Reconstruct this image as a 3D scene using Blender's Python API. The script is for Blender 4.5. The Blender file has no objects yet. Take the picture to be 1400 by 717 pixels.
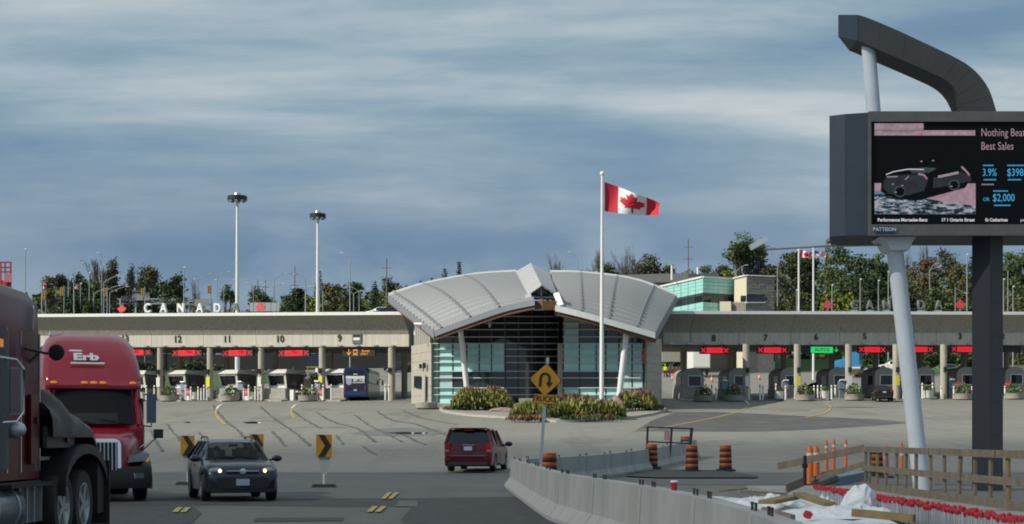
import bpy, bmesh, math, random, re
from mathutils import Vector, Matrix, Euler
from mathutils.geometry import tessellate_polygon
from mathutils import noise as mnoise
R = math.radians
SC = bpy.context.scene
COL = SC.collection
rnd = random.Random(7)

# ------------------------------------------------------------------ camera
F, CX, HY, ZC = 2200.0, 700.0, 600.0, 1.5     # focal length and principal point in photo pixels, eye height
cam = bpy.data.cameras.new("camera")
cam.sensor_width = 36.0
cam.lens = F / 1400.0 * 36.0
cam.shift_y = (HY - 358.5) / 1400.0
cam.clip_start, cam.clip_end = 0.3, 9000.0
cam_o = bpy.data.objects.new("camera", cam)
cam_o.location = (0, 0, ZC)
cam_o.rotation_euler = (R(90), 0, 0)
COL.objects.link(cam_o)
SC.camera = cam_o
SC.view_settings.view_transform = 'Standard'
SC.view_settings.look = 'None'
SC.view_settings.exposure = 0.0
SC.view_settings.gamma = 1.0
SC.view_settings.use_curve_mapping = False
SC.cycles.filter_width = 1.9
SC.cycles.max_bounces = 6
SC.cycles.transparent_max_bounces = 12

# ------------------------------------------------------------------ sun and sky
SUN_EL, SUN_BACK = R(36), R(25)               # the sun stands to the left, a touch behind the camera
sdir = Vector((-math.cos(SUN_EL) * math.cos(SUN_BACK), -math.cos(SUN_EL) * math.sin(SUN_BACK), math.sin(SUN_EL)))
sun = bpy.data.lights.new("sun", 'SUN')
sun.energy = 4.6
sun.angle = R(0.55)
sun.color = (1.0, 0.93, 0.80)
sun_o = bpy.data.objects.new("sun", sun)
sun_o.rotation_euler = (-sdir).to_track_quat('-Z', 'Y').to_euler()
COL.objects.link(sun_o)

W = bpy.data.worlds.new("World")
SC.world = W
W.use_nodes = True
wt = W.node_tree
for n in list(wt.nodes): wt.nodes.remove(n)
def wn(t, **k):
    n = wt.nodes.new(t)
    for a, b in k.items(): setattr(n, a, b)
    return n
def wl(a, b): wt.links.new(a, b)
out = wn('ShaderNodeOutputWorld'); bg = wn('ShaderNodeBackground'); bg.inputs[1].default_value = 0.095
wl(bg.outputs[0], out.inputs[0])
sky = wn('ShaderNodeTexSky', sky_type='NISHITA', sun_disc=False)
sky.sun_elevation = SUN_EL
sky.sun_rotation = math.atan2(sdir.x, sdir.y)
tc = wn('ShaderNodeTexCoord')
sep = wn('ShaderNodeSeparateXYZ'); wl(tc.outputs['Generated'], sep.inputs[0])
def wm(op, a, b=None, clamp=False):
    n = wn('ShaderNodeMath', operation=op, use_clamp=clamp)
    for i, v in enumerate((a, b)):
        if v is None: continue
        if isinstance(v, (int, float)): n.inputs[i].default_value = v
        else: wl(v, n.inputs[i])
    return n.outputs[0]
zz = wm('MAXIMUM', sep.outputs[2], 0.0)
den = wm('ADD', zz, 0.10)
cu, cv = wm('DIVIDE', sep.outputs[0], den), wm('DIVIDE', sep.outputs[1], den)
cmb = wn('ShaderNodeCombineXYZ'); wl(cu, cmb.inputs[0]); wl(cv, cmb.inputs[1])
def wmap(sc, loc):
    m = wn('ShaderNodeMapping'); wl(cmb.outputs[0], m.inputs[0])
    m.inputs['Scale'].default_value = sc; m.inputs['Location'].default_value = loc
    return m.outputs[0]
def wnoise(vec, s, det, rough, dist=0.0):
    n = wn('ShaderNodeTexNoise'); n.inputs['Scale'].default_value = s; n.inputs['Detail'].default_value = det
    n.inputs['Roughness'].default_value = rough; n.inputs['Distortion'].default_value = dist
    wl(vec, n.inputs['Vector']); return n.outputs[0]
def wramp(fac, stops):
    r = wn('ShaderNodeValToRGB'); wl(fac, r.inputs[0])
    e = r.color_ramp.elements
    while len(e) < len(stops): e.new(0.5)
    for el, (p, c) in zip(e, stops): el.position = p; el.color = (*c, 1)
    return r.outputs[0]
def wmix(f, a, b):
    m = wn('ShaderNodeMix', data_type='RGBA')
    if isinstance(f, (int, float)): m.inputs[0].default_value = f
    else: wl(f, m.inputs[0])
    for v, s in ((a, m.inputs[6]), (b, m.inputs[7])):
        if isinstance(v, tuple): s.default_value = (*v, 1)
        else: wl(v, s)
    return m.outputs[2]
# broad decks of stratus seen edge-on near the horizon (streaks), cumulus heads low down, blue air underneath
n1 = wnoise(wmap((0.42, 0.9, 1), (11.3, 8.1, 5)), 1.0, 7, 0.56, 0.25)
n2 = wnoise(wmap((1.5, 2.6, 1), (9.2, 4.1, 2)), 1.0, 6, 0.58, 0.5)
cl = wm('ADD', wm('MULTIPLY', n1, 0.78), wm('MULTIPLY', n2, 0.22))
deck = wramp(cl, [(0.34, (1.4, 2.45, 3.75)), (0.43, (2.05, 3.2, 4.45)), (0.50, (3.05, 4.25, 5.1)), (0.56, (4.6, 5.4, 5.95)), (0.63, (6.2, 6.8, 6.9))])
# clear slate-blue air low down
low = wmix(0.85, sky.outputs[0], (1.40, 2.35, 3.75))
m3 = wn('ShaderNodeMapping'); wl(tc.outputs['Generated'], m3.inputs[0]); m3.inputs['Scale'].default_value = (1.0, 1.0, 1.9)
n3 = wnoise(m3.outputs[0], 9.0, 6, 0.55, 0.2)
cum = wm('MULTIPLY', wm('SUBTRACT', n3, 0.50, True), 3.2, True)
n4 = wnoise(m3.outputs[0], 3.2, 4, 0.5, 0.3)
lowa = wmix(wm('MULTIPLY', wm('SUBTRACT', n4, 0.42, True), 4.0, True), low, (3.0, 3.95, 4.85))
low2 = wmix(wm('MULTIPLY', cum, 0.85), lowa, (3.6, 4.6, 5.4))
el = wn('ShaderNodeMapRange', interpolation_type='SMOOTHSTEP'); wl(sep.outputs[2], el.inputs[0])
el.inputs[1].default_value = 0.105; el.inputs[2].default_value = 0.205
elf = wm('ADD', el.outputs[0], wm('MULTIPLY', wm('SUBTRACT', n1, 0.5), 1.1), True)
wl(wmix(elf, low2, deck), bg.inputs[0])

# ------------------------------------------------------------------ pixels, depths and the lie of the land
def P(px, py, d): return Vector(((px - CX) * d / F, d, ZC + (HY - py) * d / F))
def s_(d): return F / d
KN = [(-60, 0), (55, 0), (65, .05), (80, .5), (100, 1.55), (130, 3.35), (164, 5.45), (200, 8.0), (235, 11.1), (260, 13.5),
      (300, 17.5), (400, 22.5), (700, 26), (3200, 30)]
def _lin(a):
    for (p, q), (p2, q2) in zip(KN, KN[1:]):
        if a <= p2: return q + (q2 - q) * (a - p) / (p2 - p)
    return KN[-1][1]
_T = [sum(_lin(i + k * 2) for k in range(-4, 5)) / 9 for i in range(-40, 3001)]
def prof(a):
    a = min(max(a, -39.0), 2999.0); i = int(math.floor(a)); t = a - i
    return _T[i + 40] * (1 - t) + _T[min(i + 41, 3040)] * t
def ss(a, b, v):
    t = min(max((v - a) / (b - a), 0), 1); return t * t * (3 - 2 * t)
def gz(x, y):
    return prof(y - 0.26 * max(0, -x - 10) * ss(100, 150, y))
def G(px, py):
    d = 12.0
    while d < 420:
        p = P(px, py, d)
        if p.z <= gz(p.x, d): break
        d += 0.2 if d < 120 else 0.4
    p = P(px, py, d); p.z = gz(p.x, d); return p
def GD(px, d):
    x = (px - CX) * d / F
    return Vector((x, d, gz(x, d)))

# ------------------------------------------------------------------ materials
_mats = {}
def mat(name, col, rough=0.6, metal=0.0, var=0.0, vscale=3.0, bump=0.0, bscale=20.0, spec=0.5, emit=None, estr=1.0, coat=0.0,
        col2=None, stretch=None, island=False):
    if name in _mats: return _mats[name]
    m = bpy.data.materials.new(name); m.use_nodes = True
    t = m.node_tree; b = t.nodes['Principled BSDF']
    b.inputs['Base Color'].default_value = (*col, 1); b.inputs['Roughness'].default_value = rough
    b.inputs['Metallic'].default_value = metal; b.inputs['Specular IOR Level'].default_value = spec
    b.inputs['Coat Weight'].default_value = coat
    if coat: b.inputs['Coat Roughness'].default_value = 0.05
    if emit:
        b.inputs['Emission Color'].default_value = (*emit, 1); b.inputs['Emission Strength'].default_value = estr
    if var or bump or col2:
        tcn = t.nodes.new('ShaderNodeTexCoord'); mp = t.nodes.new('ShaderNodeMapping')
        t.links.new(tcn.outputs['Object'], mp.inputs[0])
        if stretch: mp.inputs['Scale'].default_value = stretch
    if var or col2:
        if island:
            g = t.nodes.new('ShaderNodeNewGeometry'); f = g.outputs['Random Per Island']
        else:
            nz = t.nodes.new('ShaderNodeTexNoise'); nz.inputs['Scale'].default_value = vscale
            nz.inputs['Detail'].default_value = 6; nz.inputs['Roughness'].default_value = 0.62
            t.links.new(mp.outputs[0], nz.inputs['Vector'])
            rg = t.nodes.new('ShaderNodeMapRange'); t.links.new(nz.outputs[0], rg.inputs[0])
            rg.inputs[1].default_value = 0.3; rg.inputs[2].default_value = 0.7
            f = rg.outputs[0]
        mx = t.nodes.new('ShaderNodeMix'); mx.data_type = 'RGBA'
        t.links.new(f, mx.inputs[0])
        if col2: a, c = col, col2
        else: a, c = tuple(v * (1 - var) for v in col), tuple(v * (1 + var) for v in col)
        mx.inputs[6].default_value = (*a, 1); mx.inputs[7].default_value = (*c, 1)
        t.links.new(mx.outputs[2], b.inputs['Base Color'])
    if bump:
        nb = t.nodes.new('ShaderNodeTexNoise'); nb.inputs['Scale'].default_value = bscale; nb.inputs['Detail'].default_value = 5
        t.links.new(mp.outputs[0], nb.inputs['Vector'])
        bp = t.nodes.new('ShaderNodeBump'); bp.inputs['Strength'].default_value = bump; bp.inputs['Distance'].default_value = 0.03
        t.links.new(nb.outputs[0], bp.inputs['Height']); t.links.new(bp.outputs[0], b.inputs['Normal'])
    _mats[name] = m
    return m
def glass(name, tint, alpha, rough=0.03):
    """a pane one can look through: a tinted clear part under a glossy surface"""
    if name in _mats: return _mats[name]
    m = bpy.data.materials.new(name); m.use_nodes = True; t = m.node_tree
    b = t.nodes['Principled BSDF']; o = t.nodes['Material Output']
    b.inputs['Base Color'].default_value = (*tint, 1); b.inputs['Roughness'].default_value = rough
    tr = t.nodes.new('ShaderNodeBsdfTransparent'); tr.inputs[0].default_value = (*[0.55 + 0.45 * v for v in tint], 1)
    mx = t.nodes.new('ShaderNodeMixShader'); mx.inputs[0].default_value = alpha
    t.links.new(tr.outputs[0], mx.inputs[1]); t.links.new(b.outputs[0], mx.inputs[2]); t.links.new(mx.outputs[0], o.inputs[0])
    _mats[name] = m
    return m

# ------------------------------------------------------------------ mesh building
class MB:
    """collects shapes and links them as ONE mesh object"""
    def __init__(s): s.v = []; s.f = []; s.m = []; s.uv = None
    def add(s, vs, fs, m=0, M=None):
        o = len(s.v)
        s.v += [tuple(M @ Vector(v)) for v in vs] if M is not None else [tuple(v) for v in vs]
        for f in fs: s.f.append([i + o for i in f]); s.m.append(m)
        return s
    def box(s, c, size, rot=None, m=0, taper=None):
        x, y, z = size[0] / 2, size[1] / 2, size[2] / 2
        tx, ty = taper or (1, 1)
        vs = [(-x, -y, -z), (x, -y, -z), (x, y, -z), (-x, y, -z), (-x * tx, -y * ty, z), (x * tx, -y * ty, z), (x * tx, y * ty, z), (-x * tx, y * ty, z)]
        M = Matrix.Translation(Vector(c))
        if rot is not None: M = M @ (rot.to_4x4() if isinstance(rot, Matrix) else Euler(rot).to_matrix().to_4x4())
        return s.add(vs, [(0, 3, 2, 1), (4, 5, 6, 7), (0, 1, 5, 4), (1, 2, 6, 5), (2, 3, 7, 6), (3, 0, 4, 7)], m, M)
    def cyl(s, a, b, r0, r1=None, n=12, m=0, cap=True):
        a, b = Vector(a), Vector(b); r1 = r0 if r1 is None else r1
        d = (b - a); q = d.to_track_quat('Z', 'Y').to_matrix()
        vs = []
        for p, r in ((a, r0), (b, r1)):
            for i in range(n):
                t = 2 * math.pi * i / n
                vs.append(p + q @ Vector((r * math.cos(t), r * math.sin(t), 0)))
        fs = [(i, (i + 1) % n, n + (i + 1) % n, n + i) for i in range(n)]
        if cap: fs += [tuple(range(n - 1, -1, -1)), tuple(range(n, 2 * n))]
        return s.add(vs, fs, m)
    def tube(s, pts, r, n=8, m=0, r_end=None):
        pts = [Vector(p) for p in pts]; k = len(pts); vs = []
        for j, p in enumerate(pts):
            d = pts[min(j + 1, k - 1)] - pts[max(j - 1, 0)]
            q = d.to_track_quat('Z', 'Y').to_matrix()
            rr = r if r_end is None else r + (r_end - r) * j / max(k - 1, 1)
            for i in range(n):
                t = 2 * math.pi * i / n
                vs.append(p + q @ Vector((rr * math.cos(t), rr * math.sin(t), 0)))
        fs = [(j * n + i, j * n + (i + 1) % n, (j + 1) * n + (i + 1) % n, (j + 1) * n + i) for j in range(k - 1) for i in range(n)]
        fs += [tuple(range(n - 1, -1, -1)), tuple(range((k - 1) * n, k * n))]
        return s.add(vs, fs, m)
    def bar(s, a, b, w, h, m=0, up=(0, 0, 1)):
        """a rectangular bar from a to b, w across and h along up"""
        a, b, up = Vector(a), Vector(b), Vector(up)
        d = (b - a).normalized(); sd = d.cross(up).normalized(); u = sd.cross(d)
        vs = []
        for p in (a, b):
            for i, j in ((-1, -1), (1, -1), (1, 1), (-1, 1)): vs.append(p + sd * (w / 2 * i) + u * (h / 2 * j))
        return s.add(vs, [(3, 2, 1, 0), (4, 5, 6, 7), (0, 1, 5, 4), (1, 2, 6, 5), (2, 3, 7, 6), (3, 0, 4, 7)], m)
    def lathe(s, prof_, c=(0, 0, 0), n=16, m=0, axis='Z', cap=True):
        vs = []
        for r, z in prof_:
            for i in range(n):
                t = 2 * math.pi * i / n; a, b = r * math.cos(t), r * math.sin(t)
                p = (a, b, z) if axis == 'Z' else ((z, a, b) if axis == 'X' else (a, z, b))
                vs.append(Vector(p) + Vector(c))
        k = len(prof_)
        fs = [(j * n + i, j * n + (i + 1) % n, (j + 1) * n + (i + 1) % n, (j + 1) * n + i) for j in range(k - 1) for i in range(n)]
        if cap: fs += [tuple(range(n - 1, -1, -1)), tuple(range((k - 1) * n, k * n))]
        return s.add(vs, fs, m)
    def poly(s, pts, M=None, depth=0.0, m=0):
        """flat outline (x, y) pushed out along +z by depth"""
        tris = tessellate_polygon([[Vector((*p, 0)) for p in pts]])
        n = len(pts)
        vs = [(p[0], p[1], depth) for p in pts]
        fs = [tuple(t) for t in tris]
        a = sum(pts[i][0] * pts[(i + 1) % n][1] - pts[(i + 1) % n][0] * pts[i][1] for i in range(n))
        fs2 = []
        for t in fs:
            p, q, r = (pts[i] for i in t)
            if (q[0] - p[0]) * (r[1] - p[1]) - (q[1] - p[1]) * (r[0] - p[0]) < 0: t = (t[0], t[2], t[1])
            fs2.append(t)
        fs = list(fs2)
        if depth:
            vs += [(p[0], p[1], 0) for p in pts]
            fs += [tuple(n + i for i in reversed(t)) for t in fs2]
            for i in range(n):
                j = (i + 1) % n
                fs.append((i, n + i, n + j, j) if a > 0 else (j, n + j, n + i, i))
        return s.add(vs, fs, m, M)
    def grid(s, fn, nu, nv, m=0):
        vs = [fn(i / nu, j / nv) for j in range(nv + 1) for i in range(nu + 1)]
        fs = [(j * (nu + 1) + i, j * (nu + 1) + i + 1, (j + 1) * (nu + 1) + i + 1, (j + 1) * (nu + 1) + i) for j in range(nv) for i in range(nu)]
        return s.add(vs, fs, m)
    def rings(s, rings, m=0, cap=True, closed=True):
        n = len(rings[0]); vs = [p for r in rings for p in r]
        fs = [(j * n + i, j * n + (i + 1) % n, (j + 1) * n + (i + 1) % n, (j + 1) * n + i) for j in range(len(rings) - 1) for i in range(n if closed else n - 1)]
        if cap: fs += [tuple(range(n - 1, -1, -1)), tuple(range((len(rings) - 1) * n, len(rings) * n))]
        return s.add(vs, fs, m)
    def blob(s, c, r, seed=0, n=2, amp=0.15, m=0, sq=1.0):
        bm = bmesh.new(); bmesh.ops.create_icosphere(bm, subdivisions=n, radius=1.0)
        rg = random.Random(seed); ph = [rg.uniform(0, 6.3) for _ in range(6)]
        vs = []
        for v in bm.verts:
            p = v.co.normalized()
            k = 1 + amp * (math.sin(3 * p.x + ph[0]) * math.sin(3 * p.y + ph[1]) + 0.6 * math.sin(7 * p.z + ph[2]) * math.sin(6 * p.x + ph[3]) + .4 * math.sin(11 * p.y + ph[4]))
            vs.append((c[0] + p.x * r[0] * k, c[1] + p.y * r[1] * k, c[2] + p.z * r[2] * k))
        fs = [[q.index for q in f.verts] for f in bm.faces]; bm.free()
        return s.add(vs, fs, m)
    def mesh(s, name, mats, smooth=35):
        me = bpy.data.meshes.new(name)
        me.from_pydata([tuple(v) for v in s.v], [], s.f)
        for m in (mats if isinstance(mats, (list, tuple)) else [mats]): me.materials.append(m)
        if len(me.polygons): me.polygons.foreach_set('material_index', s.m)
        if s.uv:
            ul = me.uv_layers.new(name='UVMap')
            for lp in me.loops: ul.data[lp.index].uv = s.uv[lp.vertex_index]
        if smooth:
            me.polygons.foreach_set('use_smooth', [True] * len(me.polygons))
            me.set_sharp_from_angle(angle=R(smooth))
        me.update(); return me

_NW = dict(zip('1 2 3 4 5 6 7 8 9 10 11 12 13'.split(), 'one two three four five six seven eight nine ten eleven twelve thirteen'.split()))
def tag(o, label=None, cat=None, group=None, kind=None):
    if label: o['label'] = re.sub(r'\d+', lambda m: _NW.get(m.group(), m.group()), label)
    if cat: o['category'] = cat
    if group: o['group'] = group
    if kind: o['kind'] = kind
    return o
def thing(name, label, cat, loc=(0, 0, 0), rz=0.0, group=None):
    o = bpy.data.objects.new(name, None); COL.objects.link(o)
    o.empty_display_size = 0.2
    o.location = loc; o.rotation_euler = (0, 0, rz)
    return tag(o, label, cat, group)
def put(name, mesh, parent=None, loc=None, rot=None):
    o = bpy.data.objects.new(name, mesh); COL.objects.link(o)
    if parent is not None: o.parent = parent
    if loc is not None: o.location = loc
    if rot is not None: o.rotation_euler = rot
    return o
def part(name, mb, mats, parent=None, smooth=35, world=False, label=None):
    """one mesh object; world=True when the shapes were given in world coordinates under a placed, unturned root"""
    o = put(name, mb.mesh(name, mats, smooth), parent)
    if world and parent is not None: o.matrix_parent_inverse = Matrix.Translation(-Vector(parent.location))
    if label: o['label'] = label
    return o
def single(name, mb, mats, label, cat, group=None, smooth=35):
    return tag(part(name, mb, mats, None, smooth), label, cat, group)
def structure(name, mb, mats, smooth=35):
    return tag(part(name, mb, mats, None, smooth), kind='structure')
def kids(o): return [c for c in COL.objects if c.parent == o]
def copy_tree(o, parent=None, kids_of=None):
    c = o.copy(); COL.objects.link(c)
    if parent is not None: c.parent = parent
    for ch in o.children: copy_tree(ch, c)
    return c
_txt = {}
def text_mesh(txt, size, extrude=0.0, mats=None, align='CENTER', xs=1.0, bold=0.0, spacing=1.0):
    cu = bpy.data.curves.new("lettering", 'FONT')
    cu.body = txt; cu.size = size; cu.extrude = extrude; cu.align_x = align; cu.align_y = 'CENTER'; cu.offset = bold; cu.space_character = spacing
    cu.resolution_u = 3
    ob = bpy.data.objects.new("lettering", cu); COL.objects.link(ob)
    dg = bpy.context.evaluated_depsgraph_get(); dg.update()
    me = bpy.data.meshes.new_from_object(ob.evaluated_get(dg))
    bpy.data.objects.remove(ob); bpy.data.curves.remove(cu)
    if xs != 1.0:
        for v in me.vertices: v.co.x *= xs
    me.materials.clear()
    if mats: me.materials.append(mats)
    me.name = "lettering"
    return me
def text(name, txt, size, m, parent, loc, rot, **k):
    return put(name, text_mesh(txt, size, mats=m, **k), parent, loc, rot)
def frame3(o, x, y):
    """matrix whose local x, y run along the given world directions"""
    x = Vector(x).normalized(); z = x.cross(Vector(y)).normalized(); y = z.cross(x)
    M = Matrix((x, y, z)).transposed().to_4x4(); M.translation = Vector(o); return M
def ribbon(pts, w, dz=0.02, jit=0.0, step=None, seed=0):
    """a flat strip draped on the land along world points"""
    rg = random.Random(seed); P2 = []
    for a, b in zip(pts, pts[1:]):
        n = max(1, int((b - a).length / (step or 1.5)))
        for i in range(n): P2.append(a.lerp(b, i / n))
    P2.append(pts[-1])
    L, Rr = [], []
    for i, p in enumerate(P2):
        d = P2[min(i + 1, len(P2) - 1)] - P2[max(i - 1, 0)]; sd = Vector((d.y, -d.x, 0)).normalized()
        ww = w / 2 * (1 + (rg.uniform(-.5, .5) if jit else 0)); q = p + sd * rg.uniform(-jit, jit)
        for arr, k in ((L, -1), (Rr, 1)):
            v = q + sd * ww * k; v.z = gz(v.x, v.y) + dz; arr.append(v)
    mb = MB(); n = len(L)
    mb.add(L + Rr, [(i, n + i, n + i + 1, i + 1) for i in range(n - 1)])
    return mb
def patch(pts, dz=0.02, n=14):
    """a flat area draped on the land; outline given as world points, filled as a fan of thin rings"""
    c = sum(pts, Vector()) / len(pts); mb = MB(); vs = []; k = len(pts)
    for j in range(n + 1):
        for p in pts:
            q = c.lerp(p, j / n if j else 0.001); q.z = gz(q.x, q.y) + dz; vs.append(q)
    fs = [(j * k + i, j * k + (i + 1) % k, (j + 1) * k + (i + 1) % k, (j + 1) * k + i) for j in range(n) for i in range(k)]
    mb.add(vs, fs); return mb
def smooth_loop(pts, n=5):
    """closed Catmull-Rom through the points"""
    o = []; k = len(pts)
    for i in range(k):
        a, b, c, d = (Vector(pts[(i + j) % k]) for j in (-1, 0, 1, 2))
        for t in range(n):
            t /= n
            o.append(0.5 * ((2 * b) + (c - a) * t + (2 * a - 5 * b + 4 * c - d) * t * t + (3 * b - a - 3 * c + d) * t ** 3))
    return o
def smooth_path(pts, n=6):
    o = []; k = len(pts)
    for i in range(k - 1):
        a, b, c, d = (Vector(pts[min(max(i + j, 0), k - 1)]) for j in (-1, 0, 1, 2))
        for t in range(n):
            t /= n
            o.append(0.5 * ((2 * b) + (c - a) * t + (2 * a - 5 * b + 4 * c - d) * t * t + (3 * b - a - 3 * c + d) * t ** 3))
    o.append(Vector(pts[-1])); return o
# ------------------------------------------------------------------ the setting: land, plaza, road, markings
M_WHITE = mat("white_paint", (.78, .78, .76), .45, var=.06, vscale=6)
M_STEEL = mat("galvanised_steel", (.50, .52, .54), .38, .7, var=.1, vscale=8)
M_DARKMETAL = mat("dark_metal", (.03, .032, .036), .45, .4)
M_BLACK = mat("black_rubber", (.014, .014, .015), .7)
M_CHROME = mat("chrome", (.72, .73, .75), .14, 1.0)
M_YELLOW = mat("yellow_marking", (.46, .32, .07), .65, var=.35, vscale=9)
M_WHITELINE = mat("white_marking", (.62, .62, .58), .65, var=.18, vscale=9)

def concrete_ground(name, a, b, crackscale):
    m = bpy.data.materials.new(name); m.use_nodes = True; t = m.node_tree; bs = t.nodes['Principled BSDF']
    tcn = t.nodes.new('ShaderNodeTexCoord')
    def nz(scale, det, vec=None, st=None):
        n = t.nodes.new('ShaderNodeTexNoise'); n.inputs['Scale'].default_value = scale; n.inputs['Detail'].default_value = det
        n.inputs['Roughness'].default_value = .65
        mp = t.nodes.new('ShaderNodeMapping'); t.links.new(tcn.outputs['Object'], mp.inputs[0])
        if st: mp.inputs['Scale'].default_value = st
        t.links.new(mp.outputs[0], n.inputs['Vector']); return n.outputs[0]
    def mr(v, lo, hi):
        n = t.nodes.new('ShaderNodeMapRange'); t.links.new(v, n.inputs[0]); n.inputs[1].default_value = lo; n.inputs[2].default_value = hi; return n.outputs[0]
    def mix(f, x, y, bt='MIX', k=None):
        n = t.nodes.new('ShaderNodeMix'); n.data_type = 'RGBA'; n.blend_type = bt
        if isinstance(f, float): n.inputs[0].default_value = f
        else: t.links.new(f, n.inputs[0])
        for v, s in ((x, 6), (y, 7)):
            if isinstance(v, tuple): n.inputs[s].default_value = (*v, 1)
            else: t.links.new(v, n.inputs[s])
        return n.outputs[2]
    c = mix(mr(nz(.09, 5, st=(1, 1, 0)), .35, .68), a, b)
    c = mix(mr(nz(1.3, 8, st=(.35, 1, 0)), .40, .75), c, tuple(v * .72 for v in a))
    sp = nz(14, 3, st=(1, 1, 0))
    c = mix(mr(sp, .3, .7), c, mix(.5, c, tuple(v * .55 for v in a)))
    tyre = mr(nz(.5, 4, st=(1.0, .035, 0)), .52, .75)       # long worn wheel tracks
    n = t.nodes.new('ShaderNodeMath'); n.operation = 'MULTIPLY'; t.links.new(tyre, n.inputs[0]); n.inputs[1].default_value = .55
    c = mix(n.outputs[0], c, tuple(v * .5 for v in a))
    t.links.new(c, bs.inputs['Base Color']); bs.inputs['Roughness'].default_value = .82
    bp = t.nodes.new('ShaderNodeBump'); bp.inputs['Strength'].default_value = .25; bp.inputs['Distance'].default_value = .02
    t.links.new(nz(9, 6), bp.inputs['Height']); t.links.new(bp.outputs[0], bs.inputs['Normal'])
    _mats[name] = m; return m
M_PLAZA = concrete_ground("plaza_concrete", (.252, .243, .210), (.30, .288, .25), .3)
M_ROAD = concrete_ground("worn_road_concrete", (.125, .128, .122), (.165, .165, .157), .3)
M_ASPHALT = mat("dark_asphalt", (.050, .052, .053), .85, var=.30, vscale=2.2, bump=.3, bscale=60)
M_SEAL = mat("crack_sealant", (.085, .082, .074), .6, var=.3, vscale=6)
M_WET = mat("wet_concrete", (.13, .125, .11), .35, var=.2, vscale=2)
M_WATER = mat("standing_water", (.05, .055, .06), .03, spec=.6)
M_GRASS = mat("mown_grass", (.035, .075, .018), .9, col2=(.075, .12, .032), vscale=.6, bump=.5, bscale=8)
M_EARTH = mat("rough_ground", (.13, .12, .075), .95, col2=(.08, .10, .04), vscale=.25, bump=.5, bscale=4)
M_KERB = mat("kerb_concrete", (.36, .35, .31), .8, var=.14, vscale=4, bump=.2, bscale=15)
M_SLAB = mat("new_concrete", (.33, .325, .30), .85, var=.14, vscale=1.4, bump=.15, bscale=25)
M_DIRT = mat("construction_dirt", (.16, .15, .135), .95, var=.3, vscale=1.3, bump=.6, bscale=9)

def frange(a, b, s):
    o = []
    while a < b - 1e-6: o.append(a); a += s
    return o + [b]
def sheet(xs, ys, dz):
    mb = MB(); n = len(xs)
    mb.add([(x, y, gz(x, y) + (dz(x, y) if callable(dz) else dz)) for y in ys for x in xs],
           [(j * n + i, j * n + i + 1, (j + 1) * n + i + 1, (j + 1) * n + i) for j in range(len(ys) - 1) for i in range(n - 1)])
    return mb
xs = [-3000, -1500, -700, -400, -250, -160] + frange(-120, 120, 5) + [160, 250, 400, 700, 1500, 3000]
ys = [-60, -30] + frange(-20, 300, 2.5) + frange(310, 440, 10) + [500, 600, 800, 1200, 2000, 3000]
structure("ground", sheet(xs, ys, -.14), M_EARTH)
structure("road", sheet(frange(-60, 3, 3), frange(-20, 66, 2), 0.0), M_ROAD)
def plaza_x(a, b): return frange(a, b, 3)
structure("plaza_pavement", sheet(frange(-90, 90, 3), frange(66, 206, 2), 0.0), M_PLAZA)
structure("rear_plaza_pavement", sheet(frange(-75, 75, 3), frange(206, 258, 2), 0.0), M_PLAZA)
structure("side_pavement", sheet(frange(3, 90, 3), frange(52, 66, 2), 0.0), M_ROAD)
structure("work_area_ground", sheet(frange(3, 60, 3), frange(-20, 52, 2), -0.01), M_DIRT)

# dark asphalt strips, truck shadows put into them too, and pale repair slabs
def pxpatch(name, m, px, dz, n=10): return structure(name, patch([G(*p) for p in px], dz, n), m)
pxpatch("shaded_asphalt_strip", M_ASPHALT, [(120, 682), (300, 681), (420, 682), (560, 682), (704, 680), (735, 693), (600, 693), (470, 694), (330, 692), (110, 691)], .006)
pxpatch("shaded_asphalt_apron", M_ASPHALT, [(566, 692), (640, 692), (735, 692), (772, 722), (800, 740), (580, 740), (548, 712)], .010)
pxpatch("shaded_asphalt_patch", M_ASPHALT, [(352, 709), (470, 709), (468, 713.5), (346, 714)], .010)
pxpatch("shaded_asphalt_patch", M_ASPHALT, [(60, 692), (262, 692), (276, 703), (262, 717), (60, 740)], .010)
pxpatch("repair_slab", M_ROAD, [(546, 686), (572, 686), (570, 694), (540, 694)], .016, 4)
pxpatch("dark_pavement_band", mat("dark_pavement", (.088, .086, .082), .85, var=.35, vscale=.5, bump=.3, bscale=40), [(868, 590), (892, 575), (925, 564), (980, 563.5), (1040, 566.5), (1120, 570.5), (1200, 574), (1245, 578.5), (1190, 583), (1120, 587.5), (1040, 590.5), (960, 590.5)], .014, 12)  # darker band of pavement across the right of the plaza
pxpatch("wet_pavement", M_WET, [(478, 593), (520, 587), (560, 585), (600, 588), (612, 592), (590, 596.5), (540, 597), (500, 596)], .014)
for q in ([(524, 592.4), (550, 591.2), (586, 592.2), (584, 594.2), (548, 594.6)], [(332, 578), (346, 577.2), (358, 578), (356, 579.6), (338, 579.6)], [(250, 577.8), (256, 577), (262, 577.8), (256, 579.2)]):
    pxpatch("puddle", M_WATER, q, .02, 4)

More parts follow.
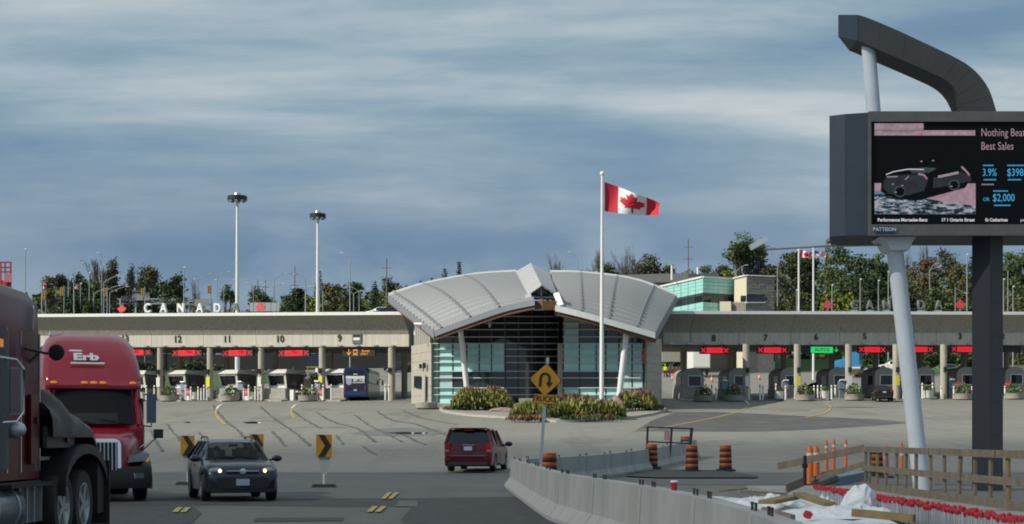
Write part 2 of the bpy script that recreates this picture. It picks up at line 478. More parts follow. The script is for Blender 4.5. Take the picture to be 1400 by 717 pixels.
M_STAIN = mat("oil_stain", (.15, .14, .12), .7, col2=(.24, .225, .19), vscale=1.2)
for k, (x, y, w_, h_) in enumerate(((250, 566, 26, 3), (370, 572, 30, 3.5), (430, 560, 22, 2.4), (560, 566, 34, 3), (660, 596, 30, 4), (800, 602, 40, 5), (980, 606, 50, 5), (1080, 561, 34, 2.4), (1180, 566, 30, 2.6), (1300, 572, 44, 4), (300, 604, 36, 5), (540, 612, 44, 5), (210, 588, 24, 4))):
    rq = random.Random(k)
    pxpatch("oil_stain", M_STAIN, [(x + w_ * math.cos(a) * rq.uniform(.6, 1.1), y + h_ * math.sin(a) * rq.uniform(.6, 1.1)) for a in [i * .5236 for i in range(12)]], .008, 3)
cr = [[(300, 40), (345, 95), (400, 140), (430, 175)], [(475, 45), (520, 85), (600, 140), (660, 190)], [(595, 60), (640, 95), (700, 125)],
      [(680, 65), (740, 100), (830, 125), (900, 175)], [(900, 60), (960, 95), (1050, 110), (1170, 155)], [(520, 135), (565, 190)],
      [(70, 130), (100, 190), (115, 210)], [(750, 150), (780, 185)], [(820, 75), (870, 110), (940, 145), (1000, 175)],
      [(90, 105), (300, 100), (560, 99)], [(500, 125), (660, 121), (800, 122)], [(1000, 60), (1080, 90), (1200, 110)],
      [(130, 110), (180, 170)], [(250, 140), (268, 165)], [(770, 70), (820, 66)], [(1000, 150), (1080, 185)], [(850, 190), (900, 222)]]
mb = MB()
for k, c in enumerate(cr):
    r = ribbon(smooth_path([G(180 + x / 2.692, 540 + y / 2.692) for x, y in c], 4), .17, .024, .07, 1.3, k)
    mb.add(r.v, r.f)
tag(part("crack_sealant", mb, M_SEAL), kind='stuff')

# painted lines
def lines(name, m, polys, w, dz):
    for k, p in enumerate(polys):
        structure(name, ribbon(smooth_path([G(*q) for q in p], 5), w, dz, 0, 1.0, k), m)
lines("white_lane_line", M_WHITELINE, [[(180, 559), (186, 554), (205, 552)], [(296, 560), (303, 553.5), (322, 552)], [(399, 559), (406, 553.5), (426, 551.5)],
      [(1015, 546.5), (1020, 549.5), (1024, 553)], [(1095, 547.5), (1120, 549), (1137, 551)], [(1215, 549), (1255, 549.5), (1290, 551)], [(180, 559.5), (176, 556)],
      [(470, 550), (500, 549.5), (530, 549)], [(575, 549), (595, 553), (607, 557)]], .22, .028)
lines("yellow_lane_line", M_YELLOW, [[(296, 560.5), (295, 566), (299, 573), (308, 581)], [(399, 559.5), (398, 565), (403, 572)], [(180, 560), (179, 565), (183, 572)],
      [(1024, 553.5), (1016, 561), (985, 570), (940, 579), (896, 587), (862, 591)], [(1130, 552), (1136, 558), (1126, 566), (1100, 572)], [(1236, 553), (1244, 560)]], .18, .030)
for a, b in (((239, 703), (246, 696)), ((250, 703), (257, 696)), ((505, 702), (513, 694.5)), ((516, 702), (525, 694.5)), ((524, 684), (533, 675)), ((533, 684), (543, 675))):
    structure("yellow_centre_dash", ribbon([G(*a), G(*b)], .115, .034), M_YELLOW)
# grass banks either side of the rear plaza and the rising bank behind it
def bank(name, x0, x1, y0, y1, h, m):
    nx, ny = 24, 14
    def f(u, v):
        x, y = x0 + (x1 - x0) * u, y0 + (y1 - y0) * v
        e = ss(0, .15, u) * ss(0, .15, 1 - u) * ss(0, .55, v)
        return (x, y, gz(x, y) + .03 + h * e + .25 * math.sin(x * .31 + 2) * math.sin(y * .27) * e)
    return structure(name, MB().grid(f, nx, ny), m)
bank("grass_bank", -62, -33, 188, 232, 1.2, M_GRASS)
bank("grass_bank", 14, 75, 236, 262, 1.0, M_GRASS)
bank("grass_verge", -8, 14, 236, 262, .5, M_EARTH)
# ------------------------------------------------------------------ the two toll-booth canopies
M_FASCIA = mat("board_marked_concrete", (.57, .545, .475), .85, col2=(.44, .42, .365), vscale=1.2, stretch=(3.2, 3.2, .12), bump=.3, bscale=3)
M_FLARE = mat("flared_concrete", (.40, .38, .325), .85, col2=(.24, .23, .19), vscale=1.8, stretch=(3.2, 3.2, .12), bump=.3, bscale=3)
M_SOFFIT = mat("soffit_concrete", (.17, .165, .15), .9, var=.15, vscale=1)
M_COLUMN = mat("column_concrete", (.46, .43, .35), .85, col2=(.36, .34, .28), vscale=1.6, stretch=(1, 1, .35))
M_COPING = mat("white_coping", (.74, .75, .74), .5, var=.05)
M_NUMBER = mat("number_black", (.02, .02, .02), .6)
M_SIGNBOX = mat("sign_housing", (.012, .012, .014), .5)
M_LEDRED = mat("red_led", (.02, .0, .0), .5, emit=(1.0, .015, .035), estr=.85)
M_LEDGREEN = mat("green_led", (.0, .02, .0), .5, emit=(.03, .85, .20), estr=.75)
M_LEDAMBER = mat("amber_led", (.02, .01, .0), .5, emit=(1.0, .42, .05), estr=.85)
M_YPLATE = mat("yellow_plate", (.75, .72, .04), .5)
M_LETTER = mat("letter_white", (.82, .82, .80), .4)
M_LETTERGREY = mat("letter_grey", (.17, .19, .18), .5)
M_LEAFPINK = mat("leaf_red", (.62, .075, .085), .5)

NL, TL = Vector((-.4, -1, 0)).normalized(), Vector((1, -.4, 0)).normalized()
NR, TR = Vector((.17, -1, 0)).normalized(), Vector((1, .17, 0)).normalized()
def dL(px): return 157.9 / (1 + .4 * (px - 700) / F)
def dR(px): return 158.6 / (1 - .17 * (px - 700) / F)
def CP(side, px, py, o=0.0):
    """a point of the canopy's front plane seen at a pixel, o metres out in front of it"""
    d = dL(px) if side == 'L' else dR(px)
    return P(px, py, d) + (NL if side == 'L' else NR) * o
def CG(side, px, o=0.0):
    """ground below the canopy's front plane at column px, o metres in front (negative: under the canopy)"""
    d = dL(px) if side == 'L' else dR(px)
    return GD(px, d - o * .93)
def topy(side, px): return 431.6 - 3.6 * px / 560 if side == 'L' else 427.2 + 1.0 * (px - 905) / 495
def boty(side, px): return 475.2 - 1.2 * px / 560 if side == 'L' else 471.6 + .6 * (px - 905) / 495

def section(side, px):
    t, b = topy(side, px), boty(side, px)
    w = (b - t)
    pts = [(b, 0.0), (b - w * .36, 0.0), (b - w * .38, .06), (b - w * .52, .30), (b - w * .68, .75), (b - w * .82, 1.25), (b - w * .91, 1.62)]
    return [CP(side, px, py, o) for py, o in pts], None, None

LEAF = [(0, 1.0), (.10, .81), (.20, .86), (.155, .60), (.26, .70), (.30, .64), (.43, .66), (.385, .53), (.45, .49), (.24, .30), (.27, .23), (.03, .26), (.025, 0.0)]
LEAF = LEAF + [(-x, y) for x, y in reversed(LEAF[1:])]
LEAF = LEAF[::-1]

def led_sign(side, x0, x1, y0, y1, kind, label):
    """a hanging lane sign: black housing with lit panels"""
    T, N = (TL, NL) if side == 'L' else (TR, NR)
    a, b = CP(side, x0, y1, -.5), CP(side, x1, y1, -.5)
    d = (a.y + b.y) / 2; h = (y1 - y0) * d / F; w = (b - a).length
    c = (a + b) / 2
    rz = math.atan2(T.y, T.x)
    t = thing("lane_sign", label, "sign", (c.x, c.y, c.z), rz, "hanging lane signs")
    part("housing", MB().box((0, 0, h / 2), (w, .3, h)), M_SIGNBOX, t)
    hang = MB()
    for sx in (-.35, .35): hang.bar((sx * w, 0, h), (sx * w, 0, h + .35), .07, .07, up=(0, 1, 0))
    part("hanger", hang, M_DARKMETAL, t)
    fr = (R(90), 0, 0)
    if kind in ('red', 'off'):
        if kind == 'red':
            pw = w * .56
            pn = part("lit_panel", MB().box((0, -.16, h / 2), (pw, .03, h * .74)), M_LEDRED, t)
            put("lettering", text_mesh("CLOSED", h * .42, mats=mat("led_dark_red", (.02, 0, 0), .5, emit=(.42, .004, .012), estr=.9), xs=1.35), pn, (0, -.185, h / 2), fr)
            for sx in (-1, 1):
                cx = sx * w * .39; r = h * .30; mb = MB()
                mb.bar((cx - r, -.165, h / 2 - r), (cx + r, -.165, h / 2 + r), .02, .10, up=(0, 0, 1))
                mb.bar((cx - r, -.17, h / 2 + r), (cx + r, -.17, h / 2 - r), .02, .10, up=(0, 0, 1))
                part("cross", mb, M_LEDRED, t)
    elif kind == 'green':
        pw = w * .60
        pn = part("lit_panel", MB().box((w * .04, -.16, h / 2), (pw, .03, h * .86)), M_LEDGREEN, t)
        put("lettering", text_mesh("AUTOS", h * .62, mats=mat("led_off_green", (.0, .03, .005), .5, emit=(.005, .08, .02), estr=.6), xs=1.1, bold=.01), pn, (w * .04, -.185, h / 2), fr)
        mb = MB().poly([(-.04, .3), (-.04, -.02), (-.16, .10), (-.20, .03), (0, -.20), (.20, .03), (.16, .10), (.04, -.02), (.04, .3)], frame3((w * .43, -.17, h * .48), (1, 0, 0), (0, 0, 1)))
        part("arrow", mb, M_LEDGREEN, t)
    elif kind == 'amber':
        mb = MB().poly([(-.05, .36), (-.05, -.06), (-.20, .10), (-.26, .02), (0, -.30), (.26, .02), (.20, .10), (.05, -.06), (.05, .36)][::-1], frame3((-w * .30, -.17, h * .5), (1, 0, 0), (0, 0, 1)))
        part("arrow", mb, M_LEDAMBER, t)
        mb = MB(); cx = -w * .10
        mb.box((cx, -.165, h * .5), (.50, .02, .62)); part("bus_symbol", mb, M_LEDAMBER, t)
        mb = MB(); mb.box((cx, -.185, h * .60), (.38, .02, .22)); mb.box((cx - .16, -.185, h * .32), (.08, .02, .08)); mb.box((cx + .16, -.185, h * .32), (.08, .02, .08))
        mb.box((cx, -.185, h * .17), (.22, .02, .09)); part("bus_symbol_cutout", mb, M_SIGNBOX, t)
        put("lettering", text_mesh("Buses", h * .46, mats=M_LEDAMBER, xs=1.12, bold=.008), t, (w * .22, -.18, h * .70), fr)
        put("lettering", text_mesh("ONLY", h * .40, mats=M_LEDAMBER, xs=1.1, bold=.008), t, (w * .18, -.18, h * .28), fr)
    return t

def canopy(side, edges, numbers, cols, backcols, plates, label):
    base = CG(side, (edges[0] + edges[-1]) / 2, -6)
    t = thing("canopy", label, "canopy", base)
    N, T = (NL, TL) if side == 'L' else (NR, TR)
    for a, b in zip(edges, edges[1:]):
        mb = MB(); g = .02
        pa, ta, _ = section(side, a); pb, tb, _ = section(side, b)
        sh = (pb[0] - pa[0]).normalized() * g
        A = [p + sh for p in pa]; B = [p - sh for p in pb]
        Ab = [p - N * .14 for p in A]; Bb = [p - N * .14 for p in B]
        n = len(A)
        def strip(i0, i1, m):
            o = A[i0:i1 + 1] + B[i0:i1 + 1]; k = i1 - i0 + 1
            mb.add(o, [(i, k + i, k + i + 1, i + 1) for i in range(k - 1)], m)
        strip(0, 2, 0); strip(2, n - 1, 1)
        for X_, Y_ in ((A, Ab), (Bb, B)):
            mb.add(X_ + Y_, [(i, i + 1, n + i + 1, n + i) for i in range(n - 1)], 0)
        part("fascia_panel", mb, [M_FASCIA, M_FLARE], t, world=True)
    # roof slab, coping, soffit
    e0, e1 = edges[0], edges[-1]
    slab, cop = MB(), MB()
    st = [e0 + (e1 - e0) * i / 10 for i in range(11)]
    ring = []
    for px in st:
        w = boty(side, px) - topy(side, px)
        f0 = CP(side, px, boty(side, px) - .3, -.16); f1 = CP(side, px, boty(side, px) - w * .40, -.16); f2 = CP(side, px, boty(side, px) - w * .905, 1.44)
        ring.append([f0, f1, f2, f2 - N * 14.0 - Vector((0, 0, .25)), f0 - N * 13.2])
    slab.rings(ring)
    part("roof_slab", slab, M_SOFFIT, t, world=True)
    ring = []
    for px in st:
        a = CP(side, px, topy(side, px), 1.72); b = a.copy(); w = boty(side, px) - topy(side, px); b.z = CP(side, px, boty(side, px) - w * .908, 1).z
        ring.append([b, a, a - N * 1.0, b - N * 1.0])
    cop.rings(ring); part("coping", cop, M_COPING, t, world=True)
    rear = MB(); ring = []
    for px in st:
        a = CP(side, px, boty(side, px), -13.2); b = CP(side, px, topy(side, px) + 1, -13.2)
        ring.append([a, a - N * .3, b - N * .3, b])
    rear.rings(ring); part("rear_fascia", rear, M_FLARE, t, world=True)
    if side == 'L': joints = [e for e in edges[1:-1]]
    # brackets along the lower edge
    k = 0
    for i in range(int((e1 - e0) / 24)):
        px = e0 + 10 + i * 24
        p = CP(side, px, boty(side, px), .02)
        part("soffit_light", MB().box(p + N * .22 + Vector((0, 0, .10)), (.5, .35, .10), (0, 0, math.atan2(T.y, T.x))), M_STEEL, t, world=True)
    for txt, px, py in numbers:
        p = CP(side, px, py, .06)
        o = put("lane_number", text_mesh(txt, .98 * dL(px) / 163, .03, mats=M_NUMBER, bold=.012), t)
        o.matrix_basis = frame3(p, T, (0, 0, 1)); o.matrix_parent_inverse = Matrix.Translation(-base)
    for px, w in cols:
        oc = -.5 if side == 'L' else 1.0
        g = CG(side, px, oc); top = CP(side, px, boty(side, px) - .2, oc)
        part("column", MB().cyl(g - Vector((0, 0, .1)), (g.x, g.y, top.z), w, n=16), M_COLUMN, t, world=True)
        q = MB().box((g.x, g.y, g.z + 3.05) + N * (w + .10) if False else Vector((g.x, g.y, g.z + 3.05)) + N * (w + .10), (.34, .26, .5))
        part("camera_housing", q, M_DARKMETAL, t, world=True)
    for px in backcols:
        g = CG(side, px, -9.5)
        part("rear_column", MB().cyl(g - Vector((0, 0, .1)), (g.x, g.y, CP(side, px, boty(side, px), -9.5).z), .32, n=12), M_COLUMN, t, world=True)
    for px, m in plates:
        g = CG(side, px, -.5 if side == 'L' else 1.0) + N * .40
        part("column_plate", MB().box(g + Vector((0, 0, 1.95)), (.42, .04, 1.0), (0, 0, math.atan2(T.y, T.x))), m, t, world=True)
    return t
M_WPLATE = mat("white_plate", (.75, .75, .73), .5)
canopy('L', [-120, -60, 5, 62, 136, 207, 278, 350, 428, 500, 559],
       [("13", 171, 464), ("12", 243, 464.3), ("11", 311, 464.3), ("10", 383, 464), ("9", 464.5, 463)],
       [(14, .33), (82, .33), (150, .33), (219, .32), (287, .32), (357, .32), (440.5, .34), (535.5, .36)], [60, 120, 180, 246, 310, 377, 452, 553],
       [(219, M_WPLATE), (287, M_YPLATE), (357, M_WPLATE), (440.5, M_YPLATE)],
       "long sunlit concrete canopy over lanes nine to thirteen, left of the glass building")
canopy('R', [907, 944, 1010, 1081, 1148, 1215, 1280, 1345, 1410, 1480],
       [("8", 975.5, 463), ("7", 1046.5, 462.5), ("6", 1115.5, 461.5), ("5", 1182, 460.5), ("4", 1247, 460.5), ("3", 1312.5, 460.5), ("2", 1371, 460.5)],
       [(1020, .34), (1090, .34), (1160, .34), (1225, .34), (1290, .34), (1353, .34), (1418, .34)], [934, 1003, 1071, 1137, 1197, 1258, 1318, 1376],
       [(1020, M_WPLATE), (1090, M_YPLATE), (1160, M_WPLATE), (1225, M_YPLATE)],
       "long shaded concrete canopy over lanes two to eight, right of the glass building")
# the small lit symbol board on the left fascia
c = CP('L', 488.5, 463, .10)
t = thing("symbol_sign", "small square white barred symbol sign on the canopy beside number 9", "sign", c, math.atan2(TL.y, TL.x))
part("board", MB().box((0, 0, 0), (1.0, .10, 1.0)), mat("sign_grey", (.12, .13, .13), .5), t)
part("bar", MB().box((0, -.06, -.06), (.72, .05, .26)), M_WHITE, t)
part("upper_panel", MB().box((0, -.06, .27), (.72, .04, .22)), M_SIGNBOX, t)

for a in (('L', 150, 206, 477, 487, 'red', "red lit lane sign half hidden behind the red truck under number 13"),
          ('L', 232, 273.5, 477.4, 487.6, 'red', "red lit lane sign with crosses under number 12"),
          ('L', 301, 343.5, 477.4, 487.6, 'red', "red lit lane sign with crosses under number 11"),
          ('L', 377.5, 421, 477.6, 487.8, 'red', "red lit lane sign with crosses under number 10"),
          ('L', 466, 510.5, 477, 487, 'amber', "dark lane sign with amber arrow and bus words under number 9"),
          ('R', 958.5, 998.5, 474, 484, 'red', "red lit lane sign with crosses under number 8"),
          ('R', 1036.5, 1078.5, 473.8, 483.6, 'red', "red lit lane sign with crosses under number 7"),
          ('R', 1098, 1148.5, 473.6, 483.2, 'green', "green lit lane sign reading AUTOS under number 6"),
          ('R', 1175, 1213.5, 473.2, 482.8, 'red', "red lit lane sign with crosses under number 5"),
          ('R', 1240, 1278.5, 473, 482.4, 'red', "red lit lane sign partly behind the white billboard pole"),
          ('R', 1302, 1341, 472.8, 482.2, 'red', "red lit lane sign partly behind the dark billboard column under number 3"),
          ('R', 1362, 1398, 472.6, 481.6, 'off', "unlit black lane sign just right of the dark billboard column")):
    led_sign(*a)

def rooftop_letters(side, items, leaves, mm, label, ylet, hlet):
    b = CP(side, items[2][1], topy(side, items[2][1]), -.2)
    t = thing("rooftop_sign", label, "sign", b)
    T = TL if side == 'L' else TR
    for ch, px in items:
        w = CP(side, px, topy(side, px), .0); h = hlet * w.y / F
        o = put("letter", text_mesh(ch, h * 1.40, .16, mats=mm, bold=.018, xs=.90), t)
        o.matrix_basis = frame3(CP(side, px, ylet, .0), T, (0, 0, 1)); o.matrix_parent_inverse = Matrix.Translation(-b)
        part("letter_foot", MB().box((w.x, w.y, w.z + .12), (.7, .3, .3)), M_STEEL, t, world=True)
    for px, y0, y1 in leaves:
        p = CP(side, px, y1, 0.1); h = (y1 - y0) * p.y / F
        M = frame3(p, T, (0, 0, 1))
        part("maple_leaf", MB().poly([(x * h * 1.15, y * h) for x, y in LEAF], M, .12), M_LEAFPINK, t, world=True)
        part("leaf_stem", MB().box(p + Vector((0, 0, -.1)), (.10, .10, .6)), M_STEEL, t, world=True)
rooftop_letters('L', [("C", 202), ("A", 224), ("N", 247.5), ("A", 273.5), ("D", 297.5)], [(168, 416, 430), (357, 413, 429)], M_LETTER,
                "white CANADA letters between two red maple leaves on the left canopy roof", 422, 12.5)
o_ = [o for o in COL.objects if o.name.startswith("rooftop_sign")][0]
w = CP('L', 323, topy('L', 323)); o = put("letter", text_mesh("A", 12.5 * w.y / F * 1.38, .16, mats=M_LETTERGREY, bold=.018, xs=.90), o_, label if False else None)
o.matrix_basis = frame3(CP('L', 323, 422, .0), TL, (0, 0, 1)); o.matrix_parent_inverse = Matrix.Translation(-Vector(o_.location)); o['label'] = "letter A, last of the word, coloured grey for its shade"  # the shade on this letter is put into its grey colour
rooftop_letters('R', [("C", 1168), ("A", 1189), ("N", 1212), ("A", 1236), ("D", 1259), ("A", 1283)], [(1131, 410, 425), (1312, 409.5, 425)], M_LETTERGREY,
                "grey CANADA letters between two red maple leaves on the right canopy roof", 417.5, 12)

# ------------------------------------------------------------------ traffic islands, booths, planters, bollards and lane signs
M_BOOTHW = mat("booth_white", (.72, .71, .66), .5, var=.05)
M_BOOTHG = mat("booth_grey", (.30, .30, .29), .6, var=.1)
M_BOOTHBASE = mat("booth_base_concrete", (.36, .35, .31), .85, var=.12, vscale=2)
M_DGLASS = mat("dark_glazing", (.012, .014, .016), .06, spec=.6)
M_POT = mat("planter_concrete", (.33, .31, .27), .9, var=.15, vscale=5)
M_POTW = mat("white_pot", (.68, .67, .62), .6, var=.08)
M_STOP = mat("faded_stop_red", (.42, .09, .08), .5)
M_BROWN = mat("booth_brown", (.10, .09, .08), .7)

YL, YR = math.atan2(TL.y, TL.x), math.atan2(TR.y, TR.x)
def island(side, px, w, l, label):
    g = CG(side, px, 2.2)
    mb = MB(); N = NL if side == 'L' else NR; T = TL if side == 'L' else TR
    ring = []
    for i in range(9):
        o = 2.6 - l * i / 8; ww = w / 2 * (0.45 if i == 0 else (.85 if i == 1 else 1))
        r = []
        for s1, z in ((-1, -.1), (-1, .15), (1, .15), (1, -.1)):
            p = CG(side, px, o) + T * (s1 * ww); p.z = gz(p.x, p.y) + z; r.append(p)
        ring.append(r)
    mb.rings(ring)
    return single("traffic_island", mb, M_KERB, label, "traffic island", "concrete islands between the lanes")

def booth_left(px, lane, side='L'):
    g = CG(side, px, -1.2); g.z += .15
    t = thing("inspection_booth", f"white framed booth with slanted front window beside {lane}", "booth", g, YL, "booths under the left canopy")
    part("base", MB().box((0, 2.0, .55), (2.5, 4.4, 1.1)), M_BOOTHBASE, t)
    part("body", MB().add([(-1.05, .5, 1.1), (1.05, .5, 1.1), (1.05, 4, 1.1), (-1.05, 4, 1.1), (-1.15, .05, 2.6), (1.15, .05, 2.6), (1.15, 4, 2.6), (-1.15, 4, 2.6)],
                          [(0, 3, 2, 1), (4, 5, 6, 7), (0, 1, 5, 4), (1, 2, 6, 5), (2, 3, 7, 6), (3, 0, 4, 7)]), M_BROWN, t)
    part("window", MB().add([(-.82, .40, 1.38), (.82, .40, 1.38), (.9, .03, 2.42), (-.9, .03, 2.42)], [(0, 1, 2, 3)]), M_DGLASS, t)
    fr = MB()
    fr.bar((-1.0, .42, 1.1), (-1.08, .0, 2.65), .22, .12, up=(0, 1, 0)); fr.bar((1.0, .42, 1.1), (1.08, .0, 2.65), .22, .12, up=(0, 1, 0))
    fr.bar((-1.0, .40, 1.22), (1.0, .40, 1.22), .12, .34); fr.bar((-1.0, .0, 2.56), (1.0, .0, 2.56), .12, .22)
    part("window_frame", fr, M_BOOTHW, t)
    rf = MB().add([(-1.3, -.25, 2.66), (1.3, -.25, 2.66), (1.3, 4.3, 2.66), (-1.3, 4.3, 2.66), (-1.1, .4, 3.1), (1.1, .4, 3.1), (1.1, 4.3, 3.15), (-1.1, 4.3, 3.15)],
                  [(0, 3, 2, 1), (4, 5, 6, 7), (0, 1, 5, 4), (1, 2, 6, 5), (2, 3, 7, 6), (3, 0, 4, 7)])
    part("roof", rf, M_BOOTHW, t)
    part("side_window", MB().box((1.12, 1.7, 1.95), (.06, 1.3, .95)), M_DGLASS, t)
    part("counter", MB().box((.2, .1, 1.1), (1.5, .6, .07)), M_STEEL, t)
    return t
def booth_right(px, lane):
    g = CG('R', px, -2.2); g.z += .15
    t = thing("inspection_booth", f"grey rounded-top booth with dark square window beside {lane}", "booth", g, YR, "booths under the right canopy")
    arch = [(-1.1, 0), (1.1, 0)] + [(1.1 * math.cos(a), 2.35 + .75 * math.sin(a)) for a in [math.pi * i / 10 for i in range(11)]]
    part("body", MB().poly(arch, frame3((0, 0, 0), (1, 0, 0), (0, 0, 1)), -3.8), M_BOOTHG, t)
    part("base", MB().box((0, 1.9, .5), (2.3, 4.0, 1.0)), M_BOOTHBASE, t)
    part("window", MB().box((.12, -.03, 1.75), (1.25, .06, .95)), M_DGLASS, t)
    fr = MB()
    for a, b in (((-.56, 1.22), (.80, 1.22)), ((-.56, 2.28), (.80, 2.28)), ((-.56, 1.22), (-.56, 2.28)), ((.80, 1.22), (.80, 2.28))):
        fr.bar((a[0], -.05, a[1]), (b[0], -.05, b[1]), .09, .09, up=(0, 1, 0))
    part("window_frame", fr, M_BOOTHW, t)
    part("side_window", MB().box((-1.12, 1.3, 1.8), (.05, 1.4, .9)), M_DGLASS, t)
    return t
names = {185: "lane 13", 240: "lane 12", 311: "lane 11", 377: "lane 10", 457: "lane 9 and the bus"}
for px, l in names.items():
    island('L', px, 2.9, 13, f"concrete island carrying the booth of {l}"); booth_left(px, l)
names = {948: "lane 8", 1011: "lane 7", 1081: "lane 6 and its green sign", 1147: "lane 5", 1210: "lane 4 behind the black hatchback", 1264: "the white billboard pole", 1322: "lane 3", 1388: "lane 2 at the right edge"}
for px, l in names.items():
    island('R', px, 2.9, 13, f"concrete island carrying the booth of {l}"); booth_right(px, l)

M_LEAF1 = mat("planter_leaves", (.045, .085, .025), .7, col2=(.11, .16, .05), island=True)
def leaf_tuft(mb, c, r, n, size, rg, flat=1.0):
    for _ in range(n):
        while True:
            v = Vector((rg.uniform(-1, 1), rg.uniform(-1, 1), rg.uniform(-.25, 1)))
            if .25 < v.length < 1: break
        p = Vector(c) + Vector((v.x * r, v.y * r, v.z * r * flat))
        a = Vector((rg.uniform(-1, 1), rg.uniform(-1, 1), rg.uniform(-1, 1))).normalized(); b = a.cross(Vector((rg.uniform(-1, 1), rg.uniform(-1, 1), rg.uniform(-1, 1)))).normalized()
        s = size * rg.uniform(.6, 1.3)
        mb.add([p - a * s, p + b * s * .45, p + a * s, p - b * s * .45], [(0, 1, 2, 3)])
def planter(side, px, white, label, o=2.0, rx=1.0):
    g = CG(side, px, o); g.z += .0 if not white else .15
    t = thing("planter", label, "planter", g, 0, "planters in front of the booths")
    if white:
        part("bowl", MB().lathe([(.34, 0), (.42, .05), (.46, .75), (.48, .8), (.40, .8), (.36, .7)], n=16), M_POTW, t); z, r = .8, .42
    else:
        part("bowl", MB().lathe([(.75, 0), (.95, .06), (1.02, .55), (1.06, .62), (.92, .62), (.88, .5)], n=20), M_POT, t); z, r = .6, .9
    mb = MB(); leaf_tuft(mb, (0, 0, z), r, 130 if white else 260, .17, random.Random(int(px)), 1.25)
    part("plant", mb, M_LEAF1, t)
for px, w, l in ((232, 0, "round concrete planter of green plants in front of lane 12 booth"), (315, 0, "round concrete planter of green plants in front of lane 11 booth"),
                 (421, 0, "round concrete planter of green plants left of the bus lane"), (195, 1, "white flower pot beside the red truck's mirror"),
                 (266, 1, "white flower pot between lanes 11 and 12"), (345, 1, "white flower pot between lanes 10 and 11")):
    planter('L', px, w, l, 2.2 if not w else 1.2)
for px, w, l in ((1003, 0, "shaded concrete planter of dark plants in front of lane 8 sign"), (1065, 1, "white flower pot just right of number 7 column"), (1101, 0, "round concrete planter of spiky green plants in front of lane 7"),
                 (1127, 1, "white flower pot below the green lane sign"), (1168, 0, "round concrete planter left of the black hatchback"), (1268, 1, "white flower pot just right of the white billboard pole"),
                 (1317, 0, "round concrete planter left of the dark billboard column"), (1387, 0, "round concrete planter of flowers right of the dark billboard column"), (962, 0, "dark planter tub in the shade in front of lane 8 booth")):
    planter('R', px, w, l, 2.8 if not w else 2.0)

_b = None
def bollard(side, px, label, h=1.35, o=1.2, grp="white bollards in front of the booths"):
    global _b
    if _b is None:
        _b = [MB().lathe([(.085, 0), (.085, .95), (.05, 1.0)], n=10).mesh("post", M_WHITE), MB().lathe([(.09, .80), (.09, .88)], n=10).mesh("band", M_STOP)]
    g = CG(side, px, o); g.z += .12
    t = thing("bollard", label, "bollard", g, 0, grp)
    p = put("post", _b[0], t); p.scale = (1, 1, h)
    q = put("band", _b[1], t); q.scale = (1, 1, h)
BL = {'L': {"the lane 12 column": [200, 211], "the lane 12 stop sign": [254, 261], "lane 11 column": [271, 275, 279, 283], "the lane 11 stop sign": [333, 340], "lane 10 column": [349, 353, 357.5],
            "the lane 10 planter": [413, 427], "lane 9 stop sign": [434, 442, 453], "the right side of the bus": [527, 532]},
      'R': {"the lane 8 booth": [961, 973, 979], "number 7 column": [1024, 1039, 1043], "the number 7 planter": [1061, 1074], "number 6 column": [1101.5, 1113, 1118], "the black hatchback's left": [1123, 1137, 1142],
            "the lane 5 planter": [1171, 1175], "the white billboard pole": [1235, 1261, 1275], "number 3 column": [1287, 1304, 1322, 1329], "the far right planter": [1374, 1394]}}
ordw = ["leftmost", "second", "third", "fourth"]
for side, dct in BL.items():
    for where, lst in dct.items():
        for i, px in enumerate(lst):
            n = len(lst)
            bollard(side, px, f"{(ordw[i] if i < n - 1 or n == 1 else 'rightmost')} of {n} white bollards by {where}", 1.25 + .18 * ((i * 7 + int(px)) % 3), 1.9 + .5 * (i % 2))
def stop_sign(side, px, py, label):
    g = CG(side, px, 1.9); g.z += .1
    t = thing("stop_sign", label, "sign", g, YL if side == 'L' else YR, "stop signs at the booths")
    h = ZC + (HY - py) * g.y / F - g.z
    part("post", MB().box((0, .05, (h - .3) / 2), (.36, .12, h - .3)), M_WHITE, t)
    r = .40
    f = part("face", MB().poly([(r * math.cos(math.pi / 8 + i * math.pi / 4), r * math.sin(math.pi / 8 + i * math.pi / 4)) for i in range(8)], frame3((0, -.03, h), (1, 0, 0), (0, 0, 1)), .03), M_STOP, t)
    put("lettering", text_mesh("STOP", .26, mats=M_WHITE), f, (0, -.065, h), (R(90), 0, 0))
for a in (('L', 256.5, 536.5, "faded red stop sign in front of lane 12 booth"), ('L', 336.5, 536.5, "faded red stop sign in front of lane 11 booth"), ('L', 439, 536.5, "faded red stop sign left of the bus"),
          ('R', 1004.5, 529.5, "faded red stop sign in the shade of lane 8"), ('R', 1310, 526.5, "faded red stop sign left of the dark billboard column"), ('R', 1378, 526, "faded red stop sign right of the dark billboard column")):
    stop_sign(*a)
M_CABINET = mat("cabinet_blue_grey", (.16, .20, .25), .5)
def kiosk(side, px, o, label, lamp=True):
    """card reader post with a sloped hood"""
    g = CG(side, px, o); g.z += .13
    t = thing("card_reader", label, "card reader", g, YL if side == 'L' else YR, "card reader posts at the booths")
    part("stand", MB().box((0, 0, .5), (.45, .4, 1.0)), M_CABINET, t)
    part("cabinet", MB().box((0, -.05, 1.35), (.62, .45, .75), (R(-8), 0, 0)), M_CABINET, t)
    part("hood", MB().box((0, -.2, 1.82), (.5, .55, .10), (R(-18), 0, 0)), M_WHITE, t)
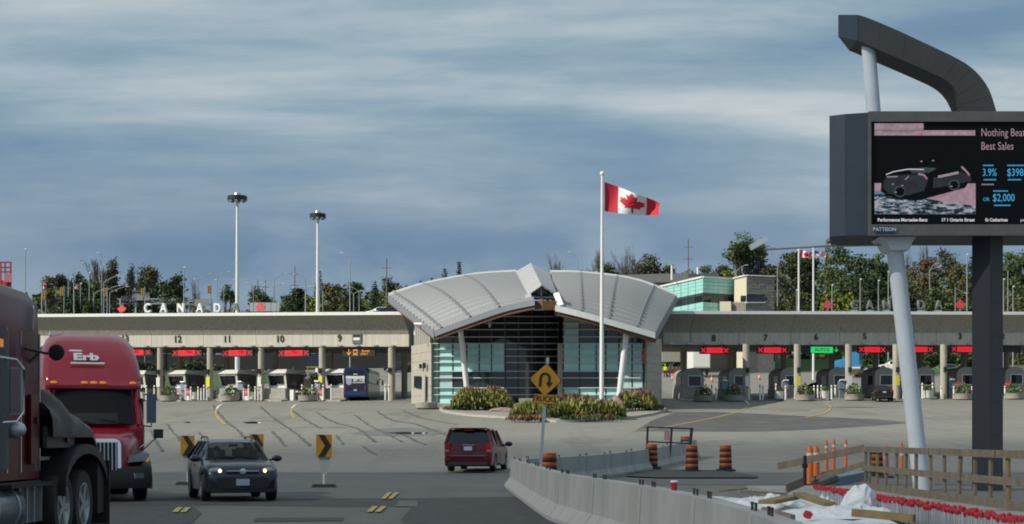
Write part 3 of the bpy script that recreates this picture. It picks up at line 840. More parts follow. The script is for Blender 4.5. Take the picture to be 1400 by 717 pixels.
for a in (('L', 252, 1.2, "card reader post with white hood at lane 12"), ('L', 330, 1.2, "card reader post with white hood at lane 11"), ('L', 435.5, 1.2, "card reader post with white hood at lane 9"),
          ('R', 990, .8, "card reader post in the shade at lane 8"), ('R', 1073, .8, "card reader post with white hood at lane 7"), ('R', 1150, .8, "card reader post with white hood at lane 5"),
          ('R', 1300, .8, "card reader post with white hood at lane 3"), ('R', 1228, .8, "card reader post beside the black hatchback")):
    kiosk(*a)
def gate_arm(side, x0, x1, py, label):
    T = TL if side == 'L' else TR
    a, b = CP(side, x0, py, -.5), CP(side, x1, py, -.5)
    g = CG(side, x0, -.5)
    t = thing("barrier_gate", label, "barrier gate", g, 0, "lowered lane barrier gates")
    part("housing", MB().box((g.x, g.y, g.z + .55), (.42, .4, 1.1), (0, 0, YL if side == 'L' else YR)), M_WHITE, t, world=True)
    mb = MB(); n = 8
    for i in range(n): mb.bar(a.lerp(b, i / n), a.lerp(b, (i + 1) / n), .08, .13, m=i % 2)
    part("arm", mb, [M_WHITE, mat("stripe_red", (.50, .05, .05), .5)], t, world=True)
for a in (('L', 400, 433, 535.5, "striped gate arm lowered across lane 10"), ('L', 235, 253, 538, "white gate arm lowered beside lane 12 stop sign"), ('L', 320, 333, 537, "white gate arm lowered beside lane 11 stop sign"),
          ('R', 1064, 1080, 533, "white gate arm lowered across lane 7"), ('R', 1005, 1018, 535, "white gate arm lowered across lane 8")):
    gate_arm(*a)
# ------------------------------------------------------------------ the glass building with the winged metal roof
M_ROOF = bpy.data.materials.new("standing_seam_roof"); M_ROOF.use_nodes = True
def _roofmat():
    t = M_ROOF.node_tree; b = t.nodes['Principled BSDF']
    b.inputs['Metallic'].default_value = .1; b.inputs['Roughness'].default_value = .5
    uv = t.nodes.new('ShaderNodeTexCoord')
    nz = t.nodes.new('ShaderNodeTexNoise'); nz.inputs['Scale'].default_value = .35; nz.inputs['Detail'].default_value = 6
    t.links.new(uv.outputs['Object'], nz.inputs['Vector'])
    mx = t.nodes.new('ShaderNodeMix'); mx.data_type = 'RGBA'; t.links.new(nz.outputs[0], mx.inputs[0])
    mx.inputs[6].default_value = (.36, .365, .37, 1); mx.inputs[7].default_value = (.50, .50, .50, 1)
    t.links.new(mx.outputs[2], b.inputs['Base Color'])
_roofmat()
M_FASC = mat("grey_metal_fascia", (.24, .26, .30), .45, .2)
M_RIB = mat("grey_rib_metal", (.17, .175, .18), .5, .2)
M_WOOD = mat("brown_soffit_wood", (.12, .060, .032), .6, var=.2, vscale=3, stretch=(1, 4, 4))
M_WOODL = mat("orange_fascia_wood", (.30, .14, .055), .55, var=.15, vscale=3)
M_FRIT = mat("fritted_teal_glass", (.36, .66, .63), .25, col2=(.42, .72, .69), vscale=.7, spec=.6)
M_VISION = mat("vision_glass", (.018, .028, .032), .05, spec=.7)
M_PALEPANE = mat("pale_pane", (.36, .52, .50), .3, var=.1)
M_LOUVRE = mat("white_louvre", (.50, .54, .55), .4)
M_MULL = mat("dark_mullion", (.05, .06, .065), .4)
M_BLOCK = mat("concrete_block", (.42, .395, .33), .88, col2=(.36, .335, .28), vscale=1.3, bump=.3, bscale=14)
M_SIDING = mat("grey_siding", (.40, .40, .37), .5, var=.06)
M_INTERIOR = mat("dim_interior", (.06, .06, .055), .9)

M_RIDGESHADE = mat('ridge_shade', (.27, .275, .28), .5, .2)  # darker ridge faces: shading between the roof ridges put into the colour
def coons(c_front, c_back, nu, nv):
    """surface between two edge curves given as pixel + depth lists"""
    def ev(c, u):
        k = u * (len(c) - 1); i = min(int(k), len(c) - 2); t = k - i
        pts = [P(*q) for q in c]
        a, b, cc, d = (pts[min(max(i + j, 0), len(c) - 1)] for j in (-1, 0, 1, 2))
        return 0.5 * ((2 * b) + (cc - a) * t + (2 * a - 5 * b + 4 * cc - d) * t * t + (3 * b - a - 3 * cc + d) * t ** 3)
    return lambda u, v: ev(c_front, u).lerp(ev(c_back, u), v) + Vector((0, 0, .55 * math.sin(math.pi * v) * math.sin(math.pi * min(max(u, 0), 1))))
BASE = Vector((X_ := (742 - CX) * 152 / F, 152, gz(X_, 152)))
bld = thing("glass_building", "low glass building under a winged grey metal roof, between the two canopies", "building", BASE)
LF = [(594, 454, 141), (640, 437, 140), (690, 420, 139), (731, 411, 138)]
LB = [(531, 405, 160), (575, 391, 160), (645, 377.5, 160), (706, 373, 160)]
RF = [(759, 419, 138), (800, 429, 138), (850, 443, 138.4), (896, 456.5, 139)]
RB = [(752, 373.5, 160), (800, 375, 160), (868, 384, 160), (925, 405, 160)]
def wing(front, back, cuts, outer_first):
    S = coons(front, back, 0, 0)
    NV = 15
    for a, b in zip(cuts, cuts[1:]):
        mb = MB(); g = .004
        nu = 6
        vs = []
        for j in range(NV * 3 + 1):
            v = min(j / (NV * 3), 1); up = .22 if j % 3 == 1 else 0.0
            for i in range(nu + 1):
                u = a + g + (b - a - 2 * g) * i / nu
                vs.append(S(u, v) + Vector((0, 0, up)))
        w = nu + 1
        mb.add(vs, [(j * w + i, j * w + i + 1, (j + 1) * w + i + 1, (j + 1) * w + i) for j in range(NV * 3) for i in range(nu)])
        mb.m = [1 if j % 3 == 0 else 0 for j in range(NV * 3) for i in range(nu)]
        part("roof_panel", mb, [M_ROOF, M_RIDGESHADE], bld, 0, True)
    for u in cuts[1:-1]:
        part("roof_rib", MB().tube([S(u, v / 10) + Vector((0, 0, .07)) for v in range(11)], .15, 6), M_RIB, bld, 35, True)
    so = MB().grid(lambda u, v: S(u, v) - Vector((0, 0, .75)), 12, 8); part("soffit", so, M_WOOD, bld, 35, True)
    def edge(fn, n, name, m, h=.85, lift=.10):
        a = [fn(i / n) for i in range(n + 1)]
        out = MB()
        for p, q in zip(a, a[1:]):
            out.add([p + Vector((0, 0, lift)), q + Vector((0, 0, lift)), q + Vector((0, 0, lift - h)), p + Vector((0, 0, lift - h))], [(0, 1, 2, 3)])
        return part(name, out, m, bld, 60, True)
    edge(lambda u: S(u, 0) + Vector((0, -.06, 0)), 12, "front_fascia", M_FASC if outer_first else M_COPING, .52)  # left eave greyer, right eave whiter: shade and light put into the colour
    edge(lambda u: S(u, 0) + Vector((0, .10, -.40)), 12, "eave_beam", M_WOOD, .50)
    uo = 0 if outer_first else 1
    edge(lambda v: S(uo, v) + Vector((-.05 if outer_first else .05, 0, 0)), 10, "side_fascia", M_FASC, .7, .12)
    edge(lambda v: S(1 - uo, v), 8, "inner_fascia", M_FASC, .8)
    edge(lambda u: S(u, 1) + Vector((0, .05, 0)), 10, "rear_fascia", M_COPING, .8, .3)
    # snow guards along the eave
    gm = MB()
    for i in range(40):
        gm.box(S((i + .5) / 40, .035) + Vector((0, 0, .12)), (.10, .10, .22))
    tag(part("snow_guard", gm, M_STEEL, bld, 35, True), kind="stuff")
    return S
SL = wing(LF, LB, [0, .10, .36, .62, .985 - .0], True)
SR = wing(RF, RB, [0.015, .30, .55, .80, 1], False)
# raised lantern over the middle
lant = MB()
fl, fp, fr_ = P(722, 402, 140), P(740, 389, 139.5), P(761, 402, 140)
bl, bp, br = P(704.5, 371.5, 160), P(725.5, 359.5, 160), P(751, 373.5, 160)
def lq(a, b, c, d, k):
    for i in range(k):
        t0, t1 = i / k, (i + 1) / k - .012
        p0, p1, p2, p3 = a.lerp(d, t0), b.lerp(c, t0), b.lerp(c, t1), a.lerp(d, t1)
        mb = MB().add([p0, p1, p2, p3] + [q - Vector((0, 0, .12)) for q in (p0, p1, p2, p3)], [(0, 1, 2, 3), (7, 6, 5, 4), (0, 4, 5, 1), (1, 5, 6, 2), (2, 6, 7, 3), (3, 7, 4, 0)])
        part("lantern_panel", mb, M_ROOF, bld, 0, True)
lq(fl, fp, bp, bl, 9); lq(fp, fr_, br, bp, 9)
part("lantern_gable_glass", MB().add([P(724, 410, 140.6), P(757, 410, 140.6), P(757, 402.5, 140.6), P(740, 391.5, 140.4), P(724, 402.5, 140.6)], [(0, 1, 2, 3, 4)]), M_VISION, bld, 0, True)
gb = MB(); gb.bar(P(740, 410, 140.2), P(740, 391, 140.2), .16, .16, up=(0, 1, 0)); gb.bar(P(723, 406.5, 140.2), P(758, 407, 140.2), .16, .16); part("gable_mullion", gb, M_FASC, bld, 35, True)
for a, b in ((P(721.5, 402, 139.9), P(724, 411, 139.9)), (P(760.5, 402, 139.6), P(767, 419, 138.2))):
    part("lantern_end_board", MB().bar(a, b, .5, .25, up=(0, 1, 0)), M_COPING, bld, 35, True)
lb = MB()
for a, b, c, d in ((P(704.5, 371.5, 160), P(722, 402, 140), P(724, 411, 139.5), P(708, 379, 160)), (P(761, 402, 140), P(751, 373.5, 160), P(754, 380, 160), P(767, 418, 139))):
    lb.add([a, b, c, d], [(0, 1, 2, 3)])
part("lantern_side_wall", lb, M_FASC, bld, 0, True)
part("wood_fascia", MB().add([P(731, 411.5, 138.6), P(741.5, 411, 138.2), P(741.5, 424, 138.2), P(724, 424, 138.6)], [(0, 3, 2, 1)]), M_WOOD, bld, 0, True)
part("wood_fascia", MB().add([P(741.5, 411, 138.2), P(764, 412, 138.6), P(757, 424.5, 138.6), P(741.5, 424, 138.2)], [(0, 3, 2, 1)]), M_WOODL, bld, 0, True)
part("middle_soffit", MB().add([P(724, 424, 138.6), P(741.5, 424, 138.2), P(764, 424, 138.6), P(764, 424, 158), P(720, 424, 158)], [(0, 1, 2, 3, 4)]), M_WOOD, bld, 0, True)

# glass walls: a run of panes on a plan line given as (pixel, depth) at each end
def soff(px):
    """pixel height just under the roof"""
    if px < 741: pts = [(560, 447), (594, 458), (640, 444), (690, 427), (731, 423), (742, 424)]
    else: pts = [(742, 424), (760, 426), (800, 436), (850, 449), (896, 461)]
    for (a, b), (c, d) in zip(pts, pts[1:]):
        if a <= px <= c: return b + (d - b) * (px - a) / (c - a) - 5
    return 450
def wall(cols, rows, d0, d1, kind, thick=.10):
    a, b = cols[0], cols[-1]
    def dd(px):        # depth along a straight plan line
        A, B = Vector(((a - CX) * d0 / F, d0)), Vector(((b - CX) * d1 / F, d1))
        k = (px - CX) / F
        t = (A.x - k * A.y) / (k * (B.y - A.y) - (B.x - A.x)); return A.y + t * (B.y - A.y)
    for i, (x0, x1) in enumerate(zip(cols, cols[1:])):
        for y0, y1 in zip(rows, rows[1:]):
            m = kind(x0, x1, y0, y1)
            if m is None: continue
            t0, t1 = max(y0, soff(x0)), max(y0, soff(x1))
            if t0 >= y1 - 1 and t1 >= y1 - 1: continue
            t0, t1 = min(t0, y1 - .5), min(t1, y1 - .5)
            g = .35
            q = [P(x0 + g, y1 - g, dd(x0)), P(x1 - g, y1 - g, dd(x1)), P(x1 - g, t1 + g, dd(x1)), P(x0 + g, t0 + g, dd(x0))]
            bk = [v + Vector((0, thick, 0)) for v in q]
            part("glass_pane", MB().add(q + bk, [(0, 1, 2, 3), (0, 4, 5, 1), (1, 5, 6, 2), (2, 6, 7, 3), (3, 7, 4, 0)]), m, bld, 0, True)
    for y in rows[1:]:
        xs_ = [x for x in (a + (b - a) * i / 40 for i in range(41)) if soff(x) < y]
        if len(xs_) > 1:
            part("louvre", MB().bar(P(xs_[0], y, dd(xs_[0]) - .22), P(xs_[-1], y, dd(xs_[-1]) - .22), .30, .07), M_LOUVRE, bld, 35, True)
    for x in cols:
        part("mullion", MB().bar(P(x, rows[-1], dd(x) + .02), P(x, max(rows[0], soff(x)), dd(x) + .02), .10, .16, up=(0, 1, 0)), M_MULL, bld, 35, True)
rowsU = [424, 433, 442, 451, 461, 470]
rows = rowsU + [478, 487.5, 496, 508, 517, 530.5, 540, 552]
def kind(x0, x1, y0, y1):
    c = (x0 + x1) / 2
    if y0 >= 530: return M_FRIT
    if y0 >= 508:
        if c < 622 or 838 < c: return M_PALEPANE
        return M_VISION
    if y0 >= 470: return M_FRIT if (c < 691 or c > 765) else M_VISION
    if 768 < c < 800 and y0 >= 433: return M_PALEPANE  # upper right panes: their lit look put into a paler teal
    return M_VISION
wall([590, 600, 619, 638, 655, 672, 690], rows, 146.5, 143.5, kind)
wall([691, 709, 727, 745, 763], [424, 433, 442, 451, 461, 470, 478, 487.5, 496, 508, 517, 530.5, 540, 552], 144.1, 146.5, lambda *a: M_VISION)
wall([770, 792, 815, 828, 846, 864, 879], rows, 143.6, 140.9, kind)
part("pillar", MB().bar(P(766.5, 552, 144.0), P(766.5, 470, 144.0), .54, .54, up=(0, 1, 0)), M_BLOCK, bld, 35, True)
core = MB()
A = [P(588, 552, 147.7), P(690, 552, 146), P(764, 552, 148.5), P(884, 552, 145)]
B = [P(588, 470, 147.7), P(690, 470, 146), P(764, 470, 148.5), P(884, 470, 145)]
core.add(A + B, [(i, i + 1, i + 5, i + 4) for i in range(3)]); part("inner_wall", core, M_INTERIOR, bld, 0, True)
hi = MB()
B2 = [P(588, 440, 151.5), P(690, 425, 149.5), P(764, 425, 152.5), P(884, 440, 149.5)]
A2 = [P(588, 474, 151.5), P(690, 474, 149.5), P(764, 474, 152.5), P(884, 474, 149.5)]
hi.add(A2 + B2, [(i, i + 1, i + 5, i + 4) for i in range(3)]); part("upper_inner_wall", hi, M_INTERIOR, bld, 0, True)
# block towers either side
def tower(pts, y0, y1, m, name):
    """closed plan of (pixel, depth), from pixel row y0 (top, at the first point's depth) down to the ground"""
    z = P(*[pts[0][0], y0, pts[0][1]]).z
    vs = []
    for px, d in pts:
        v = P(px, 500, d); zb = gz(v.x, v.y) - .2 if y1 is None else P(pts[0][0], y1, pts[0][1]).z
        vs.append((Vector((v.x, v.y, zb)), Vector((v.x, v.y, z))))
    return vs
def courses(pts, y0, m, h=.62, L=1.25):
    """block-built wall: each course and block a piece with recessed joints, on a solid core"""
    vs = tower(pts, y0, None, m, "")
    n = len(vs)
    cm = MB(); cm.add([a for a, b in vs] + [b for a, b in vs], [(i, (i + 1) % n, n + (i + 1) % n, n + i) for i in range(n)] + [tuple(range(n, 2 * n))])
    part("wall", cm, M_BLOCK, bld, 0, True)
    zt = vs[0][1].z
    for (a, _), (b, _) in list(zip(vs, vs[1:])):
        dv = Vector((b.x - a.x, b.y - a.y, 0)); ln = dv.length; dv.normalize(); nn = Vector((dv.y, -dv.x, 0))
        z0 = max(a.z, b.z) + .25; k = max(1, round((zt - z0) / h)); hh = (zt - z0) / k
        for r in range(k):
            off = (r % 2) * L / 2; x = -off
            while x < ln:
                s0, s1 = max(x, 0) + .012, min(x + L, ln) - .012
                if s1 - s0 > .1:
                    c = Vector((a.x, a.y, 0)) + dv * ((s0 + s1) / 2); c.z = z0 + hh * (r + .5)
                    part("block", MB().box(c + nn * .02, (s1 - s0, .05, hh - .024), (0, 0, math.atan2(dv.y, dv.x))), M_BLOCK, bld, 0, True)
                x += L
courses([(563, 150.5), (590, 145.9), (592, 151.5), (565, 155.5)], 473, M_BLOCK, .75, 1.5)
vs = tower([(566, 156), (592, 152.2), (594, 160), (568, 162)], 418, 473, M_SIDING, "")
n = 4
cm = MB(); cm.add([a for a, b in vs] + [b for a, b in vs], [(i, (i + 1) % n, n + (i + 1) % n, n + i) for i in range(n)] + [tuple(range(n, 2 * n))])
for i in range(10):
    c = vs[0][0].lerp(vs[1][0], (i + .5) / 10); c2 = vs[0][1].lerp(vs[1][1], (i + .5) / 10); cm.bar(c + Vector((-.02, -.04, 0)), c2 + Vector((-.02, -.04, 0)), .06, .06, up=(0, 1, 0))
part("siding_wall", cm, M_SIDING, bld, 0, True)
part("gutter_pipe", MB().tube([P(567, 458, 146), P(566.5, 443, 146), P(640, 444, 144)], .12, 8), M_COPING, bld, 35, True)
wdw = part("window", MB().bar(P(566.5, 522, 149.4), P(575.5, 522.5, 147.6), .10, 1.05), M_VISION, bld, 0, True)
dr = part("door", MB().bar(P(577.5, 531, 147.4), P(581.5, 531, 146.5), .10, 2.4), M_SIDING, bld, 0, True)
part("wall_lamp", MB().box(P(580, 500, 146.6), (.3, .25, .5)), M_DARKMETAL, bld, 35, True)
part("wall_lamp", MB().box(P(575, 501, 147.5), (.25, .25, .4)), M_DARKMETAL, bld, 35, True)
courses([(880, 141.3), (884, 140.6), (904, 144.5), (904, 153.5), (880, 149.5)], 461, M_BLOCK, .75, 1.5)
part("notice_board", MB().box(P(881.5, 487, 140.9), (.55, .2, 1.4)), M_LEDRED if False else M_STOP, bld, 35, True)
# struts and columns holding up the eaves
for a, b, r in ((P(640, 545, 143), P(629, 446, 142), .24), (P(638, 545, 146), P(628, 448, 141.5), .15), (P(670.5, 545, 146), P(670.5, 432, 144), .20), (P(846, 548, 139.8), P(857, 449, 139.4), .26)):
    part("strut", MB().cyl(a, b, r, n=12), M_COPING, bld, 35, True)
part("kerb_step", MB().box((P(584, 547, 145.5).x, 144.7, gz(-8, 144.5) + .14), (5, 2.2, .5)), M_KERB, bld, 0, True)
g = GD(583, 142.5); single("planter_tub", MB().lathe([(.8, 0), (.95, .1), (1.0, .55), (.9, .6), (.85, .5)], c=g, n=18), M_POT, "low empty round concrete tub at the left corner of the glass building", "planter")

# ------------------------------------------------------------------ planted island in front, flagpole, flag
M_GRAVEL = mat("gravel", (.36, .34, .29), .95, col2=(.20, .19, .17), vscale=7, bump=.8, bscale=14)
outl = smooth_loop([G(*p) for p in ((604, 562), (640, 569), (700, 573), (760, 578), (830, 575.5), (880, 570), (908, 562), (880, 556.5), (800, 553), (700, 551), (620, 553))], 4)
def raise_(pts, dz): return [p + Vector((0, 0, dz)) for p in pts]
structure("gravel_bed", patch(outl, .17, 10), M_GRAVEL)
kb = MB(); n = len(outl)
rr = []
c0 = sum(outl, Vector()) / n
for p in outl:
    o = (p - c0); o.z = 0; o.normalize(); z = gz(p.x, p.y)
    rr.append([Vector((p.x, p.y, z - .1)) + o * .2, Vector((p.x, p.y, z + .18)) + o * .18, Vector((p.x, p.y, z + .18)) - o * .05, Vector((p.x, p.y, z - .1)) - o * .05])
kb.rings(rr + [rr[0]], cap=False); structure("kerb", kb, M_KERB)
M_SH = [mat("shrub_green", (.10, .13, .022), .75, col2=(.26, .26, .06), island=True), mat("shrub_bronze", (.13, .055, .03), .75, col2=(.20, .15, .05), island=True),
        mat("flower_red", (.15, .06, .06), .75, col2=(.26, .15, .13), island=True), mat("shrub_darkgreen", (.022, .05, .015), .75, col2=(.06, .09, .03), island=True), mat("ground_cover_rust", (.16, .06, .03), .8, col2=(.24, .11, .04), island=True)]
def shrub(name, px0, px1, py_top, d, seed, mix, label, depth=2.4, cat="shrub", grp=None, n=4600, size=.17):
    a, b = (px0 - CX) * d / F, (px1 - CX) * d / F; cx = (a + b) / 2; z0 = gz(cx, d) + .15
    H = ZC + (HY - py_top) * d / F - z0
    t = thing(name, label, cat, (cx, d, z0), 0, grp)
    mbs = {m: MB() for m in set(mix)}
    rg = random.Random(seed)
    lob = [(rg.uniform(-.9, .9), rg.uniform(-.8, .8), rg.uniform(.80, 1.05)) for _ in range(max(7, int((b - a) * 2.6)))]
    for i in range(n):
        lx, ly, lh = lob[rg.randrange(len(lob))]
        hx = lx * (b - a) / 2 + rg.gauss(0, .42); hy = ly * depth / 2 + rg.gauss(0, .35)
        e = max(0.15, 1 - (hx / ((b - a) / 2)) ** 4 * .6)
        z = H * lh * e * (rg.random() ** .55)
        if abs(hx) > (b - a) / 2: continue
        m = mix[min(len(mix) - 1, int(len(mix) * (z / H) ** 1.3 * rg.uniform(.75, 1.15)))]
        p = Vector((hx, hy, z)); up = Vector((rg.gauss(0, .3), rg.gauss(0, .3), 1)).normalized(); sd = up.cross(Vector((rg.gauss(0, 1), rg.gauss(0, 1), .1))).normalized()
        s = size * rg.uniform(.6, 1.4)
        mbs[m].add([p - up * s * 1.2, p + sd * s * .42, p + up * s * 1.3, p - sd * s * .42], [(0, 1, 2, 3)])
    nm = {M_SH[0]: "foliage", M_SH[1]: "bronze_foliage", M_SH[2]: "flower_heads", M_SH[3]: "low_foliage", M_SH[4]: "rust_foliage"}
    for m, mb in mbs.items():
        if mb.v: tag(part(nm[m], mb, m, t, 0), kind='stuff')
    st = MB()
    for _ in range(10):
        x, y = rg.uniform(-.8, .8) * (b - a) / 2, rg.uniform(-.4, .4) * depth; st.cyl((x, y, -.1), (x + rg.uniform(-.2, .2), y, H * .6), .03, .01, 5)
    tag(part("stems", st, M_BROWN, t), kind='stuff')
g0, g1, g2, g3, g4 = M_SH
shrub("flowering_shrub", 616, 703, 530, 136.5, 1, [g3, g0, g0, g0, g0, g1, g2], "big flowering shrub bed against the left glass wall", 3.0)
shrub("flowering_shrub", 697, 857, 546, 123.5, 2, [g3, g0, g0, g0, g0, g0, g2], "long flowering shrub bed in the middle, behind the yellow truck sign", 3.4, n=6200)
shrub("flowering_shrub", 745, 822, 540, 131, 3, [g2, g2, g1], "reddish flowering clump between the sign and the flagpole", 2.0, n=2000)
shrub("flowering_shrub", 838, 898, 534, 136, 4, [g3, g0, g0, g0, g2, g2], "compact flowering shrub bed at the foot of the slanted right strut", 2.6, n=2800)
shrub("ground_cover", 606, 628, 557, 138, 5, [g4, g1, g4], "rusty low ground cover at the left tip of the gravel bed", 1.6, "plant", None, 350, .12)
shrub("ground_cover", 689, 745, 569, 119.5, 6, [g3, g4, g4], "rusty low ground cover along the front of the middle bed", 1.2, "plant", None, 600, .12)
shrub("ground_cover", 765, 858, 568, 120, 7, [g3, g3, g4], "dark low ground cover on the right front of the middle bed", 1.2, "plant", None, 800, .12)
shrub("ground_cover", 884, 907, 553, 138, 8, [g3, g4, g4], "dark rusty ground cover at the right tip of the gravel bed", 1.6, "plant", None, 350, .12)
M_STONE = mat("pink_granite", (.34, .24, .21), .85, col2=(.24, .18, .16), vscale=2.2, bump=.5, bscale=5)
for i, (px, py, d, r, l) in enumerate(((690, 563, 134, (1.5, .8, .30), "flat pinkish boulder at the left end of the middle bed"), (704, 556, 137, (1.9, .9, .34), "long sloping pink stone left of the yellow sign"), (718, 549, 139, (1.3, .9, .42), "pink boulder just left of the truck sign"),
                                       (782, 541, 140, (.8, .7, .7), "dark upright boulder right of the truck sign"), (842, 556, 133, (.7, .7, .9), "grey boulder at the right end of the middle bed"))):
    p = GD(px, d); single("boulder", MB().blob((p.x, p.y, p.z + r[2] * .6), r, i, 3, .12), M_STONE, l, "boulder")
p = GD(727, 138); single("concrete_step", MB().box((p.x, p.y, p.z + .55), (2.2, 1.6, 1.1)), M_KERB, "pale concrete block behind the yellow truck sign", "step")

M_RED = mat("flag_red", (.52, .012, .03), .7); M_FWHITE = mat("flag_white", (.74, .75, .76), .7)
g = GD(822.5, 136); zt = P(823, 240, 136).z
fp_ = thing("flagpole", "tall white flagpole flying the Canadian flag before the glass building", "flagpole", g)
part("pole", MB().cyl(g, (g.x + .05, g.y, zt), .20, .10, 14), M_COPING, fp_, 35, True)
part("finial", MB().blob((g.x + .05, g.y, zt + .15), (.20, .20, .20), 1, 2, 0), M_COPING, fp_, 35, True)
part("base_collar", MB().cyl(g, g + Vector((0, 0, .5)), .32, n=14), M_STEEL, fp_, 35, True)
def flag(origin_px, topf, botf, d, label, wave=.45, us=False, thick=.02):
    def S(u, v):
        px = origin_px[0] + (origin_px[1] - origin_px[0]) * u + (1.5 * math.sin(u * 9 + v * 3)) * u
        y0, y1 = topf(u), botf(u)
        return P(px, y0 + (y1 - y0) * v, d + wave * math.sin(u * 8.5 + v * 1.8) * (.3 + u))
    t = thing("flag", label, "flag", S(0, .5))
    if not us:
        for nm, a, b, m in (("red_band", 0, .25, M_RED), ("white_field", .25, .75, M_FWHITE), ("red_band", .75, 1.0, M_RED)):
            part(nm, MB().grid(lambda u, v: S(a + (b - a) * u, v), 12, 12), m, t, 60, True)
        nn = Vector((0, -.03, 0))
        mb = MB()
        tri = tessellate_polygon([[Vector((*p, 0)) for p in LEAF]])
        sub = []
        for a, b, c in tri:                      # split so that the leaf follows the cloth
            A_, B_, C_ = (Vector(LEAF[i]) for i in (a, b, c)); k = 5
            for i in range(k):
                for j in range(k - i):
                    f = lambda i, j: A_ + (B_ - A_) * (i / k) + (C_ - A_) * (j / k)
                    sub.append((f(i, j), f(i + 1, j), f(i, j + 1)))
                    if j < k - i - 1: sub.append((f(i + 1, j), f(i + 1, j + 1), f(i, j + 1)))
        for off in (nn, -nn):
            for tr in sub:
                mb.add([S(.5 + q.x * .52, .94 - q.y * .88) + off for q in tr], [(0, 1, 2)])
        part("maple_leaf", mb, M_RED, t, 0, True)
    else:
        for k in range(13):
            part("stripe", MB().grid(lambda u, v: S(u, (k + v) / 13), 8, 1), M_RED if k % 2 == 0 else M_FWHITE, t, 60, True)
        part("canton", MB().grid(lambda u, v: S(u * .4, v * .54) + Vector((0, -.04, 0)), 6, 4), mat("flag_blue", (.02, .03, .14), .7), t, 60, True)
    return t
flag((826.5, 902), lambda u: 249 + 26 * u + 3 * u * u, lambda u: 289 + 4.5 * math.sin(u * 2.2) + (1.5 * u if u < .8 else 1.2 + 6 * (u - .8)), 136, "large Canadian flag streaming from the tall white flagpole")
for px, y0, f, us, l, l2 in ((1092, 340, (1094, 1110), False, "white flagpole with small Canadian flag beyond the right canopy", "small Canadian flag above the trees right of the stone building"), (1112, 339, (1114, 1130), True, "white flagpole with small American flag beyond the right canopy", "small American flag above the trees right of the stone building")):
    d = 215; g = GD(px, d); t = thing("flagpole", l, "flagpole", g)
    zt = P(px, y0, d).z
    part("pole", MB().cyl(g, (g.x, g.y, zt), .16, .10, 10), M_COPING, t, 35, True); part("finial", MB().blob((g.x, g.y, zt + .1), (.18, .18, .18), 1, 1, 0), M_COPING, t, 35, True)
    flag(f, lambda u: 342 + 3 * u if not us else 343 + 3 * u, lambda u: 352 + 2 * u if not us else 350 + 2 * u, d, l2, .2, us)
for px, y0, f, us, l, l2 in ((57, 385, (57.5, 64), False, "thin pole of the tiny Canadian flag by the left trees", "tiny Canadian flag low against the left trees"), (101, 386, (101.5, 108), True, "thin pole of the tiny American flag by the left trees", "tiny American flag low against the left trees")):
    d = 250; g = GD(px, d); t = thing("flagpole", l, "flagpole", g)
    part("pole", MB().cyl(g, P(px, y0, d), .10, .07, 8), M_STEEL, t, 35, True)
    flag(f, lambda u: y0 + 2 + u, lambda u: y0 + 9 + u, d, l2, .2, us)
# ------------------------------------------------------------------ barriers, barrels, signs and the road works on the right
M_BARR = mat("barrier_concrete", (.39, .395, .385), .85, col2=(.29, .295, .285), vscale=1.6, stretch=(1, 1, .3), bump=.25, bscale=18)
M_RUST = mat("rusty_stain", (.26, .19, .11), .9, var=.2)
M_REBAR = mat("dark_rebar", (.06, .055, .05), .7, .3)
M_ORANGE = mat("barrel_orange", (.44, .085, .015), .55, var=.10, vscale=5)
M_DORANGE = mat("delineator_orange", (.80, .17, .03), .5)
M_TIMBER = mat("weathered_timber", (.24, .195, .145), .85, col2=(.14, .115, .085), vscale=3, stretch=(1, 1, 1), bump=.4, bscale=12)
M_TIMBERY = mat("new_timber", (.29, .205, .09), .8, col2=(.19, .14, .07), vscale=3, bump=.3, bscale=12)
M_TARP = mat("white_tarpaulin", (.74, .76, .79), .45, col2=(.60, .62, .65), vscale=1.6, bump=.5, bscale=9)
M_CAPRED = mat("cap_red", (.40, .012, .025), .5)
M_SIGNY = mat("sign_orange_yellow", (.52, .245, .014), .5, var=.10)

def barrier_prof(w=.60, h=.86, t=.20):
    return [(-w / 2, 0), (-w / 2, .08), (-w / 2 + .17, .30), (-t / 2, h), (t / 2, h), (w / 2 - .17, .30), (w / 2, .08), (w / 2, 0)]
def barrier(a, b, label, grp, stain=False, loops=True, h=.86):
    a, b = Vector(a), Vector(b); c = (a + b) / 2; c.z = gz(c.x, c.y)
    dv = b - a; L = math.hypot(dv.x, dv.y) - .05; yaw = math.atan2(dv.y, dv.x)
    t = thing("concrete_barrier", label, "barrier", (c.x, c.y, c.z), yaw, grp)
    rings = []
    for x, k in ((-L / 2, .97), (-L / 2 + .03, 1), (0, 1), (L / 2 - .03, 1), (L / 2, .97)):
        g = gz(c.x + math.cos(yaw) * x, c.y + math.sin(yaw) * x) - c.z
        rings.append([(x, y * k, z * (k if z > .5 else 1) + g) for y, z in barrier_prof(h=h)])
    part("body", MB().rings(rings), M_BARR, t, 30)
    if loops:
        for sx in (-1, 1):
            x = sx * (L / 2 - .45)
            for q in (-.10, .10): part("lifting_loop", MB().tube([(x + q, 0, h - .02), (x + q, 0, h + .07), (x + q + .05, 0, h + .07), (x + q + .05, 0, h - .02)], .013, 6), M_REBAR, t)
    if stain:
        sm = MB(); x = L * .18
        pr = [p for p in barrier_prof(h=h)][0:4]
        sm.add([(x + dx * (1 + .5 * (i == 0)), y - .004, z) for dx in (-.07, .09) for i, (y, z) in enumerate(pr)], [(i, i + 1, 5 + i, 4 + i) for i in range(3)])
        part("rust_stain", sm, M_RUST, t, 0)
    return t
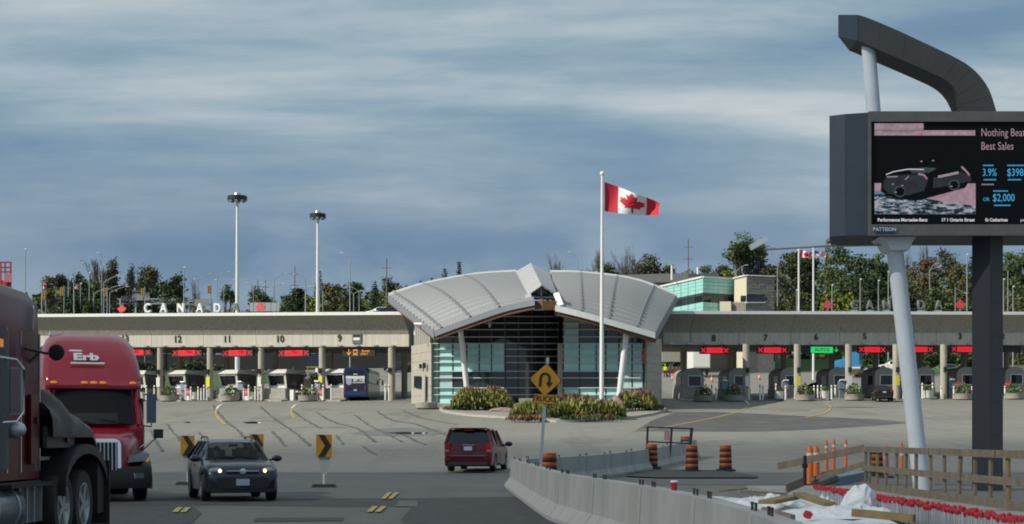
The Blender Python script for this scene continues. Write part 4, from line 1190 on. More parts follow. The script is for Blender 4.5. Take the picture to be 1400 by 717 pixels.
path = smooth_path([(.06, 50, 0), (.86, 31.3, 0), (1.23, 27, 0), (1.73, 23, 0), (2.12, 17.6, 0), (2.14, 12.6, 0), (1.95, 8, 0)], 40)
def along(path, step):
    o = [path[0]]; acc = 0
    for p, q in zip(path, path[1:]):
        acc += (q - p).length
        if acc >= step: o.append(q); acc = 0
    return o
st = along(path, 3.9)
pos = ["at the far tip, beside the burgundy minivan", "second from the far tip of the road row", "third from the far tip of the road row", "fourth from the far tip of the road row", "in the middle of the curve along the road", "two before the one with the red paper cup",
       "just beyond the one with the red paper cup", "carrying the red paper cup", "just nearer than the one with the red paper cup", "nearest, cut by the bottom edge of the picture"]
for i, (a, b) in enumerate(zip(st, st[1:])):
    barrier(b, a, "grey concrete barrier " + pos[min(i, 9)], "concrete barriers along the road", stain=i in (2, 3, 5, 7))
pos = ["by the lone barrel, running back from the tip", "behind the lone barrel", "a third of the way along the back row", "halfway along the back row", "left of the wire gate", "behind the wire gate", "right of the wire gate", "at the far right end of the back row"]
n = 8; A, B = Vector((.35, 50.6, 0)), Vector((9.2, 81, 0))
for i in range(n):
    barrier(A.lerp(B, i / n), A.lerp(B, (i + 1) / n), "grey concrete barrier " + pos[i], "concrete barriers in the back row", loops=True)

def barrel(px, d, h, label, lean=0.0):
    g = GD(px, d)
    t = thing("traffic_barrel", label, "traffic barrel", g, rnd.uniform(0, 3), "orange and black traffic barrels")
    t.rotation_euler = (0, lean, 0)
    part("base", MB().lathe([(.43, 0), (.43, .06), (.36, .10)], n=20), M_BLACK, t)
    z0 = .10; hh = (h - .12) / 8
    for i in range(8):
        r0 = .275 - .005 * i
        part("band", MB().lathe([(r0 - .012, z0 + hh * i), (r0, z0 + hh * i + .02), (r0 - .003, z0 + hh * (i + 1) - .02), (r0 - .016, z0 + hh * (i + 1))], n=20), M_BLACK if i % 2 == 0 else M_ORANGE, t)
    part("top", MB().lathe([(.24, h - .02), (.23, h + .02), (.10, h + .03)], n=20), M_BLACK if False else M_ORANGE, t)
for a in ((750, 47.5, 1.06, "lone orange barrel in the tip between the two barrier rows"), (891, 69.5, 1.04, "orange barrel inside the left half of the wire gate"), (937, 79, 1.08, "orange barrel half hidden behind another at the gate's right post"),
          (946, 66, 1.08, "orange barrel in front, by the gate's right post"), (992, 67, 1.06, "orange barrel standing alone right of the wire gate"), (1198, 62, 1.1, "orange barrel seen through the left end of the timber fence")):
    barrel(*a)
mb = patch([G(*p) for p in ((862, 648), (900, 643), (985, 645), (1036, 652), (1034, 655), (900, 655), (856, 653))], .05, 4)
structure("asphalt_ledge", mb, M_ASPHALT)

def tube_post(px, d, h, w, label, grp="orange delineator posts"):
    g = GD(px, d); t = thing("delineator_post", label, "delineator", g, 0, grp)
    part("base", MB().lathe([(w * 3.2, 0), (w * 3.0, .06), (w * 1.4, .09)], n=16), M_BLACK, t)
    part("tube", MB().lathe([(w, .06), (w * .96, h - .10), (w * .7, h)], n=14), M_DORANGE, t)
    for z in (.80, .62):
        part("white_band", MB().lathe([(w * 1.03, h * z), (w * 1.03, h * z + .08)], n=14), M_WHITE, t)
    part("handle", MB().cyl((0, 0, h), (0, 0, h + .06), w * .45, n=8), M_DORANGE, t)
for a in ((1107.5, 50, 1.22, .105, "left one of the two thick orange posts side by side"), (1116, 50.4, 1.22, .105, "right one of the two thick orange posts side by side"), (1130, 64, 1.3, .07, "thin orange post just right of the thick pair"),
          (1140, 66, 1.3, .07, "thin orange post third from the thick pair"), (1156.5, 68, 1.25, .07, "thin orange post nearest the timber fence's left end"), (1212, 60, 1.15, .09, "orange post seen through the timber fence beside a barrel"), (1233, 64, 1.2, .07, "orange post topping the timber fence left of the white pole")):
    tube_post(*a)
g = GD(1100.5, 47.5); t = thing("sign_stand", "dark thin upright stand left of the thick orange posts", "stand", g)
part("post", MB().cyl(g, g + Vector((0, 0, 1.0)), .05, n=8), M_DARKMETAL, t, 35, True); part("clamp", MB().box(g + Vector((0, 0, .7)), (.16, .1, .12)), M_DARKMETAL, t, 35, True)
part("foot", MB().box(g + Vector((.2, 0, .05)), (1.0, .45, .10)), M_BLACK, t, 35, True)

def timber(a, b, w, h, m, label, cat="plank"):
    return single("timber_plank", MB().bar(a, b, w, h), m, label, cat)
timber(P(1064, 637.5, 49), P(1181, 613, 46), .04, .20, M_TIMBER, "long pale plank slanting up to the timber fence in front of the posts")
timber(P(1108, 656, 48), P(1182, 634, 45), .04, .13, M_TIMBER, "lower pale plank slanting up to the timber fence")
timber(P(1075, 668, 40), P(1098, 659, 40.5), .05, .22, M_TIMBER, "short weathered board end standing by the dark stand")
# timber guard fence along the new walkway
z_s = .17
sl = MB(); ring = [[(6.7, y, -.15), (6.7, y, .155), (9.9, y, .165), (9.9, y, -.15)] for y in (12, 20, 26, 32, 38, 46)]
sl.rings(ring); structure("walkway_slab", sl, M_SLAB)
for y in (22, 26, 30, 34, 38, 42):
    structure("slab_joint", MB().box((8.3, y, .167), (3.1, .02, .006)), M_ASPHALT)
fe = thing("timber_fence", "weathered timber guard fence with three rails running along the walkway", "fence", (9.5, 36, .17))
ys_p = [43, 42.5, 41.6, 40.7, 39.6, 38.6, 37.6, 36.4, 35.2, 34.0, 32.9, 31.8, 30.7, 29.5, 28.3, 27.1]
rg = random.Random(3)
for i, y in enumerate(ys_p):
    w = .13 if i % 3 else .17
    lean = rg.uniform(-.02, .02)
    part("post", MB().bar((9.46 + rg.uniform(-.02, .02), y, .17), (9.46 + lean, y + rg.uniform(-.03, .03), 1.18 + rg.uniform(0, .07)), w, .05, up=(1, 0, 0)), M_TIMBERY if i % 5 == 2 else M_TIMBER, fe, 0, True)
def rail(z0, z1, h, off, cuts):
    for a, b in zip(cuts, cuts[1:]):
        za = z0 + (z1 - z0) * (43.2 - a) / 16.6; zb = z0 + (z1 - z0) * (43.2 - b) / 16.6
        part("rail", MB().bar((off, a, za), (off + rg.uniform(-.02, .02), b + .02, zb), .045, h), M_TIMBER, fe, 0, True)
rail(1.22, 1.20, .15, 9.40, [43.2, 36.2, 31.2, 26.5])
rail(.72, .68, .15, 9.40, [43.2, 38.5, 33.6, 29.9, 26.5])
rail(.25, .25, .17, 9.38, [43.2, 40.2, 36.0, 32.2, 26.5])
# row of capped reinforcing bars
rr = thing("rebar_row", "row of upright steel bars with red safety caps along the slab edge", "rebar", (6.5, 27, .1))
m_bar = MB().cyl((0, 0, 0), (0, 0, .36), .012, n=5).mesh("rod", M_STEEL)
m_cap = MB().lathe([(.018, 0), (.028, .03), (.036, .045), (.036, .060), (.015, .085)], n=8).mesh("cap", M_CAPRED)
k = 0; y = 34.4
while y > 20.3:
    o = put("rod", m_bar, rr, (rg.uniform(-.02, .02) + (.16 if y > 32.5 else 0) * 0 - .0, y - 27, -.0)); o.rotation_euler = (rg.uniform(-.06, .06), rg.uniform(-.06, .06), 0)
    put("cap", m_cap, o, (0, 0, .315 + rg.uniform(-.035, .035))); y -= .049
# white sheeting, bundles and scrap boards
def drape(name, c, rx, ry, h, seed, label, cat, fold=.25, flat=0.0, pk=1.0):
    rg = random.Random(seed); ph = [rg.uniform(0, 6.28) for _ in range(8)]
    def f(u, v):
        a = 2 * math.pi * u; r = v
        rim = 1 + .22 * math.sin(3 * a + ph[0]) + .13 * math.sin(5 * a + ph[1])
        x, y = math.cos(a) * rx * r * rim, math.sin(a) * ry * r * rim
        fz = abs(math.sin(x * 4.1 / max(rx, .3) + ph[2] + 1.5 * math.sin(y * 3 + ph[3]))) * fold + abs(math.sin(7 * a + ph[4] + 3 * r)) * fold * .6 * r
        q = Vector((x * 1.9 + seed * 7, y * 1.1, seed)); rd = 0; am = 1.0
        for o_ in range(3): rd += am * (1 - abs(mnoise.noise(q)) * 2.4); q = q * 2.1; am *= .52
        z = max(0, (1 - r ** 1.5)) ** pk * h * .75 + (rd - .6) * h * fold * .7 * (1 - r * .6) * (1 if r < .97 else .2) + flat
        return (c[0] + x + .10 * mnoise.noise(Vector((x * 3, y * 3, 5 + seed))), c[1] + y, c[2] + max(z, .01))
    return single(name, MB().grid(f, 110, 40), M_TARP, label, cat, None, 180)
sheet_ = MB().grid(lambda u, v: (2.5 + 3.85 * u + .25 * math.sin(v * 9), 12 + 25 * v + .6 * math.sin(u * 7), .10 + .05 * abs(math.sin(u * 11 + v * 5)) + .04 * abs(math.sin(v * 31 + u * 3)) + .30 * ss(.55, .0, v)), 40, 70)
single("plastic_sheet", sheet_, M_TARP, "wide white plastic sheet spread on the ground beside the road barrier", "plastic sheet", None, 25)
drape("tarpaulin", (5.15, 32.0, .08), .85, 1.6, .32, 1, "crumpled white tarpaulin heap at the left of the work area", "tarpaulin", .45, 0, .8)
drape("tarpaulin", (5.85, 28.2, .15), 1.1, 1.3, .17, 2, "low crumpled white tarpaulin in the middle, by the red scrap", "tarpaulin", .6, 0, .8)
drape("tarpaulin", (6.55, 33.5, .05), .35, 1.2, .42, 3, "white tarpaulin bunched over the far end of the red caps", "tarpaulin", .5)
bm_ = MB().blob((0, 0, 0), (1, 1, 1), 8, 5, .05)
vv = []
for v in bm_.v:
    p = Vector(v); k = 1 + .10 * (1 - 2.2 * abs(mnoise.noise(p * 1.6 + Vector((3, 1, 2))))) + .035 * (1 - 2.2 * abs(mnoise.noise(p * 3.7)))
    vv.append((6.22 + p.x * .25 * k * (1.15 - .45 * p.z), 28.8 + p.y * .40 * k, .36 + p.z * .29 * k + .12 * max(0, p.x) * max(0, p.z)))
bm_.v = vv
single("wrapped_bundle", bm_, M_TARP, "white wrapped bundle with a peak in front of the red caps", "bundle", None, 40)
drape("tarpaulin", (6.05, 28.0, .12), .66, .8, .24, 5, "white tarpaulin folded below the peaked bundle", "tarpaulin", .5, 0, .7)
timber(P(1010, 672, 33), P(1075, 676, 33), .3, .06, M_TIMBER, "flat brown board lying across the white sheeting at the left")
timber(P(1048, 687, 30), P(1082, 680, 31), .34, .07, M_TIMBERY, "brown board end between the two white heaps")
timber(P(1092, 676, 31), P(1135, 690, 29), .24, .07, M_TIMBERY, "plank sloping down toward the peaked bundle")
timber(P(1044, 697, 27), P(1084, 708, 26), .09, .09, M_TIMBER, "grey batten lying on the sheet near the road barrier")
timber(P(1166, 701, 25.5), P(1250, 709, 25), .14, .12, M_TIMBERY, "short thick timber in front of the white bundle")
timber(P(980, 672, 36), P(1020, 668, 38), .10, .03, M_TIMBERY, "thin tan board beyond the sheeting, left of the white heap")
single("red_scrap", MB().blob((P(1105, 704, 26)), (.07, .09, .07), 3, 2, .3), M_CAPRED, "small red scrap lying on the white sheet", "scrap")
single("pipe_roll", MB().cyl(P(1118, 664, 44), P(1142, 655, 46), .11, n=12), mat("dark_green_roll", (.03, .05, .045), .6), "dark rolled sheet sticking out beyond the white tarpaulin", "roll")
single("low_kerb_block", MB().bar(P(1122, 662, 50), P(1180, 650, 52), .5, .28), M_CABINET, "blue grey concrete kerb block behind the slanting planks", "kerb block")
# wire gate
gt = thing("wire_gate", "tall dark wire mesh gate panel with a small pink notice, among the barrels", "gate", GD(912, 74))
D = 74
for x0, y0, x1, y1 in ((883.5, 641, 885.5, 583), (914.5, 642, 918.5, 585), (940, 641, 946, 585)):
    part("post", MB().cyl(P(x0, y0 + 1.5, D), P(x1, y1, D), .05 if x0 < 930 else .07, n=8), M_DARKMETAL, gt, 35, True)
rl = MB()
for a, b in (((885.5, 584), (946, 586.5)), ((884.5, 604), (943.5, 606.5)), ((883.5, 639), (940, 640))): rl.cyl(P(*a, D), P(*b, D), .032, n=8)
part("rail", rl, M_DARKMETAL, gt, 35, True)
ms = MB()
for i in range(1, 24): ms.cyl(P(883.6 + i * 2.45, 640, D), P(885.5 + i * 2.5, 584.5, D), .0035, n=3)
for j in range(1, 16): ms.cyl(P(884, 640 - j * 3.6, D), P(942, 641 - j * 3.6, D), .003, n=3)
tag(part("wire_mesh", ms, M_STEEL, gt, 35, True), kind='stuff')
part("notice", MB().box(P(912, 596.5, D - .08), (.26, .02, .42)), mat("faded_pink", (.45, .25, .28), .6), gt, 0, True)
# red paper cup on the barrier
q = P(901, 672.5, 19.9)
t = thing("paper_cup", "red paper cup with a white rim standing on the road barrier", "cup", (q.x, q.y, .86))
cx = min(path, key=lambda p: abs(p.y - 19.9)).x; t.location = (cx + .02, 19.9, .86)
part("body", MB().lathe([(.035, 0), (.045, .10)], n=16), M_CAPRED, t); part("lid", MB().lathe([(.048, .10), (.048, .115), (.04, .122)], n=16), M_WHITE, t)

# trucks turn sign
d = 47
g = GD(735, d); g.z = 0
t = thing("warning_sign", "yellow diamond sign with a black turning arrow above a TRUCKS plate on a leaning post", "sign", g)
a, b = P(737, 657, d), P(749, 489, d)
part("post", MB().bar(a + Vector((0, .06, -.25)), b + Vector((0, .06, 0)), .09, .05, up=(0, 1, 0)), M_TIMBER if False else M_STEEL, t, 0, True)
part("post_foot", MB().blob((a.x, a.y, .16), (.28, .28, .22), 4, 2, .2), M_REBAR, t, 35, True)
c = P(746, 519.5, d); s1 = 21.5 * d / F
M = frame3(c, (math.cos(R(4)), 0, -math.sin(R(4))), (0, 0, 1))
def rsq(r, k=.10):
    o = []
    for i in range(4):
        a0 = math.pi / 2 * i
        for da in (-k, k): o.append((r * math.cos(a0 + da) * (1 - .0), r * math.sin(a0 + da)))
    return o
part("diamond_edge", MB().poly(rsq(s1), M, .02), M_BLACK, t, 0, True)
M2 = M @ Matrix.Translation((0, 0, .022))
part("diamond_face", MB().poly(rsq(s1 * .94), M2, .006), M_SIGNY, t, 0, True)
u = s1 / 21.5
arc = [(-9.2, -10), (-8.6, 2)] + [(-1.0 + 7.6 * math.cos(math.pi - i * math.pi / 10), 2.4 + 7.6 * math.sin(math.pi - i * math.pi / 10)) for i in range(11)] + [(6.6, -3.5)]
inn = [(3.2, -3.5)] + [(-1.0 + 4.2 * math.cos(i * math.pi / 10), 2.4 + 4.2 * math.sin(i * math.pi / 10)) for i in range(11)] + [(-5.2, 2), (-5.7, -10)]
M3 = M @ Matrix.Translation((0, 0, .032))
part("turn_arrow", MB().poly([(x * u, y * u) for x, y in arc + [(6.6, -3.5), (10.2, -2.6), (5.0, -10.8), (0.2, -3.6), (3.2, -3.5)] + inn[1:]], M3, .006), M_BLACK, t, 0, True)
c = P(743.8, 545.8, d); M = frame3(c, (math.cos(R(4)), 0, -math.sin(R(4))), (0, 0, 1))
def rrect(w, h, r):
    o = []
    for sx, sy, a0 in ((1, -1, -90), (1, 1, 0), (-1, 1, 90), (-1, -1, 180)):
        for k in range(4): o.append((sx * (w / 2 - r) + r * math.cos(R(a0 + 30 * k)), sy * (h / 2 - r) + r * math.sin(R(a0 + 30 * k))))
    return o
part("plate_edge", MB().poly(rrect(31 * u, 13.5 * u, 2 * u), M, .02), M_BLACK, t, 0, True)
part("plate_face", MB().poly(rrect(29.6 * u, 12.1 * u, 1.6 * u), M @ Matrix.Translation((0, 0, .022)), .006), M_SIGNY, t, 0, True)
o = put("lettering", text_mesh("TRUCKS", 11.0 * u, .002, mats=M_BLACK, bold=.003, xs=.80), t); o.matrix_basis = M @ Matrix.Translation((0, 0, .034)); o.matrix_parent_inverse = Matrix.Translation(-g)

# chevron boards
def chevron(px, d, ytop, w_px, h_px, ybase, label, yaw=0.0):
    g = GD(px, d); t = thing("chevron_sign", label, "sign", g, yaw, "black and yellow chevron boards")
    w, h = w_px * d / F, h_px * d / F; zc = ZC + (HY - ytop) * d / F - h / 2 - g.z
    M = frame3((0, 0, zc), (1, 0, 0), (0, 0, 1))
    part("board", MB().poly([(-w / 2, -h / 2), (w / 2, -h / 2), (w / 2, h / 2), (-w / 2, h / 2)], M, .02), M_SIGNY, t, 0)
    cv = [(-.36, -.5), (.02, -.5), (.46, 0), (.02, .5), (-.36, .5), (.06, 0)]
    part("chevron", MB().poly([(x * w, y * h) for x, y in cv], M @ Matrix.Translation((0, 0, .024)), .004), M_BLACK, t, 0)
    zb = zc - h / 2
    part("support", MB().add([(-w * .42, .03, zb + .02), (w * .42, .03, zb + .02), (.04, .03, .25), (-.04, .03, .25)] + [(-w * .42, .05, zb + .02), (w * .42, .05, zb + .02), (.04, .05, .25), (-.04, .05, .25)],
                             [(3, 2, 1, 0), (4, 5, 6, 7), (0, 1, 5, 4), (1, 2, 6, 5), (2, 3, 7, 6), (3, 0, 4, 7)]), mat("support_white", (.40, .42, .42), .5), t, 0)
    part("stem", MB().cyl((0, .04, 0), (0, .04, .4), .03, n=8), M_WHITE, t)
    part("base", MB().box((0, .04, .05), (.75, .5, .10), taper=(.85, .8)), M_BLACK, t)
chevron(443, 49.5, 594.5, 21.5, 30.5, 668, "chevron board standing alone right of the hatchback")
chevron(351, 59, 594, 19, 28, 650, "chevron board half hidden behind the hatchback's roof")
chevron(256.5, 52, 596, 19, 27, 660, "chevron board left of the hatchback, right of the red truck")
# ------------------------------------------------------------------ vehicles
def paint(name, col, rough=.32, metal=.25): return mat(name, col, rough, metal, coat=.22, var=.08, vscale=4)
M_CARGLASS = glass("car_glass", (.03, .035, .04), .26, .03)
M_CARDARK = mat("car_dark_glass", (.010, .011, .013), .05, spec=.7)
M_TRIM = mat("black_trim", (.018, .018, .019), .6)
M_SEAT = mat("seat_cloth", (.035, .035, .038), .9)
M_HEAD = mat("headlamp_clear", (.26, .28, .30), .10, .4)
M_HEADLIT = mat("headlamp_bulb", (.8, .6, .3), .3, emit=(1.0, .62, .24), estr=5.0)
M_TAIL = mat("tail_lamp_red", (.32, .008, .012), .15, coat=.5)
M_PLATE = mat("number_plate", (.36, .42, .52), .5)
M_RIM = mat("alloy_rim", (.38, .39, .40), .3, .8)

def loft_car(root, st, mats_, arches, ground=.2, steps=True):
    """body of rings along y. st rows: y, ztop, zbelt, w_low, w_belt, w_top, flags; arches: (y, r). Returns nothing; adds body and glass parts"""
    rows = [dict(zip(("y", "zt", "zb", "wl", "wb", "wt", "fl"), r)) for r in st]
    ys = set(round(r["y"], 3) for r in rows)
    for ya, ra in arches:
        for k in range(-4, 5): ys.add(round(ya + (ra + .06) * math.sin(k * math.pi / 8), 3))
    y0, y1 = rows[0]["y"], rows[-1]["y"]                 # front (max) to rear (min)
    ys = sorted([y for y in ys if y1 <= y <= y0], reverse=True)
    def at(y):
        for a, b in zip(rows, rows[1:]):
            if b["y"] - 1e-6 <= y <= a["y"] + 1e-6:
                t = (a["y"] - y) / max(a["y"] - b["y"], 1e-6)
                return {k: a[k] + (b[k] - a[k]) * t for k in ("zt", "zb", "wl", "wb", "wt")}, a["fl"]
        return rows[-1], ''
    rings, flags = [], []
    for y in ys:
        r, fl = at(y - 1e-4 if y > y1 else y)
        r, _ = at(y)
        zl = ground
        ends = min(1, (y0 - y) / .12, (y - y1) / .12)
        zl += .07 * (1 - max(0, ends))
        for ya, ra in arches:
            q = (ra + .06) ** 2 - (y - ya) ** 2
            if q > 0: zl = max(zl, ra + math.sqrt(q) * .98)
        zl = min(zl, r["zb"] - .10)
        zm = max(zl + .03, min(.42 * r["zb"] + .58 * zl + .05, r["zb"] - .05)); zm2 = zl + (r["zb"] - zl) * .72
        half = [(0, zl), (r["wl"] - .06, zl), (r["wl"], zl + .05), (r["wl"] + .015, max(zm, zl + .08)), (r["wb"] + .012, max(zm2, zl + .10)), (r["wb"], r["zb"]),
                (r["wt"], r["zb"] + (r["zt"] - r["zb"]) * .86), (r["wt"] * .82, r["zt"] - .015), (0, r["zt"])]
        ring = [(x, y, z) for x, z in half] + [(-x, y, z) for x, z in half[-2:0:-1]]
        rings.append(ring); flags.append(at(y - 1e-3)[1] if y > y1 else '')
    n = len(rings[0])                                    # 16 points
    body = MB(); gl = {'windshield': MB(), 'rear_window': MB(), 'side_window': MB(), 'side_window_left': MB()}
    body.v = [p for r in rings for p in r]
    for j in range(len(rings) - 1):
        for i in range(n):
            k = (i + 1) % n; f = [j * n + i, j * n + k, (j + 1) * n + k, (j + 1) * n + i]
            fl = flags[j]; tgt = None
            if i in (5, 10) and 'S' in fl: tgt = 'side_window' if i == 5 else 'side_window_left'
            if i in (6, 7, 8, 9) and 'W' in fl: tgt = 'windshield'
            if i in (6, 7, 8, 9) and 'R' in fl: tgt = 'rear_window'
            if tgt: gl[tgt].add([body.v[q] for q in f], [(0, 1, 2, 3)])
            else: body.f.append(f); body.m.append(0)
    body.f.append(list(range(n))); body.m.append(0)
    body.f.append([(len(rings) - 1) * n + i for i in range(n - 1, -1, -1)]); body.m.append(0)
    part("body", body, mats_[0], root, 38)
    for nm, g in gl.items():
        if g.v: part(nm.replace('_left', ''), g, mats_[1], root, 38)
_wheel = {}
def wheel(root, x, y, r, w=.20, rim=True, lit=M_RIM):
    key = (r, w, lit.name)
    if key not in _wheel:
        ty = MB().lathe([(r * .62, -w / 2), (r * .94, -w / 2), (r, -w * .32), (r, w * .32), (r * .94, w / 2), (r * .62, w / 2)], n=26, axis='X', cap=False).mesh("tyre", M_BLACK)
        rm = MB(); rm.lathe([(.01, -w * .2), (r * .63, -w * .2)], n=20, axis='X', cap=False); rm.lathe([(r * .60, -w * .40), (r * .64, w * .49), (r * .58, w * .50), (r * .50, w * .30), (r * .12, w * .36), (0.01, w * .40)], n=20, axis='X')
        for k in range(5):
            a = 2 * math.pi * k / 5; rm.bar((w * .40, 0, 0), (w * .44, r * .58 * math.cos(a), r * .58 * math.sin(a)), r * .16, .03, up=(1, 0, 0))
        _wheel[key] = (ty, rm.mesh("rim", lit))
    t = put("wheel", _wheel[key][0], root, (x, y, r))
    rmo = put("rim", _wheel[key][1], t)
    if x < 0: rmo.rotation_euler = (0, 0, math.pi)
    return t
def seats(root, rows_, zc, zh):
    for y in rows_:
        for x in (-.38, .38):
            part("seat", MB().box((x, y, zc + .05), (.5, .5, .5)).box((x, y - .22, zc + .45), (.46, .14, .65), (R(-10), 0, 0)).box((x, y - .29, zh), (.26, .10, .18)), M_SEAT, root)
def mirror(root, x, y, z, m, s=1.0):
    mb = MB().blob((x + math.copysign(.10 * s, x), y, z), (.13 * s, .08 * s, .085 * s), 2, 2, .03); mb.bar((x - math.copysign(.10, x), y, z - .05), (x + math.copysign(.05, x), y, z - .02), .05, .05)
    part("mirror", mb, m, root)
def pillars(root, m, pts):
    for a, b, r in pts:
        for s in (-1, 1): part("pillar", MB().tube([(a[0] * s, a[1], a[2]), (b[0] * s, b[1], b[2])], r, 6), m, root)

def hatchback(name, label, loc, rz, pm, gm, interior=True, grp=None, lights=True):
    t = thing(name, label, "car", loc, rz, grp)
    st = [(2.20, .60, .52, .60, .66, .56, ''), (2.14, .76, .66, .74, .76, .62, ''), (2.0, .86, .76, .82, .84, .70, ''), (1.70, .93, .82, .86, .87, .74, ''), (1.12, 1.00, .90, .87, .875, .76, 'W'),
          (.78, 1.18, .92, .87, .875, .70, 'WS'), (.30, 1.42, .94, .87, .875, .62, 'S'), (-.05, 1.49, .95, .87, .875, .60, 'S'), (-1.20, 1.49, .97, .87, .875, .585, 'S'), (-1.95, 1.42, .99, .86, .865, .56, 'R'),
          (-2.16, 1.05, .97, .85, .85, .68, ''), (-2.25, .80, .70, .80, .81, .70, ''), (-2.27, .60, .52, .76, .77, .68, '')]
    loft_car(t, st, (pm, gm), ((1.38, .32), (-1.32, .32)), .21)
    for x in (-.79, .79):
        for y in (1.38, -1.32): wheel(t, x, y, .32, .21)
    pillars(t, pm, [((.74, 1.10, .98), (.60, .28, 1.42), .035), ((.60, .28, 1.42), (.565, -1.9, 1.43), .03), ((.865, -.35, .96), (.60, -.40, 1.44), .035), ((.86, -1.25, .98), (.58, -1.28, 1.44), .04), ((.85, -2.0, 1.0), (.56, -1.85, 1.42), .06)])
    rails = MB(); 
    for x in (-.56, .56): rails.tube([(x, -.1, 1.50), (x, -.3, 1.545), (x, -1.5, 1.545), (x, -1.7, 1.49)], .018, 6)
    part("roof_rail", rails, M_TRIM, t)
    for x in (-.90, .90): mirror(t, x, .95, 1.02, pm)
    for s in (-1, 1):
        h = part("headlight", MB().blob((.60 * s, 2.03, .735), (.20, .13, .085), 3, 2, .0), M_HEAD, t)
        if lights: part("bulb", MB().blob((.53 * s, 2.145, .735), (.045, .04, .045), 1, 1, 0), M_HEADLIT, h)
        part("fog_lamp", MB().box((.60 * s, 2.10, .43), (.22, .12, .12)), M_TRIM, t)
        part("tail_lamp", MB().blob((.74 * s, -2.12, .95), (.10, .10, .17), 3, 2, 0), M_TAIL, t)
        part("door_handle", MB().box((.885 * s, -.25, .84), (.03, .18, .03)).box((.885 * s, -1.15, .86), (.03, .18, .03)), pm, t)
    gr = MB().box((0, 2.165, .71), (.74, .06, .09), (R(-20), 0, 0)); g = part("grille", gr, M_TRIM, t)
    part("grille_bar", MB().bar((-.38, 2.20, .735), (.38, 2.20, .735), .03, .022), M_CHROME, g)
    part("emblem", MB().lathe([(.075, 0), (.075, .02), (.06, .025)], c=(0, 2.19, .72), n=16, axis='Y').box((-.03, 2.215, .72), (.015, .02, .075)).box((.03, 2.215, .72), (.015, .02, .075)).box((0, 2.215, .72), (.05, .02, .014)), M_CHROME, g)
    part("air_intake", MB().poly([(-.48, -.11), (.48, -.11), (.56, .12), (-.56, .12)], frame3((0, 2.19, .44), (-1, 0, 0), (0, 0, 1)), .03), M_TRIM, t)
    part("number_plate", MB().box((0, 2.235, .47), (.31, .02, .155)), M_PLATE, t)
    part("bumper_lip", MB().bar((-.72, 2.13, .27), (.72, 2.13, .27), .14, .07), M_TRIM, t)
    part("wiper", MB().bar((-.5, 1.08, 1.03), (.05, .98, 1.09), .02, .015).bar((.05, 1.08, 1.03), (.55, .98, 1.09), .02, .015), M_TRIM, t)
    if interior:
        seats(t, (.1, -.8), .45, 1.18)
        part("dashboard", MB().box((0, .78, .86), (1.45, .45, .2)), M_SEAT, t)
        part("steering_wheel", MB().tube([(-.36 + .17 * math.cos(a), .50, .92 + .17 * math.sin(a)) for a in [i * math.pi / 6 for i in range(13)]], .014, 6), M_TRIM, t)
        part("rear_view_mirror", MB().box((0, .42, 1.33), (.22, .03, .06)), M_TRIM, t)
    return t
M_P_BLUE = paint("blue_grey_paint", (.026, .036, .052), .25, .45)
g = GD(316, 40.2)
hatch = hatchback("hatchback_car", "blue grey hatchback with lit headlights driving toward the viewer", g, R(180 + 17), M_P_BLUE, M_CARGLASS)

def minivan():
    pm = paint("burgundy_paint", (.080, .005, .016), .25, .3)
    g = GD(653.5, 67.5)
    t = thing("minivan", "burgundy minivan seen from behind, driving away beside the barrier tip", "minivan", g, R(-8))
    st = [(2.55, .70, .60, .70, .74, .6, ''), (2.45, .88, .78, .86, .88, .72, ''), (2.0, 1.02, .92, .95, .96, .80, ''), (1.55, 1.12, 1.0, .97, .975, .84, 'W'), (.75, 1.64, 1.04, .975, .985, .76, 'S'), (.3, 1.74, 1.05, .98, .985, .76, 'S'),
          (-1.6, 1.77, 1.06, .98, .985, .77, 'S'), (-2.18, 1.75, 1.07, .975, .98, .765, 'R'), (-2.42, 1.14, 1.06, .965, .965, .86, ''), (-2.50, 1.04, .92, .95, .955, .86, ''), (-2.52, .72, .64, .95, .95, .85, ''), (-2.60, .64, .58, .92, .92, .80, ''), (-2.58, .44, .40, .90, .90, .8, '')]
    loft_car(t, st, (pm, M_CARDARK), ((1.58, .34), (-1.50, .34)), .22)
    for x in (-.87, .87):
        for y in (1.58, -1.50): wheel(t, x, y, .345, .22)
    for x in (-1.0, 1.0): mirror(t, x, 1.25, 1.12, M_TRIM, 1.3)
    pillars(t, pm, [((.97, .1, 1.06), (.77, .1, 1.69), .04), ((.97, -1.05, 1.07), (.78, -1.05, 1.71), .04), ((.955, -2.38, 1.10), (.765, -2.18, 1.73), .07)])
    sp = MB().box((0, -2.24, 1.765), (1.45, .30, .04)); part("roof_spoiler", sp, pm, t)
    for s in (-1, 1):
        tl = part("tail_lamp", MB().box((.86 * s, -2.46, .98), (.22, .16, .40), (R(4), 0, R(-9 * s))), M_TAIL, t)
        part("reverse_lamp", MB().box((.86 * s, -2.545, .86), (.17, .02, .07)), M_HEAD, tl)
        part("rear_reflector", MB().box((.80 * s, -2.62, .52), (.16, .02, .04)), M_TAIL, t)
    part("plate_recess", MB().box((0, -2.515, .96), (.64, .03, .20)), M_TRIM, t)
    part("number_plate", MB().box((0, -2.535, .95), (.34, .02, .16)), M_PLATE, t)
    part("bumper_step", MB().box((0, -2.60, .655), (1.45, .03, .035)), M_CHROME, t)
    part("lettering", MB(), M_CHROME, t) if False else put("lettering", text_mesh("DODGE", .085, .004, mats=M_CHROME, spacing=1.9), t, (0, -2.50, 1.09), (R(86), 0, 0))
    part("lower_bumper", MB().box((0, -2.55, .34), (1.6, .12, .12)), M_TRIM, t)
    part("rear_wiper", MB().bar((.05, -2.44, 1.14), (.45, -2.37, 1.26), .02, .02), M_TRIM, t)
    part("high_brake_lamp", MB().box((0, -2.36, 1.69), (.4, .03, .03)), M_TAIL, t)
    return t
minivan()

